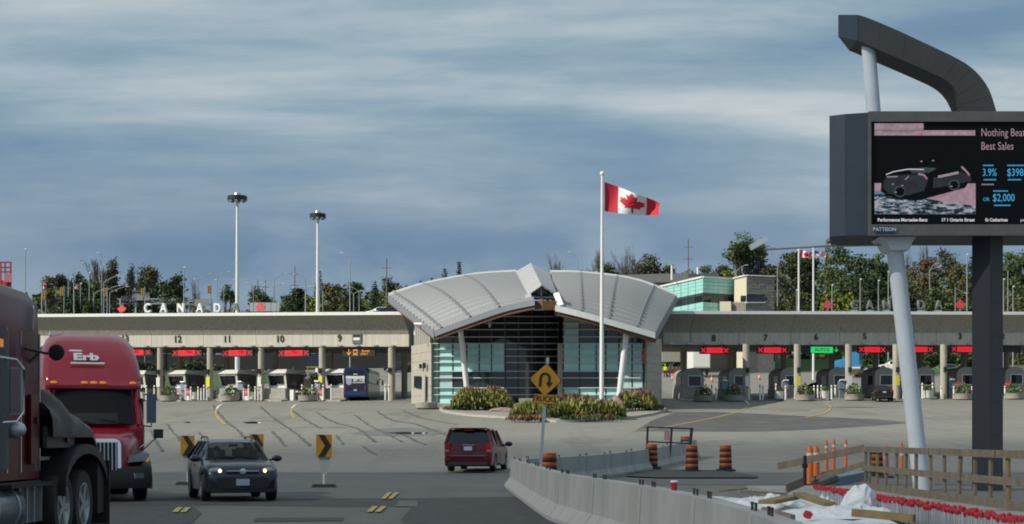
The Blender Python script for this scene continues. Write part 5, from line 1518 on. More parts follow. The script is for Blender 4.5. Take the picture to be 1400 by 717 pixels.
def dark_suv(label, loc, rz, pm, name="parked_car"):
    t = thing(name, label, "car", loc, rz)
    st = [(2.25, .68, .58, .66, .70, .6, ''), (2.15, .86, .76, .82, .84, .7, ''), (1.1, 1.02, .92, .88, .89, .78, 'W'), (.4, 1.48, .98, .88, .89, .66, 'S'), (-.2, 1.57, 1.0, .89, .89, .64, 'S'), (-1.5, 1.55, 1.04, .89, .89, .63, 'S'), (-1.95, 1.44, 1.06, .88, .88, .60, 'R'),
          (-2.22, 1.08, 1.0, .87, .87, .72, ''), (-2.28, .72, .64, .85, .85, .74, ''), (-2.25, .45, .4, .8, .8, .7, '')]
    loft_car(t, st, (pm, M_CARDARK), ((1.35, .34), (-1.35, .34)), .24)
    for x in (-.80, .80):
        for y in (1.35, -1.35): wheel(t, x, y, .34, .22)
    for x in (-.93, .93): mirror(t, x, .95, 1.08, pm)
    for s in (-1, 1):
        part("tail_lamp", MB().box((.74 * s, -2.20, 1.0), (.26, .18, .17), (0, 0, R(-14 * s))), M_TAIL, t)
        part("headlight", MB().blob((.66 * s, 2.12, .76), (.16, .12, .08), 3, 2, .0), M_HEAD, t)
    part("number_plate", MB().box((0, -2.30, .86), (.34, .02, .15)), M_PLATE, t)
    part("lower_bumper", MB().box((0, -2.24, .40), (1.4, .14, .14)), M_TRIM, t)
    return t
M_P_BLACK = paint("black_paint", (.012, .012, .015))
g = GD(1206, dR(1206) - 5.0); dark_suv("black hatchback entering lane 5, seen from behind with red tail lamps", g, R(-10) + YR * .3, M_P_BLACK, "hatchback_car")
g = CG('R', 1117, -7); dark_suv("dark car inside the lane below the green sign", g, R(40), M_P_BLACK, "lane_car")
# ---- bus
def coach():
    pm = paint("navy_paint", (.012, .028, .085), .3, .1)
    ps = mat("bus_side_wrap", (.06, .06, .065), .3, col2=(.16, .15, .14), vscale=.5, coat=.4)
    g = CG('L', 486, 1.0)
    t = thing("coach_bus", "navy blue coach with white lettering on its rear, entering the bus lane", "bus", g, R(-2))
    W_, H_, L_ = 2.45, 3.42, 11.0
    def ring(y, k=1.0, zt=H_, zb=.38):
        w = W_ / 2 * k
        return [(-w, y, zb), (-w, y, zt - .35), (-w + .12, y, zt - .08), (-w + .35, y, zt), (w - .35, y, zt), (w - .12, y, zt - .08), (w, y, zt - .35), (w, y, zb)]
    part("body", MB().rings([ring(0, .96, H_ - .06, .45), ring(.12, 1), ring(L_ - .3, 1), ring(L_, .93, H_ - .15)]), pm, t, 30)
    for s in (-1, 1):
        for k in range(6):
            part("side_window", MB().box((s * (W_ / 2 + .012), 1.6 + 1.55 * k, 2.45), (.03, 1.45, .95)), M_CARDARK, t)
        part("side_skirt", MB().box((s * (W_ / 2 + .008), L_ / 2, 1.15), (.02, L_ - 1.0, 1.3)), ps, t)
        for y in (2.6, 3.9, L_ - 2.2): wheel(t, s * 1.02, y, .50, .3, lit=M_STEEL)
    part("rear_window", MB().box((0, -.015, 2.95), (1.5, .05, .34)), M_CARDARK, t)
    bp = part("bumper", MB().rings([[(-1.14, -.18, .42), (1.14, -.18, .42), (1.14, .3, .42), (-1.14, .3, .42)], [(-1.16, -.24, .62), (1.16, -.24, .62), (1.16, .3, .62), (-1.16, .3, .62)], [(-1.12, -.05, .98), (1.12, -.05, .98), (1.12, .3, .98), (-1.12, .3, .98)]]), pm, t, 20)
    part("engine_grille", MB().box((-.05, -.02, 1.55), (1.3, .05, .42)), M_TRIM, t)
    fr = (R(90), 0, 0)
    put("lettering", text_mesh("visit us this fall", .27, mats=M_WHITE, bold=.012), t, (-.02, -.03, 2.52), fr) if False else None
    part("white_banner", MB().box((-.02, -.012, 2.40), (1.92, .05, .26)), M_WHITE, t)
    put("lettering", text_mesh("NIAGARA", .22, mats=pm, xs=1.5, bold=.006), t, (-.02, -.045, 2.40), fr) if False else None
    put("lettering", text_mesh("SEPT 19-28", .34, mats=M_WHITE, bold=.018, xs=.72), t, (.35, -.045, 2.10), fr)
    part("white_line", MB().box((.32, -.02, 1.86), (1.25, .05, .07)), M_WHITE, t)
    part("shield_emblem", MB().poly([(0, -.36), (.28, -.18), (.30, .30), (-.30, .30), (-.28, -.18)], frame3((-.66, -.03, 1.95), (1, 0, 0), (0, 0, 1)), .02), M_PLATE, t)
    part("number_plate", MB().box((.0, -.10, 1.10), (.34, .05, .17)), M_PLATE, t)
    part("small_badge", MB().box((0, -.03, 2.72), (.4, .05, .08)), M_WHITE, t)
    for s in (-1, 1): part("tail_lamp", MB().box((s * 1.02, -.03, 1.3), (.12, .06, .4)), M_TAIL, t)
    mm = MB().bar((1.15, L_ - .4, 2.6), (1.5, L_ - .2, 2.5), .06, .06).box((1.52, L_ - .2, 2.2), (.16, .14, .5)); part("mirror", mm, M_TRIM, t)
    part("roof_hatch", MB().box((0, 3, H_ + .04), (1.0, 1.2, .1)).box((0, 8, H_ + .04), (1.0, 1.2, .1)), pm, t)
coach()
# ---- far vehicles seen through the lanes
def box_truck(label, loc, rz, white, dark, cabm, L=6.0, name="box_truck"):
    t = thing(name, label, "truck", loc, rz)
    part("cargo_box", MB().box((0, -L / 2, 2.3), (2.4, L, 2.7)), white, t)
    part("door_frame", MB().box((0, -L - .01, 2.3), (2.2, .06, 2.45)), white, t)
    part("cab", MB().rings([[(-1.05, .2, .6), (1.05, .2, .6), (1.05, 2.1, .6), (-1.05, 2.1, .6)], [(-1.05, .2, 1.6), (1.05, .2, 1.6), (1.05, 2.1, 1.6), (-1.05, 2.1, 1.6)], [(-1.0, .2, 2.5), (1.0, .2, 2.5), (1.0, 1.5, 2.5), (-1.0, 1.5, 2.5)]]), cabm, t)
    part("windshield", MB().add([(-.9, 2.0, 1.68), (.9, 2.0, 1.68), (.85, 1.58, 2.42), (-.85, 1.58, 2.42)], [(3, 2, 1, 0)]), M_CARDARK, t)
    part("rear_bumper", MB().box((0, -L, .75), (2.2, .15, .2)), dark, t)
    for x in (-.95, .95):
        for y in (1.2, -L + 1.4): wheel(t, x, y, .45, .28, lit=M_STEEL)
    return t
def px_place(px, d): return GD(px, d)
box_truck("white box truck stopped beyond lane eight, seen from behind", px_place(951, 226), R(3), M_WHITE, M_DARKMETAL, M_P_BLUE, 5)
box_truck("dark red and black truck just right of the white box truck", px_place(970, 240), R(-60), M_P_BLACK, M_DARKMETAL, mat("truck_red", (.35, .02, .02), .4), 4.5)
box_truck("long beige trailer parked beyond lane seven", px_place(1015, 246), R(-80), mat("beige_trailer", (.52, .49, .42), .6, var=.06), M_DARKMETAL, M_WHITE, 13, "trailer_truck")
def small_tractor(label, loc, rz, pm):
    t = thing("semi_truck", label, "truck", loc, rz)
    part("cab", MB().rings([[(-1.2, -1.4, .9), (1.2, -1.4, .9), (1.2, 1.0, .9), (-1.2, 1.0, .9)], [(-1.2, -1.4, 2.2), (1.2, -1.4, 2.2), (1.2, 1.0, 2.2), (-1.2, 1.0, 2.2)], [(-1.15, -1.4, 3.9), (1.15, -1.4, 3.9), (1.1, .1, 3.7), (-1.1, .1, 3.7)]]), pm, t)
    part("hood", MB().rings([[(-1.05, 1.0, .9), (1.05, 1.0, .9), (1.05, 1.0, 2.15), (-1.05, 1.0, 2.15)], [(-.9, 2.6, .8), (.9, 2.6, .8), (.85, 2.5, 1.75), (-.85, 2.5, 1.75)]]), pm, t)
    part("windshield", MB().add([(-1.0, 1.03, 2.25), (1.0, 1.03, 2.25), (1.0, .62, 2.95), (-1.0, .62, 2.95)], [(3, 2, 1, 0)]), M_CARDARK, t)
    for s in (-1, 1):
        part("side_window", MB().box((s * 1.19, .35, 2.55), (.05, .7, .6)), M_CARDARK, t); part("headlight", MB().box((s * .8, 2.56, 1.2), (.25, .1, .2)), M_HEAD, t)
        for y in (1.7, -2.4, -3.6): wheel(t, s * 1.0, y, .5, .3, lit=M_STEEL)
        part("fuel_tank", MB().cyl((s * 1.0, -1.6, .75), (s * 1.0, -.2, .75), .3, n=12), M_STEEL, t)
    part("grille", MB().box((0, 2.58, 1.25), (.9, .08, .8)), M_STEEL, t); part("frame", MB().box((0, -2.6, .85), (.9, 3.2, .25)), M_DARKMETAL, t)
small_tractor("bright blue semi tractor beyond lane five, facing left", px_place(1163, 232), R(68), paint("sky_blue_paint", (.035, .20, .42), .35, .1))
for i, (px, d, r, m, l) in enumerate(((1288, 228, 70, paint("green_paint", (.08, .18, .08)), "greenish car among trees beyond lane four"), (467, 212, 75, paint("silver_paint", (.32, .34, .36)), "silver car beyond the booth of the bus lane"), (545, 240, 60, M_P_BLACK, "dark car at the foot of the ramp beyond the bus lane"),
                                      (1220, 240, 80, M_WHITE, "white vehicle by the trees beyond lane five"))):
    dark_suv(l, px_place(px, d), R(r), m)

# ---- the red road tractor facing us
def wheel_big(root, x, y, r=.52, w=.30, dual=False, lit=M_CHROME):
    t = wheel(root, x, y, r, w, lit=lit)
    return t
def rrect3(z, yf, yb, w, r=.18, n=4, ztilt=0.0):
    """rounded rectangle ring at height z, front yf (+y), back yb"""
    o = []
    for sx, sy, a0 in ((1, 1, 0), (-1, 1, 90), (-1, -1, 180), (1, -1, 270)):
        cx = sx * (w - r); cy = (yf - r) if sy > 0 else (yb + r)
        for k in range(n + 1):
            a = R(a0 + 90 * k / n); y = cy + r * math.sin(a)
            o.append((cx + r * math.cos(a), y, z + ztilt * (yf - y)))
    return o
M_TRED = paint("deep_red_paint", (.30, .004, .020), .24, .0)
M_AMBER = mat("amber_lamp", (.55, .20, .02), .3, emit=(1, .35, .04), estr=.35)
def red_tractor():
    g = GD(127, 40.0); g.z = 0
    t = thing("semi_truck", "dark red semi tractor with white lettering above its windshield, facing the viewer", "truck", g, R(180 + 19))
    # y forward from the windshield base; cab, sleeper with raised fairing, hood
    cab = [rrect3(.75, .55, -3.2, 1.20, .15), rrect3(1.75, .55, -3.2, 1.22, .15), rrect3(1.80, .50, -3.2, 1.22, .2)]
    part("cab", MB().rings(cab), M_TRED, t)
    up = [rrect3(1.80, .50, -3.2, 1.22, .22), rrect3(2.76, .06, -3.2, 1.16, .22), rrect3(2.94, .12, -3.2, 1.18, .22), rrect3(3.04, .03, -3.2, 1.20, .25), rrect3(3.42, -.35, -3.2, 1.17, .30), rrect3(3.85, -.85, -3.2, 1.10, .40), rrect3(4.10, -1.35, -3.2, .98, .45), rrect3(4.21, -1.8, -3.15, .84, .5)]
    part("sleeper_fairing", MB().rings(up), M_TRED, t, 50)
    part("sun_visor", MB().rings([rrect3(2.74, .28, -.2, 1.15, .12), rrect3(2.82, .28, -.2, 1.16, .12), rrect3(2.94, .13, -.3, 1.16, .12)]), M_TRED, t)
    ws = MB().grid(lambda u, v: ((-1.02 + 2.04 * u) * (1 - .04 * v), .575 - .42 * v + .07 * (1 - (2 * u - 1) ** 2) - .10 * abs(2 * u - 1) ** 4, 1.86 + .86 * v), 12, 4)
    part("windshield", ws, M_CARGLASS, t)
    wi = MB().grid(lambda u, v: ((-1.0 + 2.0 * u) * (1 - .04 * v), .555 - .42 * v + .07 * (1 - (2 * u - 1) ** 2) - .10 * abs(2 * u - 1) ** 4, 1.86 + .86 * v), 12, 4); part("cab_interior", wi, M_TRIM, t)
    wd_ = MB().grid(lambda u, v: ((-.55 + 1.5 * u), .562 - .13 * v + .07 * (1 - (1.4 * u - .5) ** 2) - .06 * abs(1.4 * u - .5) ** 4, 1.87 + .26 * v), 8, 2); part("dashboard", wd_, mat("dash_grey_green", (.16, .18, .16), .8), t)
    for s in (-1, 1):
        part("side_window", MB().box((s * 1.20, -.25, 2.2), (.05, .75, .62)), M_CARDARK, t)
        part("windshield_frame", MB().tube([(s * 1.06, .50, 1.84), (s * 1.02, .10, 2.76)], .05, 6), M_TRED, t)
    for x in (-.95, -.22, 0, .22, .95): part("marker_lamp", MB().blob((x, .25 - .04 * (x * x), 2.885), (.09, .05, .035), 1, 2, 0), M_AMBER, t)
    hood = []
    for y, w, zt, zb in ((.45, 1.10, 1.78, .75), (1.0, .98, 1.74, .8), (1.6, .80, 1.64, .8), (2.0, .66, 1.52, .8), (2.12, .58, 1.44, .8)):
        hood.append([(-w, y, zb), (-w, y, zt - .35), (-w + .10, y, zt - .10), (-w + .30, y, zt), (w - .30, y, zt), (w - .10, y, zt - .10), (w, y, zt - .35), (w, y, zb)])
    part("hood", MB().rings(hood), M_TRED, t, 50)
    M_FEND = mat("black_gloss", (.012, .012, .014), .35, coat=.3)
    for s in (-1, 1):
        fd = []
        for k in range(9):
            a = math.pi * k / 8; y = 1.15 + .80 * math.cos(a); z = .55 + .75 * math.sin(a)
            fd.append([(s * .70, y, z - .02), (s * 1.20, y, z - .12), (s * 1.24, y, z - .25), (s * .70, y, z - .2)])
        part("fender", MB().rings(fd), M_FEND, t, 60)
        hl = part("headlight", MB().poly([(.64 * s, .93), (1.08 * s, .97), (1.16 * s, 1.13), (.98 * s, 1.17), (.68 * s, 1.07)], Matrix.Translation((.30 * s * 0, 2.02, 0)) @ Matrix(((1, 0, 0, 0), (0, 0, -1, 0), (0, 1, 0, 0), (0, 0, 0, 1))), .35), M_HEAD, t)
        part("turn_lamp", MB().blob((s * 1.12, 1.86, 1.0), (.05, .07, .06), 1, 2, 0), M_AMBER, hl)
        wheel_big(t, s * 1.02, 1.15, .50, .28)
        for y in (-3.6, -4.9): wheel_big(t, s * .95, y, .50, .5)
        mi = part("mirror", MB().box((s * 1.38, .42, 2.25), (.22, .16, .72)), mat('mirror_shell', (.09, .12, .17), .3, .3), t)
        part("mirror_glass", MB().box((s * 1.38, .33, 2.25), (.18, .02, .68)), M_CHROME, mi)
        for za, zb_ in ((2.58, 2.64), (1.82, 1.80)): part("mirror_arm", MB().tube([(s * 1.18, .35, za), (s * 1.38, .42, zb_), (s * 1.38, .42, zb_ + (.08 if za < 2 else -.08))], .02, 6), M_DARKMETAL, t)
        hm = part("hood_mirror", MB().box((s * 1.42, 1.55, 1.62), (.22, .12, .22)), M_DARKMETAL if s < 0 else M_STEEL, t)
        part("hood_mirror_arm", MB().tube([(s * .98, 1.5, 1.28), (s * 1.40, 1.55, 1.55)], .016, 6).tube([(s * 1.12, 1.2, 1.25), (s * 1.40, 1.55, 1.55)], .016, 6), M_STEEL, hm)
        part("fuel_tank", MB().cyl((s * 1.0, -2.4, .75), (s * 1.0, -.6, .75), .33, n=16), M_STEEL, t)
    grl = part("grille_frame", MB().rings([rrect3(0, .40, -.42, .48, .16), rrect3(.12, .40, -.42, .48, .16)]), M_CHROME, t)
    grl.location = (0, 2.08, 1.07); grl.rotation_euler = (R(-84), 0, 0)
    part("grille_back", MB().box((0, 0, .125), (.80, .66, .02)), M_TRIM, grl)
    for k in range(9): part("grille_bar", MB().box((-.36 + .09 * k, 0, .15), (.022, .66, .03)), M_STEEL, grl)
    bmp = [[(-1.22, 1.55, .32), (-1.18, 1.95, .32), (-.75, 2.22, .32), (.75, 2.22, .32), (1.18, 1.95, .32), (1.22, 1.55, .32)], [(-1.24, 1.55, .50), (-1.22, 2.0, .50), (-.78, 2.30, .50), (.78, 2.30, .50), (1.22, 2.0, .50), (1.24, 1.55, .50)], [(-1.22, 1.55, .84), (-1.20, 1.96, .84), (-.76, 2.22, .84), (.76, 2.22, .84), (1.20, 1.96, .84), (1.22, 1.55, .84)]]
    part("bumper", MB().rings([r[::-1] for r in bmp]), mat("bumper_dark", (.03, .028, .028), .5), t, 40)
    for s in (-1, 1):
        part("fog_lamp", MB().box((s * .88, 2.20, .62), (.26, .08, .12), (0, 0, R(-32 * s))), M_HEAD, t)
        part("mud_flap", MB().box((s * .9, -5.5, .6), (.6, .02, .8)), M_BLACK, t)
    part("chassis", MB().box((0, -3.2, .85), (.9, 5.0, .3)), M_DARKMETAL, t)
    part("wiper", MB().bar((-.75, .64, 1.9), (-.1, .60, 1.98), .02, .02).bar((.1, .64, 1.9), (.75, .60, 1.98), .02, .02), M_TRIM, t)
    part("roof_vent", MB().box((.78, -2.2, 4.22), (.3, .5, .10)), M_WHITE, t)
    # white fleet lettering on the fairing
    sl = R(90 - 36)
    o = put("lettering", text_mesh("Erb", .30, .012, mats=M_WHITE, bold=.012, xs=1.5), t, (0, -.36, 3.35)); o.matrix_basis = frame3((.14, -.37, 3.54), (-1, 0, 0), (0, -.75, 1))
    ul = MB().poly([(-.54, 0), (.28, .0), (.32, .045), (-.50, .045)], None, .02); o = part("lettering_underline", ul, M_WHITE, t, 0); o.matrix_basis = frame3((0, -.22, 3.36), (-1, 0, 0), (0, -.75, 1))
    fl = MB().poly([(-.56, 0), (-.22, .0), (-.24, .045), (-.52, .045)], None, .02); o = part("lettering_flag", fl, M_WHITE, t, 0); o.matrix_basis = frame3((0, -.48, 3.68), (-1, 0, 0), (0, -.75, 1))
red_tractor()

# ---- the near tractor at the left edge, seen along its driver's side
M_BRIGHTRIM = mat('polished_rim', (.36, .38, .40), .35, .5)
def near_tractor():
    M_MAR = mat("maroon_paint", (.085, .006, .010), .34, .0, spec=.25, var=.25, vscale=1.5)
    d0 = 22.5; x0 = P(55, 600, d0).x
    t = thing("semi_truck", "maroon tractor cut off by the left edge, with chrome tank, black tarp and rear wheels", "truck", (x0, d0, 0), R(180))
    # local: +y toward the viewer, +x to picture left; origin at the cab's rear corner on the visible side
    sl = [rrect3(.95, 3.4, 0, 1.15, .06), rrect3(2.9, 3.4, 0, 1.15, .08), rrect3(3.35, 3.3, .02, 1.15, .14), rrect3(3.50, 3.2, .08, 1.05, .22), rrect3(3.58, 3.0, .25, .85, .3)]
    b = part("sleeper", MB().rings(sl), M_MAR, t, 45); b.location = (1.15, 0, 0)
    for y in (.10, .95, 1.55): part("trim_strip", MB().box((-.012, y, 2.0), (.03, .035, 1.9)), M_CHROME, t)
    hp = MB().rings([[(-.02, .28, z), (-.02, .62, z)] + [(-.06, .62, z), (-.06, .28, z)] for z in (1.15, 2.1)]); part("side_hatch", hp, M_MAR, t)
    part("hatch_latch", MB().box((-.07, .42, 1.75), (.04, .07, .10)), M_BLACK, t)
    part("side_emblem", MB().box((-.03, .45, 3.15), (.03, .06, .34), (R(12), 0, 0)), M_CHROME, t)
    part("lower_panel", MB().box((.25, .95, .82), (.5, 2.0, .2)), mat("dull_grey_panel", (.05, .055, .06), .5), t)
    # steps and tank
    stp = MB().box((.22, .85, .60), (.45, 1.9, .50)); part("battery_box", stp, mat("dull_aluminium", (.11, .12, .13), .45, .4), t)
    for k in range(5): part("step_rib", MB().box((-.02, .05 + .33 * k, .60), (.03, .03, .48)), M_STEEL, t)
    part("step_tread", MB().box((-.05, .9, .88), (.25, 1.9, .05)), M_BLACK, t)
    tk = part("fuel_tank", MB().lathe([(.05, 1.05), (.30, 1.06), (.34, 1.12), (.34, 3.0), (.30, 3.06), (.05, 3.07)], c=(.20, 0, .58), n=24, axis='Y'), M_CHROME if False else mat("brushed_tank", (.20, .22, .25), .3, .7), t)
    for y in (1.35, 2.2): part("tank_strap", MB().lathe([(.35, y), (.355, y + .07)], c=(.20, 0, .58), n=24, axis='Y'), M_STEEL, tk)
    # stack, perforated screen, mirror, lamp
    part("exhaust_stack", MB().cyl((.30, 2.05, .8), (.30, 2.05, 3.9), .09, n=14), M_CHROME, t)
    sc = part("exhaust_screen", MB().cyl((.06, 1.75, 1.1), (.06, 1.75, 2.9), .16, n=16), mat("perforated_steel", (.10, .105, .11), .45, .4, var=.3, vscale=60), t)
    ma = part("mirror", MB().box((-.16, 1.62, 2.12), (.19, .10, .62)), M_STEEL, t); part("mirror_glass", MB().box((-.16, 1.675, 2.12), (.165, .015, .56)), M_CHROME, ma)
    part("mirror_arm", MB().tube([(.0, 1.9, 2.55), (-.2, 1.72, 2.52), (-.27, 1.65, 2.4), (-.27, 1.65, 1.85), (-.2, 1.72, 1.72), (.02, 1.9, 1.7)], .016, 6), M_CHROME, t)
    part("air_horn_dome", MB().blob((-.10, 1.50, 1.62), (.16, .12, .12), 2, 2, 0), M_STEEL, t)
    part("marker_lamp", MB().box((-.05, 2.05, 2.72), (.10, .22, .10)), M_AMBER, t)
    rm = part("round_mirror", MB().lathe([(.02, -.06), (.10, -.05), (.115, 0), (.10, .03), (.02, .04)], c=(-.26, .12, 2.70), n=18, axis='Y'), M_BLACK, t)
    part("round_mirror_arm", MB().tube([(.0, .7, 2.72), (-.08, .5, 2.70), (-.14, .2, 2.68), (-.24, .13, 2.70)], .02, 6).tube([(.0, .5, 2.55), (-.08, .4, 2.66)], .016, 6), M_BLACK, rm)
    # rear frame, deck, fender, tarp, duals (behind the cab, farther away)
    part("chassis", MB().box((.95, -1.6, .85), (.9, 3.4, .3)), M_DARKMETAL, t)
    part("deck_plate", MB().box((.9, -.7, 1.22), (1.7, 1.2, .05)), M_STEEL, t)
    lb = part("light_bracket", MB().box((-.08, -.65, 1.52), (.06, 1.4, .30)), mat("bracket_grey", (.05, .055, .06), .5, .2), t)
    part("side_marker", MB().lathe([(.055, -.02), (.06, 0), (.04, .02)], c=(-.13, -.9, 1.50), n=14, axis='X'), mat("dull_red_lamp", (.20, .02, .012), .4), lb)
    fd = MB(); rg_ = []
    for k in range(13):
        a = math.pi * (1.0 * k / 12); y = -1.55 + 1.2 * math.cos(a); z = .80 + .60 * math.sin(a)
        rg_.append([(-.26, y, z + .02), (-.26, y, z - .12), (.40, y, z - .08), (.40, y, z + .05)])
    part("fender", MB().rings(rg_), mat("grey_fender", (.012, .013, .015), .5, .0), t, 60)
    for y in (-.62, -1.72):
        for x, w in ((-.02, .28), (.36, .28)): wheel_big(t, x, y, .52, w, lit=M_BRIGHTRIM)
    part("mud_flap", MB().box((.08, -2.75, .66), (.72, .04, 1.0)), M_BLACK, t)
    part("mud_guard", MB().box((.10, -2.50, .80), (.62, .4, .9)), M_BLACK, t)
    tarp = MB()
    def f(u, v):
        y = .05 - 2.75 * u; a = math.pi * v
        h = .62 * (1 - .72 * ss(.35, 1.0, u)) + .10 * math.sin(9 * u) * math.sin(5 * v) + .06 * math.sin(23 * u + 7 * v)
        x = .95 - 1.15 * math.cos(a); z = 1.52 + max(0, math.sin(a)) ** .55 * h * (1 + .12 * math.sin(17 * u + 3 * math.sin(7 * v)))
        return (x, y, z - .45 * ss(.75, 1.0, u))
    tarp.grid(f, 46, 20); part("tarp", tarp, mat("black_tarp", (.014, .015, .018), .5, var=.3, vscale=3, bump=.3, bscale=6), t, 60)
    part("glad_hand_hose", MB().tube([(.35, .0, 2.0), (.4, -.3, 1.7), (.6, -.6, 1.75), (.9, -.1, 1.9)], .025, 6), mat("hose_red", (.4, .02, .02), .5), t)
    part("rear_lamp_bar", MB().box((.95, -3.0, .85), (1.9, .06, .14)), M_DARKMETAL, t)
near_tractor()
# ------------------------------------------------------------------ the big electronic billboard on the right
M_CLAD = mat("grey_cladding", (.085, .085, .083), .6, col2=(.060, .062, .064), vscale=1.2, stretch=(1, 1, .4))
M_CLADB = mat("blue_grey_cladding", (.040, .056, .082), .55, .1, var=.10)
M_POLEW = mat("white_pole_paint", (.74, .79, .84), .4, var=.05, vscale=2)
M_SCREEN = mat("screen_black", (.004, .0045, .006), .6, spec=.2)
M_SPINK = mat("screen_pink", (.02, .02, .02), .6, emit=(.60, .40, .47), estr=.62)
def _mottle(m, sc, lo):
    t = m.node_tree; b = t.nodes['Principled BSDF']; c = b.inputs['Emission Color'].default_value[:]
    tcn = t.nodes.new('ShaderNodeTexCoord'); nz = t.nodes.new('ShaderNodeTexNoise'); nz.inputs['Scale'].default_value = sc; nz.inputs['Detail'].default_value = 6; t.links.new(tcn.outputs['Object'], nz.inputs['Vector'])
    mx = t.nodes.new('ShaderNodeMix'); mx.data_type = 'RGBA'; t.links.new(nz.outputs[0], mx.inputs[0]); mx.inputs[6].default_value = (*[v * lo for v in c[:3]], 1); mx.inputs[7].default_value = (*[min(1, v * 1.25) for v in c[:3]], 1)
    t.links.new(mx.outputs[2], b.inputs['Emission Color'])
_mottle(M_SPINK, 9, .35)
M_SWHITE = mat("screen_white", (.02, .02, .02), .6, emit=(.62, .60, .66), estr=.9)
M_SGREY = mat("screen_grey", (.02, .02, .02), .6, emit=(.34, .28, .33), estr=.8)
M_SCYAN = mat("screen_blue", (.01, .02, .02), .6, emit=(.06, .38, .68), estr=.9)
M_STEAL = mat("screen_teal", (.01, .02, .02), .6, emit=(.10, .20, .27), estr=.9)
M_SGREEN = mat("screen_green_grey", (.01, .02, .02), .6, emit=(.16, .20, .17), estr=.9)
D = 46.0
bb = thing("billboard", "huge electronic billboard on a dark column and a leaning white pole at the right", "billboard", (P(1350, 600, D + .6).x, D + .6, 0))
def bp(name, mb, m, sm=0): return part(name, mb, m, bb, sm, True)
# cabinet: plan polygon with a two-part left side
pl = [P(1187.5, 0, D), P(1546, 0, D), P(1546, 0, D).lerp(P(1546, 0, D), 1) + Vector((0, 2.6, 0)), P(1136, 0, D + 2.6), P(1134, 0, D + .5), P(1155, 0, D + .22)]
zb, zt = P(0, 322, D).z, P(0, 154, D).z
part("cabinet", MB().rings([[(p.x, p.y, zb + (.0 if i in (0, 1) else .02)) for i, p in enumerate(pl)], [(p.x, p.y, zt) for p in pl]]), M_CLADB, bb, 0, True)
for x in (1160, 1168):
    pass
fr = MB()
def fbar(x0, y0, x1, y1, w=.0):
    a, b = P(x0, y1, D - .06), P(x1, y0, D - .06)
    fr.box(((a.x + b.x) / 2, D - .06, (a.z + b.z) / 2), (b.x - a.x, .14, b.z - a.z))
fbar(1187.5, 153, 1546, 167); fbar(1187.5, 307.5, 1546, 322.5); fbar(1187.5, 167, 1190.5, 307.5); fbar(1543, 167, 1546, 307.5)
bp("frame", fr, mat("grey_screen_frame", (.15, .15, .14), .6, var=.15, vscale=3))
a, b = P(1190.5, 307.5, D), P(1543, 167, D)
scr = bp("screen", MB().box(((a.x + b.x) / 2, D - .02, (a.z + b.z) / 2), (b.x - a.x, .06, b.z - a.z)), M_SCREEN)
def sq(x0, y0, x1, y1, m, nm, off=.055):
    a, b = P(x0, y1, D), P(x1, y0, D)
    o = part(nm, MB().add([(a.x, D - off, a.z), (b.x, D - off, a.z), (b.x, D - off, b.z), (a.x, D - off, b.z)], [(0, 1, 2, 3)]), m, scr, 0)
    o.matrix_parent_inverse = scr.matrix_parent_inverse.inverted() @ Matrix.Translation(Vector((0, 0, 0))) if False else Matrix.Translation((0, 0, 0)); return o
def spoly(px, m, nm, off=.06):
    pts = [P(x, y, D) for x, y in px]
    return part(nm, MB().poly([(p.x, p.z) for p in pts], Matrix(((1, 0, 0, 0), (0, 0, -1, D - off), (0, 1, 0, 0), (0, 0, 0, 1))), 0), m, scr, 0)
sq(1195, 169.5, 1262, 178.5, M_SPINK, "picture_band"); sq(1195, 179, 1332.5, 186, M_SPINK, "picture_band"); sq(1205, 179.5, 1250, 182, M_SGREEN, "picture_band", .06)
# picture: dark plain car on a pale wet ground
sq(1195, 251, 1205.5, 263, M_SPINK, "picture_ground"); sq(1195, 262, 1333, 293.5, M_STEAL, "picture_water")
0 and spoly([(1262, 273), (1290, 265), (1312, 259), (1320, 251.5), (1333, 251.5), (1333, 285), (1310, 282), (1285, 278)], M_SPINK, "picture_ground")
wtr = bpy.data.materials.new("screen_water"); wtr.use_nodes = True
def _wm():
    t = wtr.node_tree; b = t.nodes['Principled BSDF']; b.inputs['Base Color'].default_value = (.01, .01, .012, 1); b.inputs['Roughness'].default_value = .6
    tcn = t.nodes.new('ShaderNodeTexCoord'); mp = t.nodes.new('ShaderNodeMapping'); mp.inputs['Scale'].default_value = (2.4, 1, 8.5); t.links.new(tcn.outputs['Object'], mp.inputs[0])
    nz = t.nodes.new('ShaderNodeTexNoise'); nz.inputs['Scale'].default_value = 1.6; nz.inputs['Detail'].default_value = 5; nz.inputs['Roughness'].default_value = .7; t.links.new(mp.outputs[0], nz.inputs['Vector'])
    rp = t.nodes.new('ShaderNodeValToRGB'); t.links.new(nz.outputs[0], rp.inputs[0]); e = rp.color_ramp.elements; e.new(.5); e.new(.5)
    for el_, (p, c) in zip(e, ((.45, (.004, .006, .01)), (.49, (.06, .13, .18)), (.53, (.20, .27, .32)), (.60, (.55, .50, .54)))): el_.position = p; el_.color = (*c, 1)
    t.links.new(rp.outputs[0], b.inputs['Emission Color']); b.inputs['Emission Strength'].default_value = .75
_wm()
sq(1195.2, 266, 1332.8, 293.3, wtr, "picture_ripples", .058)
spoly([(1266, 272.5), (1290, 265), (1312, 259), (1320, 251.5), (1333, 251.5), (1333, 283), (1318, 280), (1296, 279.5), (1282, 275)], M_SPINK, "picture_ground", .061)
car = [(1203, 263), (1204, 247), (1214, 238), (1236, 231), (1262, 229), (1275, 222), (1300, 221), (1316, 229), (1328, 240), (1332, 251), (1322, 252), (1318, 258), (1296, 264), (1266, 272), (1250, 276), (1215, 270)]
spoly(car, M_SCREEN, "picture_car", .11)
M_SDIM = mat("screen_dim_grey", (.005, .005, .006), .6, emit=(.022, .026, .034), estr=1.0)
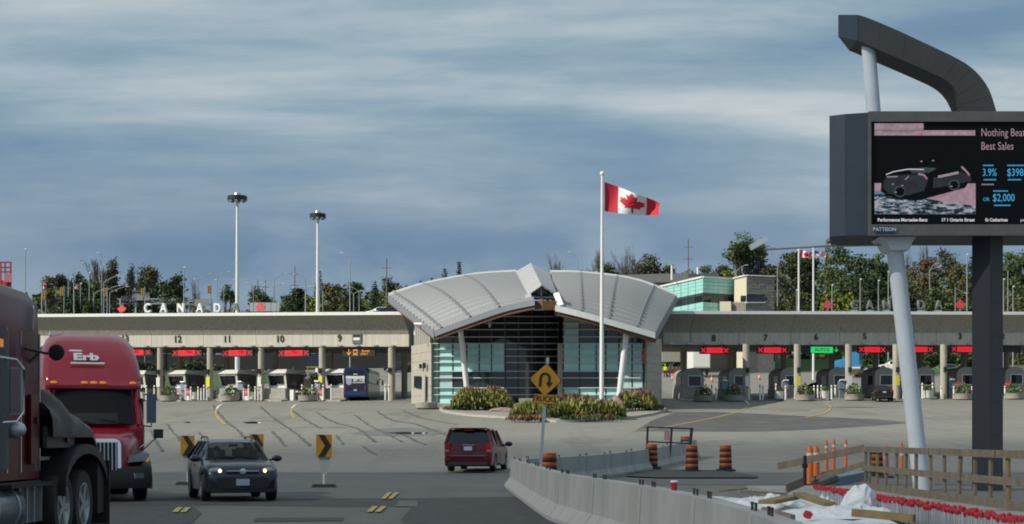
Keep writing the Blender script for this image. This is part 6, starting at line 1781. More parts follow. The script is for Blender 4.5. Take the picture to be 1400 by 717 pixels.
M_SDIM2 = mat("screen_dim_blue", (.005, .005, .006), .6, emit=(.05, .065, .085), estr=1.0)
_mottle(M_SDIM, 4, .1); _mottle(M_SDIM2, 6, .1)
spoly([(1206, 258), (1207, 247), (1220, 241), (1262, 239), (1268, 246), (1262, 262), (1240, 268), (1214, 266)], M_SDIM, "picture_shade", .112)
spoly([(1240, 231.5), (1264, 230), (1280, 231), (1268, 237.5), (1246, 238)], M_SDIM2, "picture_shade", .113)
spoly([(1275, 244), (1312, 236), (1326, 243), (1326, 249), (1290, 256), (1274, 258)], M_SDIM, "picture_shade", .112)
for cx_, cy_, r_ in ((1229, 263, 8.5), (1303, 254, 8)):
    spoly([(cx_ + r_ * math.cos(k * .5236), cy_ + r_ * .95 * math.sin(k * .5236)) for k in range(12)], M_SDIM2, "picture_shade", .1135)
    spoly([(cx_ + r_ * .72 * math.cos(k * .5236), cy_ + r_ * .7 * math.sin(k * .5236)) for k in range(12)], M_SCREEN, "picture_shade", .114)
def glint(px, w, m):
    pts = [P(x, y, D) for x, y in px]; mb = MB()
    for p, q in zip(pts, pts[1:]): mb.bar((p.x, D - .118, p.z), (q.x, D - .118, q.z), .01, w, up=(0, 0, 1))
    part("picture_glint", mb, m, scr, 0)
glint([(1210, 240), (1220, 236), (1240, 232.5), (1262, 233)], .025, M_SWHITE); glint([(1211, 243), (1226, 242.6)], .03, M_SGREY); glint([(1254, 239), (1262, 240.5), (1266, 246)], .05, M_SPINK)
glint([(1281, 243), (1296, 240), (1309, 237)], .07, M_SGREY); glint([(1313, 229), (1320, 236), (1324, 241)], .05, M_SPINK); glint([(1241, 242), (1236, 247)], .025, M_SGREY)
for x, y in ((1218, 253), (1231, 255), (1222, 264), (1298, 256), (1257, 222), (1273, 221)): glint([(x, y), (x + 2.5, y - .3)], .03, M_SGREY)
def stext(s, x, y, h, m, xs=.8, al='LEFT', bold=.0, sp=1.0):
    p = P(x, y, D); o = put("lettering", text_mesh(s, h * D / F * 1.38, mats=m, align=al, xs=xs, bold=bold, spacing=sp), scr)
    o.matrix_basis = frame3((p.x, D - .07, p.z), (1, 0, 0), (0, 0, 1)); return o
stext("Nothing Beats the", 1340, 182.5, 11, M_SPINK, .74); stext("Best Sales", 1340, 201, 11, M_SPINK, .74)
stext("3.9%", 1342, 237, 10.5, M_SCYAN, .72); stext("$398", 1375.5, 237, 10.5, M_SCYAN, .78); stext("$2,000", 1356, 271.5, 10.5, M_SCYAN, .76); stext("OR", 1343, 273.5, 5, M_SCYAN, .9)
for x0, y, x1, m in ((1343, 227, 1357, M_SCYAN), (1376, 227, 1398, M_SCYAN), (1344, 246.5, 1359, M_SCYAN), (1377, 246.5, 1395, M_SCYAN), (1357, 262, 1376, M_SCYAN), (1358, 281.5, 1379, M_SCYAN), (1341, 253, 1357, M_SGREY)):
    mb = MB(); x = x0; k = 0
    while x < x1:
        w = 1.0 + .8 * ((k * 7) % 3) / 2; a, b = P(x, y + .9, D), P(x + w, y - .9, D)
        mb.add([(a.x, D - .07, a.z), (b.x, D - .07, a.z), (b.x, D - .07, b.z), (a.x, D - .07, b.z)], [(0, 1, 2, 3)]); x += w + .5; k += 1
    tag(part("fine_print", mb, m, scr, 0), kind='stuff')
stext("Performance Mercedes-Benz", 1199, 301.5, 4.3, M_SWHITE, .98, bold=.004); stext("17 1 Ontario Street", 1286, 301.5, 4.3, M_SWHITE, .95, bold=.004); stext("St Catharines", 1346, 301.5, 4.3, M_SWHITE, .95, bold=.004); stext("performance", 1394, 301.5, 4.3, M_SWHITE, .95)
for o in scr.children: o.matrix_parent_inverse = Matrix.Identity(4)
# the screen mesh is in world coordinates under the placed root, so its children are too
p = P(1207.5, 315, D)
bd = bp("maker_badge", MB().poly([(p.x + x, p.z + y) for x, y in rrect(30 * D / F, 8.5 * D / F, 4 * D / F)], Matrix(((1, 0, 0, 0), (0, 0, -1, D - .14), (0, 1, 0, 0), (0, 0, 0, 1))), .02), mat("badge_blue", (.02, .07, .19), .4))
o = put("lettering", text_mesh("PATTISON", 5.6 * D / F * 1.2, mats=M_WHITE, bold=.003), bd); o.matrix_basis = frame3((p.x, D - .175, p.z), (1, 0, 0), (0, 0, 1))
# underside shelf and catwalk
und = MB(); c = P(1190, 326, D + 2); und.box((c.x + .4, D + 2.0, c.z - .06), (2.2, 1.4, .14)); bp("underside_tray", und, M_DARKMETAL)
bp("catwalk_bracket", MB().box((P(1170, 326, D + 2.2).x, D + 2.2, c.z - .02), (1.6, 1.0, .1)), mat("tan_bracket", (.25, .20, .14), .7))
bp("collar", MB().rings([[(P(1203 - k, 0, D + .9).x, D + .3, z), (P(1242 + k * .6, 0, D + .9).x, D + .3, z), (P(1242 + k * .6, 0, D + .9).x, D + 1.5, z), (P(1203 - k, 0, D + .9).x, D + 1.5, z)] for k, z in ((-9, P(0, 340, D).z), (-3, P(0, 330, D).z), (6, zb - .0))]), M_POLEW, 40)
# dark square column
cx0, cx1 = P(1331, 0, D + .6), P(1372, 0, D + .6)
w = (cx1.x - cx0.x)
n = 8; ztop = zb
for i in range(n):
    z0, z1 = -.3 + (ztop + .3) * i / n, -.3 + (ztop + .3) * (i + 1) / n - .006
    bp("column_cladding", MB().add([(cx0.x, D + .75, z0), (cx0.x + w * .46, D + .3, z0), (cx1.x, D + .65, z0), (cx0.x + w * .5, D + 1.4, z0), (cx0.x, D + .75, z1), (cx0.x + w * .46, D + .3, z1), (cx1.x, D + .65, z1), (cx0.x + w * .5, D + 1.4, z1)],
                                   [(0, 1, 5, 4), (1, 2, 6, 5), (2, 3, 7, 6), (3, 0, 4, 7), (4, 5, 6, 7), (3, 2, 1, 0)]), [M_CLAD])
bp("column_core", MB().rings([[(cx0.x + .03, D + .75, z), (cx0.x + w * .46, D + .34, z), (cx1.x - .03, D + .66, z), (cx0.x + w * .5, D + 1.36, z)] for z in (-.3, ztop)]), M_DARKMETAL)
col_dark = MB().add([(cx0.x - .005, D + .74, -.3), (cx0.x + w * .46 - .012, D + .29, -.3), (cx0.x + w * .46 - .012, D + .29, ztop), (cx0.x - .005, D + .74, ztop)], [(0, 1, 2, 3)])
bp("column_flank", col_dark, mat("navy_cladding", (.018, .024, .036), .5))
# leaning white pole, below and above the cabinet
yp = D + .9
pa, pb, pc_ = Vector((P(1262, 0, yp).x, yp, -.2)), Vector((P(1222, 0, yp).x, yp, zb)), Vector((P(1195, 0, yp).x, yp, zt))
bp("leaning_pole", MB().cyl(pa, pb, .25, .24, 24), M_POLEW, 40)
bp("upper_pole", MB().cyl(pc_, (P(1187, 0, yp).x, yp, P(0, 62, yp).z), .21, .20, 24), M_POLEW, 40)
bp("rear_pole", MB().cyl((P(1272, 0, yp + 1.5).x, yp + 1.5, -.2), (P(1250, 0, yp + 1.5).x, yp + 1.5, zb), .10, .10, 16) if False else MB().cyl((P(1271, 0, yp + .4).x, yp + .4, -.2), (P(1266.5, 0, yp + .4).x, yp + .4, P(0, 615, yp).z), .16, .16, 16), M_POLEW, 40)
# the bent arm on top, clad in panels
topc = smooth_path([Vector((1146, 20.5, 0)), Vector((1173, 20.5, 0)), Vector((1215, 36.5, 0)), Vector((1262, 58, 0)), Vector((1310, 81, 0)), Vector((1334, 98, 0)), Vector((1352, 122, 0)), Vector((1363, 155, 0))], 4)
botc = smooth_path([Vector((1146, 50, 0)), Vector((1173, 56, 0)), Vector((1212, 73, 0)), Vector((1256, 92, 0)), Vector((1290, 108, 0)), Vector((1306, 122, 0)), Vector((1315, 138, 0)), Vector((1322, 155, 0))], 4)
topc[:4] = [topc[0]]; botc[:4] = [botc[0]]
T_, B_ = [P(q.x, q.y, D + .6) for q in topc], [P(q.x, q.y, D + .6) for q in botc]
pt, pbm = topc[1:], botc[1:]
Tp = [P(q.x, q.y, D + .5) for q in pt]; Bp = [P(q.x, q.y, D + .5) for q in pbm]
N_ = len(Tp); stepn = 3
for i in range(0, N_ - 1, stepn):
    j = min(i + stepn, N_ - 1); mb = MB()
    e = (Tp[j] - Tp[i]).normalized() * .0025
    idx = list(range(i, j + 1)); f = []; v = []
    for k in idx:
        sh = e if k == i else (-e if k == j else Vector())
        v += [Tp[k] + sh, Bp[k] + sh, Bp[k] + sh + Vector((-.0, 1.2, .0)), Tp[k] + sh + Vector((0, 1.2, 0))]
    for q in range(len(idx) - 1):
        for r in range(4): f.append((q * 4 + r, q * 4 + (r + 1) % 4, (q + 1) * 4 + (r + 1) % 4, (q + 1) * 4 + r))
    f += [(3, 2, 1, 0), tuple((len(idx) - 1) * 4 + r for r in range(4))]
    mb.add(v, f); bp("arm_panel", mb, M_CLAD)
e0 = [Tp[0], Bp[0], P(1146, 50, D + 1.7), P(1146, 20.5, D + 1.7)]
bp("arm_end_plate", MB().add([e0[0] + Vector((-.01, 0, 0)), e0[1] + Vector((-.01, 0, 0)), e0[2], e0[3]] + [Tp[0] + Vector((0, 1.2, 0)), Bp[0] + Vector((0, 1.2, 0))], [(0, 3, 2, 1), (0, 4, 3), (1, 2, 5), (3, 4, 5, 2)]), M_CLADB)
# service lamp on a long thin arm under the cabinet
lp = bp("lamp_arm", MB().tube([P(1210, 335, D + 1), P(1120, 337, D + 1), P(1048, 341, D + 1)], .035, 8), M_STEEL, 40)
ld = part("lamp_head", MB().box((0, 0, 0), (.52, .3, .16), (0, R(-28), 0)), M_POLEW, lp); ld.matrix_basis = Matrix.Translation(P(1037, 333, D + 1))
# ------------------------------------------------------------------ building, lamps, gantries and trees behind the booths
M_TEAL = mat("teal_cladding_glass", (.30, .62, .58), .3, col2=(.36, .70, .65), vscale=.8)
M_STONEB = mat("split_stone", (.30, .28, .24), .9, col2=(.20, .19, .165), vscale=2.5, bump=.6, bscale=8)
M_CREAM = mat("cream_wall", (.60, .55, .42), .8, var=.05)
M_ROOFG = mat("dark_grey_roof", (.10, .095, .10), .85, var=.08)
DB = 236.0
hb = thing("office_building", "low office building of teal glass bands and a grey stone tower behind the right canopy", "building", GD(950, DB))
def hp(name, mb, m, sm=0): return part(name, mb, m, hb, sm, True)
def zpx(py, d): return P(0, py, d).z
zg = gz(20, DB) - .3
# long glass wing: left flank runs away to the back left, front faces us
A_, B_, C_ = P(961, 0, DB), P(820, 0, DB + 40), P(1003, 0, DB + 3)
zt = zpx(380, DB)
def bands(a, b, name, rowsz, nx, m, wi=None):
    a, b = Vector((a.x, a.y, 0)), Vector((b.x, b.y, 0))
    for z0, z1, mm in rowsz:
        for i in range(nx):
            p, q = a.lerp(b, i / nx + .002), a.lerp(b, (i + 1) / nx - .002)
            n = Vector(((q - p).y, -(q - p).x, 0)).normalized() * -.0
            k = Vector(((q - p).y, -(q - p).x, 0)).normalized() * .2
            v = [Vector((p.x, p.y, z0 + .02)), Vector((q.x, q.y, z0 + .02)), Vector((q.x, q.y, z1 - .02)), Vector((p.x, p.y, z1 - .02))]
            hp("wall_panel" if mm is m else "window", MB().add(v + [w - k for w in v], [(0, 1, 2, 3), (0, 4, 5, 1), (1, 5, 6, 2), (2, 6, 7, 3), (3, 7, 4, 0)]), mm)
zz_ = [zpx(y, DB) for y in (380, 385, 390, 395, 400.5)]
R_ = [(b, a, M_TEAL) for a, b in zip(zz_, zz_[1:])] + [(zpx(404, DB), zpx(400.5, DB), M_MULL), (zpx(413, DB), zpx(404, DB), M_VISION), (zpx(420, DB), zpx(413, DB), M_TEAL), (zpx(428, DB), zpx(420, DB), M_TEAL), (zpx(445, DB), zpx(428, DB), M_TEAL)]
bands(B_, A_, "l", R_, 16, M_TEAL); bands(A_, C_, "f", R_, 6, M_TEAL)
cm = MB().rings([[Vector((p.x, p.y + .35, z)) for p in (A_, C_, P(1003, 0, DB + 44), B_)] for z in (zg, zt - .05)]); hp("wing_core", cm, M_ROOFG)
hp("parapet", MB().bar(Vector((B_.x, B_.y, zt + .12)), Vector((A_.x, A_.y, zt + .12)), .4, .25).bar(Vector((A_.x, A_.y, zt + .12)), Vector((C_.x, C_.y, zt + .12)), .4, .25), M_COPING)
# grey stone tower; sunlight on its left flank put into the cream colour
S0, S1, S2 = P(1004, 0, DB + 1.5), P(1020.5, 0, DB - 2.5), P(1058, 0, DB - 1.0)
ztw = zpx(378, DB - 2)
hp("tower_core", MB().rings([[Vector((p.x, p.y + .2, z)) for p in (S0, S1, S2, P(1058, 0, DB + 12), P(1004, 0, DB + 12))] for z in (zg, ztw - .05)]), M_STONEB)
hp("sunlit_flank", MB().rings([[Vector((p.x, p.y, z)) for p in (S0, S1, S1 + Vector((.05, .3, 0)), S0 + Vector((.05, .3, 0)))] for z in (zg, ztw)]), M_CREAM)
rg = random.Random(5); hh = .42; z = zpx(428, DB); r = 0
dv = (S2 - S1); dv.z = 0; ln = dv.length; dv.normalize(); nn = Vector((dv.y, -dv.x, 0))
m_st = {}
while z < ztw - .1:
    x = -(r % 2) * .5
    while x < ln:
        L = rg.uniform(.7, 1.3); s0, s1 = max(x, 0) + .015, min(x + L, ln) - .015
        cx_ = 1020.5 + 37.5 * ((s0 + s1) / 2 / ln); cy_ = HY - (z + hh / 2 - ZC) * F / DB
        if s1 - s0 > .15 and not (1020 < cx_ < 1045.5 and 403 < cy_ < 415):
            c = Vector((S1.x, S1.y, 0)) + dv * ((s0 + s1) / 2); c.z = z + hh / 2
            hp("stone", MB().box(c + nn * rg.uniform(.0, .08), (s1 - s0, .16, min(hh, ztw - z) - .03), (0, 0, math.atan2(dv.y, dv.x))), M_STONEB)
        x += L
    z += hh; r += 1
hp("tower_coping", MB().bar(Vector((S0.x, S0.y, ztw + .08)), Vector((S1.x, S1.y, ztw + .08)), .5, .16).bar(Vector((S1.x, S1.y, ztw + .08)), Vector((S2.x + .2, S2.y, ztw + .08)), .5, .16), M_COPING)
hp("window", MB().bar(P(1021.5, 409, DB - 2.56), P(1045, 409, DB - 1.65), .15, .95), M_VISION); hp("window_sill", MB().bar(P(1012, 413.9, DB - 1.4), P(1021, 413.9, DB - 2.75), .3, .14).bar(P(1021, 413.9, DB - 2.8), P(1046, 413.9, DB - 1.8), .3, .14), M_COPING)
hp("window", MB().bar(P(1013, 409, DB - .72), P(1020, 409, DB - 2.4), .12, .95), M_VISION)
hp("porch_wall", MB().rings([[P(984, 429, DB - 2) + Vector((0, 0, k)) for k in (0,)] + [P(999.5, 429, DB - 2.5), P(999.5, 429, DB + 2), P(984, 429, DB + 2)], [P(984, 412.5, DB - 2), P(999.5, 412.5, DB - 2.5), P(999.5, 412.5, DB + 2), P(984, 412.5, DB + 2)]]), M_CREAM)
hp("low_stone_wall", MB().rings([[P(1000, 432, DB - 1.8), P(1020, 432, DB - 2.7), P(1020, 432, DB), P(1000, 432, DB)], [P(1000, 413.5, DB - 1.8), P(1020, 413.5, DB - 2.7), P(1020, 413.5, DB), P(1000, 413.5, DB)]]), M_STONEB)
hp("vent_pipe", MB().cyl(P(918.5, 383, DB + 8), P(918.5, 363, DB + 8), .16, n=10), M_COPING); hp("vent_pipe", MB().cyl(P(954, 375, DB + 8), P(954, 366, DB + 8), .18, n=10), M_COPING)
sb = thing("hall_building", "long low building with a dark grey roof behind the teal office", "building", GD(880, 285))
part("roof", MB().rings([[P(775, 392, 282), P(960, 384, 282), P(960, 390, 300), P(775, 392, 300)], [P(790, 377.5, 290), P(944, 373.5, 290), P(944, 373.8, 292), P(790, 377.8, 292)]]), M_ROOFG, sb, 0, True)
part("roof", MB().rings([[P(941, 386, 283), P(985, 384, 283), P(985, 384, 300), P(941, 386, 300)], [P(941, 374, 288), P(982, 374, 288), P(982, 374, 292), P(941, 374, 292)]]), M_DARKMETAL, sb, 0, True)
c0, c1 = P(778, 392, 283), P(958, 384, 283)
part("wall", MB().rings([[(c0.x, 283, gz(0, 283)), (c1.x, 283, gz(0, 283)), (c1.x, 299, gz(0, 290)), (c0.x, 299, gz(0, 290))], [(c0.x, 283, c0.z), (c1.x, 283, c1.z), (c1.x, 299, c1.z), (c0.x, 299, c0.z)]]), M_SIDING, sb, 0, True)
# ramp wall under the left canopy, shade put into its near-black colour, and the blue information board
M_RAMPSHADE = mat("ramp_shade_wall", (.016, .018, .016), .95, var=.2, vscale=.5)
rw = MB(); ring = []
for px, d, yb, yt in ((150, 262, 512, 482), (240, 262, 508, 484), (330, 258, 504, 486), (420, 262, 500, 487), (520, 275, 494, 480), (600, 290, 490, 476)):
    a, b = P(px, yb, d), P(px, yt, d); a.z = gz(a.x, a.y) - .3
    ring.append([a, b, b + Vector((0, 9, .2)), a + Vector((0, 9, 0))])
rw.rings(ring); ramp = thing("ramp_shade_wall", "curved ramp wall under the left canopy, coloured near black for shade", "wall", (ring[2][0].x, ring[2][0].y, 0))
part("wall", rw, M_RAMPSHADE, ramp, 30, True)
pr = MB(); pr.tube([r[1] + Vector((0, .2, .55)) for r in ring], .25, 6); part("parapet", pr, M_KERB, ramp, 30, True)
for px, l in ((345, "low dark planter wall of bushes beyond lane ten"),):
    p0, p1 = P(395, 530, 205), P(424, 528, 205)
    structure("low_wall", MB().rings([[(p.x, p.y, gz(p.x, p.y) - .2), (p.x, p.y, gz(p.x, p.y) + 1.0), (p.x, p.y + 5, gz(p.x, p.y) + 1.0), (p.x, p.y + 5, gz(p.x, p.y) - .2)] for p in (P(395, 0, 205), P(425, 0, 202))]), M_DARKMETAL if False else M_RAMPSHADE)
def board_sign(name, px, d, y0, y1, w_px, m, label, posts=True, words=None, extra=None):
    g = GD(px, d); t = thing(name, label, "sign", g)
    h = (y1 - y0) * d / F; w = w_px * d / F; zc = zpx((y0 + y1) / 2, d) - g.z
    part("board", MB().box((0, 0, zc), (w, .15, h)), m, t)
    if posts:
        for s in (-1, 1): part("post", MB().box((s * w * .42, .15, (zc + h / 2) / 2), (.14, .12, zc + h / 2)), M_STEEL, t)
    if extra: extra(t, zc, w, h)
    return t
M_BLUEB = mat("sign_navy", (.012, .02, .07), .5)
def lines_(t, zc, w, h):
    part("heading_band", MB().box((0, -.09, zc + h * .40), (w * .5, .03, h * .07)), M_STEEL, t)
    for k in range(5): part("text_line", MB().box((-w * .05, -.09, zc + h * (.22 - .14 * k)), (w * .75, .03, .04)), mat("sign_line", (.10, .12, .22), .5), t)
    part("yellow_foot", MB().box((0, -.02, zc - h * .56), (w, .16, h * .12)), mat("mustard", (.30, .22, .03), .6), t)
board_sign("information_board", 428, 205, 481, 501, 18, M_BLUEB, "tall dark blue information board between lanes ten and nine", True, None, lines_)
board_sign("route_board", 1055, 240, 480, 494, 9, M_BLUEB, "small dark sign board seen beyond lane seven")
board_sign("road_sign", 346, 222, 506, 513, 3.4, M_WHITE, "tiny white and red sign on a post beyond lane eleven")
board_sign("gridded_board", 362, 300, 414, 426, 40, mat("pale_grid_panel", (.50, .52, .53), .6, var=.1), "pale gridded panel behind the right leaf of the left roof sign", True, None,
           lambda t, zc, w, h: [part("panel_joint", MB().box((-w * .4 + w * .2 * k, -.09, zc), (.06, .04, h)), M_STEEL, t) for k in range(5)])

# lamps
M_LAMP = mat("lamp_post_grey", (.30, .32, .33), .6)
def lamp_post(px, d, ytop, arms, label, grp="street lamps behind the canopies", r=.09):
    g = GD(px, d); t = thing("street_lamp", label, "street lamp", g, 0, grp)
    h = zpx(ytop, d) - g.z
    part("pole", MB().cyl((0, 0, 0), (0, 0, h), r * 1.4, r * .7, 8), M_LAMP, t)
    for dx, dy in arms:
        ex, ez = dx * d / F, dy * d / F
        a = part("arm", MB().tube([(0, 0, h - .05), (ex * .5, 0, h + ez * .6), (ex, 0, h + ez)], .05, 6), M_LAMP, t)
        part("lamp_head", MB().blob((ex + math.copysign(.30, dx), 0, h + ez + .02), (.36, .13, .07), 1, 1, 0), M_COPING, a)
    if not arms: part("lamp_head", MB().blob((.12, 0, h), (.22, .16, .12), 1, 1, 0), M_WHITE, t)
for a in ((93.5, 262, 375, [(17, 15)], "tall lamp with one long arm left of the CANADA letters"), (139, 255, 350, [(-2, 4)], "tallest thin pole lamp above the left trees"), (142, 250, 386, [(19, 9)], "lamp with bright upper arm left of the red leaf"),
          (146.5, 258, 396, [(15, 5)], "lamp with lower arm left of the red leaf"), (150, 270, 400, [(22, 8)], "lamp with longest low arm left of the red leaf"), (128, 262, 402, [(10, 5)], "short lamp in front of the left trees"),
          (34.5, 250, 341, [], "single thin pole above the near tractor's roof"), (110, 262, 388, [], "short white topped pole before the left trees"), (122, 262, 373, [], "bare pole in front of the left trees' middle"), (251.5, 262, 366, [], "bare pole right of the dark rounded evergreen"),
          (270, 300, 383, [(16, 8), (-2, 1)], "double arm lamp right of the dark evergreen"), (297, 300, 378, [(14, 6)], "single arm lamp above the letter D"), (306, 300, 388, [(11, 5), (-9, 5)], "double arm lamp just left of the tall mast"),
          (346.5, 300, 391, [(9, 4), (-7, 4)], "double arm lamp behind the pale gridded panel"), (374, 300, 392, [(11, 3), (-8, 3)], "double arm lamp just right of the pale gridded panel"), (375, 330, 381, [(14, 7)], "faint single arm lamp beyond the gridded panel"),
          (417.5, 290, 381, [(14, 7), (-13, 6)], "double arm lamp left of the right hand mast"), (418, 280, 396, [(4, 4), (-14, 3)], "lower double arm lamp left of the right hand mast"), (441.5, 270, 398, [(-2, 2)], "small lamp before the yellowing hedge trees"),
          (478.5, 240, 352, [(-8, 6)], "tall lamp with a left arm before the green hedge trees"), (491, 275, 399, [(10, 3), (-10, 6)], "short double arm lamp right of the green hedge trees"), (483.5, 275, 402, [(8, 4)], "shortest lamp right of the green hedge trees"),
          (789, 258, 354, [(-8, 9)], "lamp with left arm just above the metal roof"), (804, 262, 380, [(9, 8)], "small lamp behind the right wing of the roof"), (1006, 255, 372, [(12, 9)], "lamp arm rising above the stone tower"),
          (1063, 250, 362, [(-13, 8)], "lamp with left arm right of the stone tower"), (1137.5, 245, 390, [], "short white pole in front of the yellow green bush"), (1176, 245, 382, [], "short white pole left of the letter A on the right"), (1201, 245, 384, [], "short pole beside the letter N on the right"),
          (1199, 330, 338, [], "tall grey pole left of the white billboard pole"), (1214.5, 255, 372, [], "white pole right behind the white billboard pole"), (1271, 265, 370, [(10, 4), (7, 9)], "lamp with two arms among autumn trees"),
          (1322, 245, 348, [], "tall white pole just left of the dark column"), (1306, 262, 393, [(12, -8)], "low slanting lamp arm before the autumn trees"), (1378, 255, 372, [(-7, 8)], "lamp with left arm right of the dark column"), (1372, 245, 382, [], "white pole at the dark column's right edge"), (1385, 250, 392, [], "pale post at the right edge of the picture"),
          (436, 245, 500, [], "stub pole beneath the left canopy") if False else (1089, 262, 397, [], "thin pole before the brown trees")):
    lamp_post(*a)
def mast(px, d, ytop, w_px, label):
    g = GD(px, d); t = thing("high_mast_lamp", label, "light mast", g, 0, "high mast lights behind the left canopy")
    h = zpx(ytop + 5, d) - g.z; w = w_px * d / F / 2
    part("pole", MB().cyl((0, 0, 0), (0, 0, h), .34, .17, 16), M_COPING, t)
    part("ring", MB().lathe([(w * .72, h - .05), (w, h), (w, h + .52), (w * .9, h + .58), (w * .45, h + .60)], n=20), M_DARKMETAL, t)
    part("cap", MB().lathe([(w * .4, h + .55), (w * .32, h + .95), (.08, h + 1.0)], n=16), M_STEEL, t)
    for k in range(8):
        a = k * math.pi / 4; part("lamp", MB().box((w * .8 * math.cos(a), w * .8 * math.sin(a), h - .12), (.36, .36, .2)), M_STEEL, t)
mast(324.5, 215, 269, 27, "taller high mast light with dark ring head, left of the two")
mast(434.5, 225, 293, 22, "shorter high mast light with dark ring head, right of the two")
def wood_pole(px, d, ytop, label, bars=True):
    g = GD(px, d); t = thing("utility_pole", label, "utility pole", g, 0, "utility poles on the skyline"); h = zpx(ytop, d) - g.z
    part("pole", MB().cyl((0, 0, 0), (0, 0, h), .17, .10, 8), M_TIMBER, t)
    if bars: part("crossarm", MB().bar((-.9, 0, h - 1.6), (.9, 0, h - 1.6), .1, .12).bar((-.9, 0, h - 4), (.9, 0, h - 4), .1, .12), M_TIMBER, t)
for a in ((403, 330, 364, "tall thin utility pole left of the right hand mast"), (352.5, 360, 382, "left short utility pole of a pair beyond the gridded panel"), (363, 350, 383, "right short utility pole of a pair beyond the gridded panel"), (528.5, 280, 354, "tall utility pole just left of the metal roof's tip"), (941, 320, 327, "tall utility pole above the teal office")):
    wood_pole(*a)
# gantries with the grey backs of road signs, and traffic signals
def gantry(x0, x1, d, ytr, boards, posts, label):
    g = GD((x0 + x1) / 2, d); t = thing("sign_gantry", label, "sign gantry", g)
    tr = MB(); a, b = P(x0, ytr, d), P(x1, ytr, d); hh = 6.5 * d / F
    for dz in (0, -hh):
        tr.bar(a + Vector((0, 0, dz)), b + Vector((0, 0, dz)), .22, .22)
    k = int((x1 - x0) / 8)
    for i in range(k):
        p, q = a.lerp(b, i / k), a.lerp(b, (i + 1) / k)
        tr.bar(p + Vector((0, 0, -hh * (i % 2))), q + Vector((0, 0, -hh * ((i + 1) % 2))), .12, .12)
    part("truss", tr, M_STEEL, t, 0, True)
    for bx0, by0, bx1, by1 in boards:
        p, q = P(bx0, by1, d - .5), P(bx1, by0, d - .5)
        part("sign_back", MB().box(((p.x + q.x) / 2, d - .5, (p.z + q.z) / 2), (q.x - p.x, .12, q.z - p.z)), mat("sign_back_grey", (.33, .35, .36), .5, .2), t, 0, True)
    for px in posts:
        gg = GD(px, d); part("post", MB().cyl(gg, (gg.x, gg.y, P(px, ytr, d).z), .20, n=8), M_STEEL, t, 0, True)
gantry(160, 236, 300, 409, [(166, 405, 174, 412), (178, 401, 192, 411), (192, 400, 204.5, 411)], [165, 186, 200], "left sign gantry with three grey sign backs behind the letter C")
gantry(205, 259, 296, 409, [(219, 402.5, 246, 411), (246, 406, 259, 417)], [258], "middle sign gantry with two grey sign backs behind the letter N")
gantry(259, 290, 302, 410, [(266, 410, 285, 419)], [289], "right sign gantry behind the second letter A")
def signal(px, py, d, label):
    p = P(px, py, d); g = GD(px + 3, d); t = thing("traffic_signal", label, "traffic light", g, 0, "yellow traffic signals by the left trees")
    part("post", MB().cyl(g, (g.x, g.y, p.z + .9), .08, n=6), M_STEEL, t, 35, True); part("bracket", MB().bar((g.x, g.y, p.z + .6), (p.x, d, p.z + .6), .07, .07), M_STEEL, t, 35, True)
    h = part("housing", MB().box((p.x, d, p.z), (.50, .34, 1.30)), mat("signal_yellow", (.52, .28, .03), .5), t, 0, True)
    for k in (-1, 0, 1): part("lens", MB().lathe([(.13, -.02), (.12, .0)], c=(p.x, d - .18, p.z + .40 * k), n=10, axis='Y'), M_DARKMETAL, h)
for px, py, l in ((59.5, 404, "leftmost yellow signal, low against the left trees"), (84.5, 399, "yellow signal seen edge on against the left trees"), (143.5, 400, "yellow signal beside the bright lamp pole"), (195, 400, "yellow signal above the letter C"), (285.5, 396, "yellow signal above the letter D")):
    signal(px, py, 262, l)
# red lattice tower top at the far left
g = GD(8, 200); t = thing("red_tower", "red lattice tower with a small white sign at the far left edge", "tower", g)
q = MB(); zt_ = zpx(359, 200)
for x in (1, 7, 14.5): q.bar(P(x, 540, 200), P(x, 359, 200), .18, .18, up=(0, 1, 0))
part("leg", q, mat("tower_red", (.35, .03, .04), .5), t, 0, True)
q = MB()
for y in (359, 366, 372): q.bar(P(-4, y, 200), P(16, y, 200), .15, .15)
part("platform", q, mat("tower_red_dark", (.16, .025, .03), .5), t, 0, True); part("sign", MB().box(P(11, 380, 199.7), (.9, .1, 1.1)), mat("sign_red_white", (.45, .16, .16), .5), t, 0, True)
part("tank", MB().cyl(P(9, 392, 200.4), P(9, 384, 200.4), .6, n=10), mat("tower_red", (.35, .03, .04), .5), t, 35, True)
# far vehicles on the upper road above the left canopy
for px, d, r, m, l in ((519, 262, 80, M_WHITE, "white car on the upper road above the left canopy's right end"), (529, 258, 85, M_P_BLUE, "blue grey car on the upper road by the metal roof's tip")):
    p = P(px, 431, d); p.z -= .3; dark_suv(l, p, R(r), m)
structure("upper_road", MB().rings([[P(330, 431.5, 256), P(330, 430, 256), P(330, 430, 268), P(330, 431.5, 268)], [P(575, 431.5, 256), P(575, 430, 256), P(575, 430, 268), P(575, 431.5, 268)]]), M_ROAD)
bk = MB()
bk.grid(lambda u, v: (lambda p: Vector((p.x, p.y, p.z if v > .5 else gz(p.x, p.y) - .5)))(P(330 + 245 * u, 431.4, 255.5 - 4 * (1 - v))), 12, 2); structure("road_embankment", bk, M_RAMPSHADE)

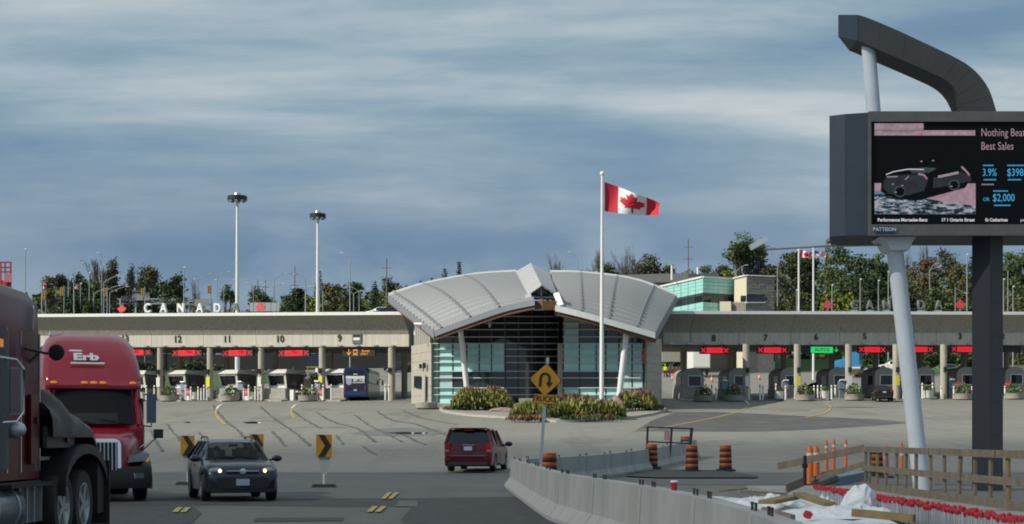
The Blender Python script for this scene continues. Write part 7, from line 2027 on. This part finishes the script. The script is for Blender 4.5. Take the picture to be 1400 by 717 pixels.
# ---- trees
LC = {'green': ((0.0405, 0.0743, 0.0216), (0.1013, 0.1418, 0.0405)), 'dark': ((0.0189, 0.0405, 0.0162), (0.0473, 0.0783, 0.027)), 'olive': ((0.0743, 0.0878, 0.0338), (0.1485, 0.1485, 0.0607)), 'autumn': ((0.077, 0.0605, 0.0242), (0.143, 0.1045, 0.0385)), 'yellow': ((0.11, 0.1375, 0.0198), (0.22, 0.2365, 0.0385)), 'grey': ((0.066, 0.077, 0.055), (0.121, 0.132, 0.0935)), 'brown': ((0.052, 0.066, 0.03), (0.105, 0.112, 0.05)), 'spruce': ((0.0132, 0.0286, 0.0198), (0.033, 0.055, 0.0352)), 'pale': ((0.0825, 0.1045, 0.0495), (0.143, 0.165, 0.0825))}
M_BARK = mat("bark", (.085, .068, .050), .9, var=.2, vscale=4)
M_TWIG = mat("twig_grey", (.13, .105, .085), .9)
TW, TD = [], []
def limb(mb, a, b, r0, r1, k=3):
    pts = [a]; 
    for i in range(1, k): pts.append(a.lerp(b, i / k) + Vector((rnd.uniform(-.15, .15), rnd.uniform(-.15, .15), rnd.uniform(-.1, .1))) * (b - a).length * .25)
    mb.tube(pts + [b], r0, 5, r_end=r1); return pts + [b]
def tree(name, px, d, ytop, wpx, kind, colour, label, seed, ybase=None, dens=1.0, leaf=.27, cat="tree"):
    global rnd
    keep = rnd; rnd = random.Random(seed); rg = rnd
    g = GD(px, d); g.z -= .15
    H = zpx(ytop, d) - g.z; Wd = wpx * d / F / 2
    t = thing(name, label, cat, g, 0, "trees and bushes behind the canopies")
    tr = MB(); cr = MB()
    def leafq(p, s, nrm=None):
        a = Vector((rg.gauss(0, 1), rg.gauss(0, 1), rg.gauss(0, .8))).normalized(); b = a.cross(Vector((rg.gauss(0, 1), rg.gauss(0, 1), rg.gauss(0, 1)))).normalized()
        s *= rg.uniform(.55, 1.35); cr.add([p - a * s, p + b * s * .55, p + a * s, p - b * s * .55], [(0, 1, 2, 3)])
    lo, hi = LC[colour]
    if kind == 'broad':
        cb = H * .10
        top = limb(tr, Vector((0, 0, 0)), Vector((rg.uniform(-.3, .3), 0, H * .62)), max(.14, H * .020), .06, 4)
        nclump = int((20 + Wd * H * .62) * dens); cl = []
        for i in range(nclump):
            u = rg.random(); z = cb + (H - cb) * (.10 + .88 * u)
            rr_ = Wd * (1 - (abs(u - .42) / .62) ** 2.2) ** .5 if abs(u - .42) < .62 else Wd * .15
            a = rg.uniform(0, 6.28); q = rr_ * (rg.random() ** .45) * rg.uniform(.75, 1.08)
            c = Vector((q * math.cos(a), q * math.sin(a), z - .3)); cl.append(c)
            cs = rg.uniform(.7, 1.25) * min(1.5, .55 + Wd * .17)
            if i % 3 == 0: limb(tr, Vector((0, 0, min(z * .6, H * .5))), c, .07, .02)
            for _ in range(int(105 * dens)):
                v = Vector((rg.gauss(0, .52), rg.gauss(0, .52), rg.gauss(0, .40)))
                if c.z + v.z * cs > H: v.z = -abs(v.z)
                leafq(c + v * cs, leaf)
    elif kind == 'spruce':
        tr.cyl((0, 0, 0), (0, 0, H * .98), max(.10, H * .014), .02, 6)
        k = int(H * 2.6)
        for i in range(k):
            z = H * (.08 + .90 * i / k); rr_ = Wd * (1 - i / k) ** .85 + .12
            nb = 7
            for b in range(nb):
                a = b * 6.283 / nb + i * 1.1 + rg.uniform(-.3, .3); L = rr_ * rg.uniform(.65, 1.12)
                e = Vector((L * math.cos(a), L * math.sin(a), z - L * .25))
                if i % 2 == 0: tr.cyl((0, 0, z), e, .025, .008, 3, cap=False)
                for q in range(max(2, int(L * 7 * dens))):
                    f = rg.random() ** .7; leafq(Vector((0, 0, z)).lerp(e, f) + Vector((rg.gauss(0, .10), rg.gauss(0, .10), -.1 * rg.random())), leaf * .8)
    elif kind in ('bare', 'sparse'):
        def grow(p, dr, L, r, lev):
            q = p + dr * L
            tr.tube([p, p.lerp(q, .5) + Vector((rg.uniform(-.06, .06) * L, rg.uniform(-.06, .06) * L, 0)), q], r, 5 if lev < 2 else 3, r_end=r * .62)
            if lev >= (6 if kind == 'bare' else 5):
                if kind == 'sparse':
                    for _ in range(int(8 * dens)): leafq(q + Vector((rg.gauss(0, .45), rg.gauss(0, .45), rg.gauss(0, .4))), leaf)
                return
            for _ in range(3 if lev < 3 else 2 + (rg.random() < .5)):
                nd = (dr + Vector((rg.gauss(0, .42) * min(1.3, 2.4 * Wd / H), rg.gauss(0, .42) * min(1.3, 2.4 * Wd / H), rg.uniform(0, .25)))).normalized(); grow(q, nd, L * rg.uniform(.62, .86), r * .60, lev + 1)
        z = 0.0; base_r = max(.13, H * .017)
        nst = 2 if Wd > 2.2 else 1
        for s in range(nst):
            grow(Vector((rg.uniform(-.4, .4), 0, 0)), Vector((rg.uniform(-.14, .14), 0, 1)).normalized(), H * .25, base_r, 0)
        zm = max(v[2] for v in tr.v); k = H / zm
        xm = sorted(abs(v[0]) for v in tr.v)[int(len(tr.v) * .97)]; kx = min(2.0, max(.5, Wd / max(xm, .1)))
        for M_ in (tr, cr): M_.v = [(v[0] * kx, v[1] * kx, v[2] * k) for v in M_.v]
    elif kind == 'bush':
        for i in range(6): tr.cyl((rg.uniform(-.4, .4) * Wd, rg.uniform(-.4, .4) * Wd, 0), (rg.uniform(-.6, .6) * Wd, rg.uniform(-.5, .5) * Wd, H * .6), .06, .02, 5)
        n = int(Wd * H * 150 * dens)
        lobs = [(rg.uniform(-.75, .75) * Wd, rg.uniform(-.5, .5) * Wd, rg.uniform(.45, .78) * H, rg.uniform(.30, .5)) for _ in range(9)]
        for i in range(n):
            x, y, z, s = lobs[rg.randrange(9)]; v = Vector((rg.gauss(0, .55), rg.gauss(0, .55), rg.gauss(0, .5))).normalized() * (rg.random() ** .4)
            p = Vector((x + v.x * s * Wd, y + v.y * s * Wd, min(H, z + v.z * s * H * .6)))
            if p.z > 0: leafq(p, leaf)
        for i in range(n // 3): leafq(Vector((rg.uniform(-.9, .9) * Wd, rg.uniform(-.5, .5) * Wd, rg.uniform(0, .5) * H)), leaf)
    part("trunk", tr, M_BARK if kind not in ('bare',) else M_TWIG, t, 60)
    if cr.v: part("crown", cr, mat("foliage_" + colour, lo, .8, col2=hi, island=True), t, 0)
    rnd = keep
    return t
TR = [
 ("broadleaf_tree", 68, 285, 376, 26, 'broad', "olive", "olive rounded tree at the left end of the skyline, above the near tractor"),
 ("broadleaf_tree", 88, 290, 373, 28, 'broad', "grey", "grey green tree second from the left on the skyline"),
 ("broadleaf_tree", 109, 285, 372, 30, 'broad', "dark", "dark broad tree behind the tiny flags"),
 ("bare_tree", 134, 300, 356, 22, 'bare', "brown", "tall bare tree left of the leaf sign"),
 ("broadleaf_tree", 140, 292, 384, 30, 'broad', "green", "mid green tree behind the yellow signals"),
 ("sparse_tree", 158, 300, 358, 20, 'sparse', "brown", "tall thin brownish tree above the left red leaf"),
 ("sparse_tree", 172, 296, 364, 18, 'sparse', "grey", "thin grey tree above the left red leaf"),
 ("broadleaf_tree", 165, 302, 388, 30, 'broad', "autumn", "brownish tree low behind the red leaf"),
 ("sparse_tree", 190, 300, 371, 26, 'sparse', "brown", "brownish sparse tree above the letter C"),
 ("sparse_tree", 210, 302, 368, 28, 'sparse', "autumn", "reddish sparse tree left of the dark evergreen"),
 ("broadleaf_tree", 200, 306, 388, 34, 'broad', "brown", "low brown tree behind the sign gantry"),
 ("evergreen_tree", 238, 290, 363, 32, 'broad', "dark", "dense dark rounded evergreen above the letter N"),
 ("bare_tree", 266, 310, 380, 16, 'bare', "brown", "small bare tree right of the dark evergreen"),
 ("sparse_tree", 307, 310, 393, 22, 'sparse', "green", "thin green tree left of the tall mast"),
 ("broadleaf_tree", 352, 320, 392, 34, 'broad', "pale", "pale green tree behind the gridded panel"),
 ("conifer_shrub", 158, 268, 402, 14, 'spruce', "dark", "small dark conifer just left of the red leaf sign"),
 ("conifer_shrub", 72, 262, 396, 18, 'spruce', "dark", "small dark conifer under the leftmost signal"),
 ("broadleaf_tree", 104, 262, 402, 26, 'bush', "dark", "dark bush low above the canopy, left of the letters"),
 ("broadleaf_tree", 128, 262, 408, 24, 'bush', "green", "green bush low above the canopy, left of the letters"),
 ("broadleaf_tree", 395, 300, 402, 20, 'broad', "green", "low green tree at the left end of the hedge trees"),
 ("broadleaf_tree", 408, 295, 394, 26, 'broad', "dark", "dark green tree left of the right hand mast"),
 ("spruce_tree", 436, 300, 366, 44, 'spruce', "spruce", "tall dark spruce behind the right hand mast"),
 ("broadleaf_tree", 449, 290, 386, 26, 'broad', "autumn", "tree with reddish tips right of the right hand mast"),
 ("broadleaf_tree", 437, 280, 402, 32, 'broad', "yellow", "yellow green low tree at the right hand mast"),
 ("broadleaf_tree", 463, 286, 388, 30, 'broad', "olive", "olive tree left of the tall left arm lamp"),
 ("broadleaf_tree", 484, 290, 386, 30, 'broad', "green", "green tree right of the tall left arm lamp"),
 ("pine_tree", 513, 295, 381, 44, 'spruce', "spruce", "dark spreading pine left of the metal roof's tip"),
 ("sparse_tree", 532, 290, 383, 16, 'sparse', "dark", "thin dark tree behind the utility pole"),
 ("sparse_tree", 545, 286, 394, 22, 'sparse', "autumn", "low autumn tree behind the metal roof's tip"),
 ("spruce_tree", 575, 310, 380, 26, 'spruce', "spruce", "smallest spruce above the left wing of the roof"),
 ("spruce_tree", 591, 310, 376, 28, 'spruce', "spruce", "second small spruce above the left wing of the roof"),
 ("spruce_tree", 608, 305, 363, 38, 'spruce', "spruce", "third spruce above the left wing of the roof"),
 ("spruce_tree", 628, 300, 353.5, 46, 'spruce', "spruce", "tallest spruce above the left wing of the roof"),
 ("spruce_tree", 667, 320, 371, 24, 'spruce', "dark", "tiny spruce tip left of the roof lantern"),
 ("bare_tree", 772, 330, 342, 40, 'bare', "brown", "bare willow above the roof, left of the flagpole"),
 ("bare_tree", 812, 335, 338, 30, 'bare', "brown", "bare tree right behind the flagpole"),
 ("evergreen_tree", 830, 325, 360, 36, 'broad', "dark", "dark evergreen low behind the flagpole"),
 ("bare_tree", 862, 330, 333, 50, 'bare', "brown", "biggest bare willow right of the flagpole"),
 ("sparse_tree", 880, 335, 352, 30, 'sparse', "brown", "sparse brown tree right of the big willow"),
 ("broadleaf_tree", 893, 335, 360, 24, 'broad', "dark", "small dark tree above the grey hall roof"),
 ("broadleaf_tree", 918, 335, 358, 30, 'broad', "green", "round green tree above the grey hall roof"),
 ("broadleaf_tree", 968, 330, 362, 22, 'broad', "grey", "greyish tree just left of the tall thin tree"),
 ("broadleaf_tree", 986, 325, 352, 24, 'broad', "grey", "grey green tree above the teal office"),
 ("broadleaf_tree", 998, 300, 370, 30, 'broad', "yellow", "yellow green low tree behind the stone tower"),
 ("tall_tree", 1022, 318, 322, 42, 'sparse', "green", "tall airy tree standing over the stone tower"),
 ("tall_tree", 1036, 322, 330, 36, 'sparse', "grey", "airy greyish tree right of the tall airy one"),
 ("broadleaf_tree", 1050, 312, 362, 40, 'broad', "brown", "brown green tree right of the stone tower"),
 ("broadleaf_tree", 1080, 300, 345, 50, 'broad', "brown", "broad brownish tree behind the left small flag"),
 ("broadleaf_tree", 1106, 305, 352, 44, 'broad', "dark", "dark tree behind the small flags' poles"),
 ("broadleaf_tree", 1148, 295, 335, 54, 'broad', "green", "tallest full green tree right of the small flags"),
 ("bare_tree", 1122, 320, 325, 20, 'bare', "brown", "bare treetop right of the small flags"),
 ("broadleaf_tree", 1180, 290, 348, 50, 'broad', "dark", "dark green tree left of the white billboard pole"),
 ("broadleaf_tree", 1205, 300, 345, 40, 'broad', "green", "green tree behind the white billboard pole"),
 ("bush", 1143, 255, 391, 48, 'bush', "yellow", "bright yellow green bush beside the right red leaf"),
 ("bush", 1112, 258, 400, 36, 'bush', "dark", "dark green bush left of the yellow green bush"),
 ("bare_tree", 1235, 315, 338, 34, 'bare', "brown", "bare tree right of the white billboard pole"),
 ("autumn_tree", 1268, 300, 352, 60, 'broad', "autumn", "reddish brown autumn tree above the right letters"),
 ("bare_tree", 1272, 325, 330, 26, 'bare', "brown", "bare treetop over the autumn tree"),
 ("broadleaf_tree", 1308, 295, 362, 44, 'broad', "olive", "olive tree left of the dark column"),
 ("sparse_tree", 1300, 310, 345, 34, 'sparse', "brown", "sparse tree over the olive one"),
 ("broadleaf_tree", 1240, 280, 388, 46, 'broad', "brown", "low brown tree behind the grey letters"),
 ("bush", 1290, 265, 392, 50, 'bush', "green", "low green bush behind the second right letter A"),
 ("broadleaf_tree", 1340, 290, 350, 50, 'broad', "dark", "dark tree hidden partly by the dark column"),
 ("broadleaf_tree", 1385, 285, 344, 50, 'broad', "green", "green tree at the right edge of the picture"),
 ("broadleaf_tree", 1415, 290, 338, 50, 'broad', "dark", "dark tree cut by the right edge of the picture"),
 ("broadleaf_tree", 1215, 262, 402, 60, 'bush', "dark", "dark bush low behind the white billboard pole"),
 ("bush", 1390, 262, 398, 60, 'bush', "olive", "olive bush at the right edge above the canopy"),
 ("bush", 1330, 262, 404, 50, 'bush', "dark", "dark bush behind the right red leaf and column"),
 # seen beneath the canopies
 ("bush", 200, 236, 492, 60, 'bush', "dark", "dark bushes seen under the canopy beyond lane twelve"),
 ("bush", 262, 240, 492, 60, 'bush', "dark", "dark bushes seen under the canopy beyond lane eleven"),
 ("bush", 293, 238, 496, 30, 'bush', "green", "green bush on the bank beyond lane eleven"),
 ("bush", 405, 208, 503, 34, 'bush', "dark", "dark bush in the low wall beyond lane ten"),
 ("bush", 433, 212, 508, 26, 'bush', "green", "green bush below the blue information board"),
 ("bush", 1042, 262, 484, 44, 'bush', "dark", "dark hedge bush beyond lane seven"), ("bush", 1085, 262, 486, 40, 'bush', "green", "green hedge bush beyond lane seven's column"), ("bush", 1120, 262, 486, 36, 'bush', "olive", "olive hedge bush under the green lane sign"),
 ("bush", 1196, 246, 480, 34, 'bush', "dark", "dark bush right of the blue semi tractor"), ("bush", 1180, 222, 508, 30, 'bush', "autumn", "tan dry grass clump below the blue semi tractor"),
 ("bush", 1250, 240, 478, 50, 'bush', "green", "green bush beyond the white billboard pole under the canopy"), ("bush", 1285, 236, 478, 50, 'bush', "dark", "dark bush beyond lane three's column"), ("bush", 1325, 240, 480, 50, 'bush', "green", "green bush left of the dark column under the canopy"),
]
for i, a in enumerate(TR): tree(*a, seed=100 + i)
def far_wood(x0, x1, d, ytop, seed, n=3600):
    rg = random.Random(seed); mb = MB()
    for i in range(n):
        px = rg.uniform(x0, x1); dd = d + rg.uniform(0, 40); top = ytop + 7 * math.sin(px * .045) + 5 * math.sin(px * .13 + 1)
        p = GD(px, dd); zt = zpx(top, dd); p.z += (zt - p.z) * rg.random() ** .7
        a = Vector((rg.gauss(0, 1), rg.gauss(0, 1), rg.gauss(0, 1))).normalized(); b = a.cross(Vector((rg.gauss(0, 1), rg.gauss(0, 1), rg.gauss(0, 1)))).normalized(); s = rg.uniform(.35, .8)
        mb.add([p - a * s, p + b * s * .6, p + a * s, p - b * s * .6], [(0, 1, 2, 3)])
    o = part("far_wood", mb, mat("foliage_olive", LC["olive"][0], .8, col2=LC["olive"][1], island=True) if seed in (2, 6) else mat("foliage_green", LC["green"][0], .8, col2=LC["green"][1], island=True), None, 0); tag(o, kind='stuff')
far_wood(-260, 40, 320, 398, 7); far_wood(45, 245, 300, 394, 1, 5000); far_wood(250, 400, 380, 421, 2); far_wood(385, 545, 300, 408, 3); far_wood(985, 1180, 330, 366, 4, 5000); far_wood(1170, 1520, 315, 376, 5, 6500); far_wood(740, 1000, 350, 380, 6)

# ---- worker beyond lane eight, orange cones beside him
def cone(px, d, label, h=.75):
    g = GD(px, d); t = thing("traffic_cone", label, "traffic cone", g, 0, "orange cones beyond the right lanes")
    part("base", MB().box((0, 0, .03), (.42, .42, .06)), M_BLACK, t); part("body", MB().lathe([(.17, .05), (.10, h * .5), (.04, h)], n=10), M_DORANGE, t); part("band", MB().lathe([(.118, h * .42), (.09, h * .60)], n=10), M_WHITE, t)
for px, d, l in ((919, 214, "orange cone in front of the worker's equipment"), (957, 213, "left cone of two below the white box truck"), (962, 213, "right cone of two below the white box truck"), (973, 210, "orange cone below the dark truck"), (983, 209, "dim orange cone before the beige trailer"), (993, 208, "orange cone left of number 7 column, before the beige trailer"), (1038, 216, "orange cone alone on the verge beyond lane seven")):
    cone(px, d, l, .9 if px != 957 else .7)
# ------------------------------------------------------------------ people
M_SKIN = mat("skin", (.42, .24, .17), .6)
M_HAIR = mat("dark_hair", (.02, .015, .012), .7)
M_VEST = mat("hi_vis_vest", (.62, .75, .03), .6)
M_CLOTH = mat("dark_clothes", (.02, .022, .03), .85)
def figure(name, label, loc, rz, joints, clothes, extra=()):
    """one continuous skinned body; joints: name -> (xyz, radius, parent)"""
    names = list(joints); me = bpy.data.meshes.new("body")
    me.from_pydata([joints[n][0] for n in names], [(names.index(n), names.index(joints[n][2])) for n in names if joints[n][2]], [])
    ob = bpy.data.objects.new("body_rig", me); COL.objects.link(ob)
    md = ob.modifiers.new("skin", 'SKIN'); sd = ob.modifiers.new("sub", 'SUBSURF'); sd.levels = sd.render_levels = 2
    for i, n in enumerate(names):
        r = joints[n][1]; sv = me.skin_vertices[0].data[i]; sv.radius = r if isinstance(r, tuple) else (r, r); sv.use_root = (n == 'pelvis')
    dg = bpy.context.evaluated_depsgraph_get(); dg.update()
    body = bpy.data.meshes.new_from_object(ob.evaluated_get(dg)); bpy.data.objects.remove(ob)
    body.materials.clear()
    for m in (M_SKIN, *clothes): body.materials.append(m)
    for p in body.polygons:
        c = p.center; p.use_smooth = True; p.material_index = 0
        for k, test in enumerate(extra): 
            if test(c): p.material_index = k + 1
    t = thing(name, label, "person", loc, rz)
    put("body", body, t)
    return t
def head_bits(t, hx, hy, hz, hair=True, s=1.0):
    part("hair", MB().blob((hx, hy - .012, hz + .035), (.084 * s, .10 * s, .088 * s), 3, 3, .03), M_HAIR, t)
    part("nose", MB().blob((hx, hy + .105 * s, hz - .02), (.013, .02, .022), 1, 2, 0), M_SKIN, t)
    for k in (-1, 1):
        part("eye", MB().blob((hx + k * .032, hy + .088 * s, hz + .012), (.012, .010, .008), 1, 1, 0), M_HAIR, t)
        part("ear", MB().blob((hx + k * .082 * s, hy, hz - .01), (.012, .02, .03), 1, 1, 0), M_SKIN, t)
    part("mouth", MB().box((hx, hy + .090 * s, hz - .058), (.045, .012, .010)), mat("lip", (.30, .12, .10), .6), t)
def seated(label, px, arms_fwd):
    """seated in a car: local +y is the way the car goes"""
    j = {'pelvis': ((0, 0, .50), (.15, .12), None), 'waist': ((0, -.03, .68), (.14, .11), 'pelvis'), 'chest': ((0, -.06, .90), (.17, .12), 'waist'), 'neck0': ((0, -.06, 1.04), (.07, .06), 'chest'),
         'neck': ((0, -.05, 1.10), .055, 'neck0'), 'head': ((0, -.03, 1.19), (.078, .09), 'neck'), 'crown': ((0, -.03, 1.28), (.065, .075), 'head')}
    for s, k in ((-1, 'l'), (1, 'r')):
        j['sh' + k] = ((s * .20, -.06, .98), .065, 'chest')
        if arms_fwd: j['el' + k] = ((s * .26, .16, .80), .046, 'sh' + k); j['wr' + k] = ((s * .16, .38, .95), .034, 'el' + k); j['ha' + k] = ((s * .13, .45, 1.0), .036, 'wr' + k)
        else: j['el' + k] = ((s * .25, .05, .72), .046, 'sh' + k); j['wr' + k] = ((s * .16, .26, .64), .034, 'el' + k); j['ha' + k] = ((s * .12, .34, .64), .036, 'wr' + k)
        j['hip' + k] = ((s * .10, .08, .50), .085, 'pelvis'); j['kn' + k] = ((s * .13, .48, .58), .062, 'hip' + k); j['an' + k] = ((s * .13, .72, .28), .042, 'kn' + k); j['fo' + k] = ((s * .13, .85, .26), .035, 'an' + k)
    M = hatch.matrix_world if False else Matrix.Translation(hatch.location) @ Matrix.Rotation(hatch.rotation_euler.z, 4, 'Z')
    loc = M @ Vector((px, .05, -.02))
    t = figure("person", label, loc, hatch.rotation_euler.z, j, (M_CLOTH,), (lambda c: c.z < 1.06 and not (arms_fwd and c.y > .36 and c.z > .9),))
    head_bits(t, 0, -.03, 1.215)
seated("person in dark clothes at the steering wheel of the blue grey hatchback", -.36, True)
seated("person in dark clothes in the passenger seat of the blue grey hatchback", .36, False)
def standing(label, px, d, rz):
    j = {'pelvis': ((0, 0, .95), (.15, .11), None), 'waist': ((0, 0, 1.10), (.14, .10), 'pelvis'), 'chest': ((0, 0, 1.32), (.18, .12), 'waist'), 'neck0': ((0, 0, 1.45), (.07, .06), 'chest'), 'neck': ((0, .01, 1.51), .055, 'neck0'),
         'head': ((0, .03, 1.61), (.08, .095), 'neck'), 'crown': ((0, .03, 1.70), (.065, .075), 'head')}
    for s, k in ((-1, 'l'), (1, 'r')):
        j['sh' + k] = ((s * .21, 0, 1.40), .065, 'chest'); j['el' + k] = ((s * .27, .02, 1.12), .046, 'sh' + k); j['wr' + k] = ((s * .26, .12, .90), .034, 'el' + k); j['ha' + k] = ((s * .25, .15, .82), .034, 'wr' + k)
        j['hip' + k] = ((s * .10, 0, .88), .09, 'pelvis'); j['kn' + k] = ((s * .12, .03, .50), .062, 'hip' + k); j['an' + k] = ((s * .13, 0, .09), .042, 'kn' + k); j['fo' + k] = ((s * .14, .14, .04), .036, 'an' + k)
    t = figure("person", label, GD(px, d), rz, j, (M_CLOTH, M_VEST), (lambda c: c.z < .98, lambda c: .98 <= c.z < 1.46 and abs(c.x) < .32))
    for s in (-1, 1):
        for i in range(5):
            a = Vector((s * (.235 + .010 * i), .155 + .012 * i, .80)); part("finger", MB().tube([a, a + Vector((0, .006, -.035)), a + Vector((-s * .008, .0, -.07 if i else -.05))], .009, 5), M_SKIN, t)
    head_bits(t, 0, .03, 1.63); part("hard_hat", MB().lathe([(.135, 1.70), (.11, 1.705), (.10, 1.76), (.05, 1.80), (.01, 1.81)], c=(0, .02, 0), n=14), M_VEST, t)
standing("person in a bright yellow vest standing beyond lane eight, left of the white truck", 909.5, 222, R(160))
# dark equipment beside the worker
g = GD(920, 224); t = thing("work_trailer", "dark red and grey work trailer with gear beside the yellow vested person", "trailer", g, R(10))
part("bed", MB().box((0, 0, .75), (3.0, 1.5, .5)), mat("trailer_red", (.22, .03, .03), .6), t)
for x in (-.9, .9): wheel(t, x, -.7, .32, .2, lit=M_STEEL).rotation_euler = (0, 0, R(90))
gear = MB()
for k in range(6): gear.bar((-1.3 + .5 * k, 0, 1.0), (-1.2 + .5 * k, .1, 1.5 + .25 * (k % 3)), .12, .12, up=(0, 1, 0))
tag(part("gear", gear, M_DARKMETAL, t), kind='stuff')
# ------------------------------------------------------------------ the low cloud to the left, behind the viewer, whose shadow lies on the near road
cmb_ = MB(); rg = random.Random(21); c0 = Vector((6, -118, 0)) + sdir * 1900
cmb_.blob(c0, (265, 205, 55), 3, 5, .06)
M_CLOUD = bpy.data.materials.new("thin_cloud"); M_CLOUD.use_nodes = True
_t = M_CLOUD.node_tree; _b = _t.nodes['Principled BSDF']; _b.inputs['Base Color'].default_value = (.85, .86, .88, 1); _b.inputs['Roughness'].default_value = 1; _b.inputs['Specular IOR Level'].default_value = 0
_tr = _t.nodes.new('ShaderNodeBsdfTransparent'); _mx = _t.nodes.new('ShaderNodeMixShader'); _mx.inputs[0].default_value = .42
_t.links.new(_tr.outputs[0], _mx.inputs[1]); _t.links.new(_b.outputs[0], _mx.inputs[2]); _t.links.new(_mx.outputs[0], _t.nodes['Material Output'].inputs[0])
structure("cloud", cmb_, M_CLOUD, 80)
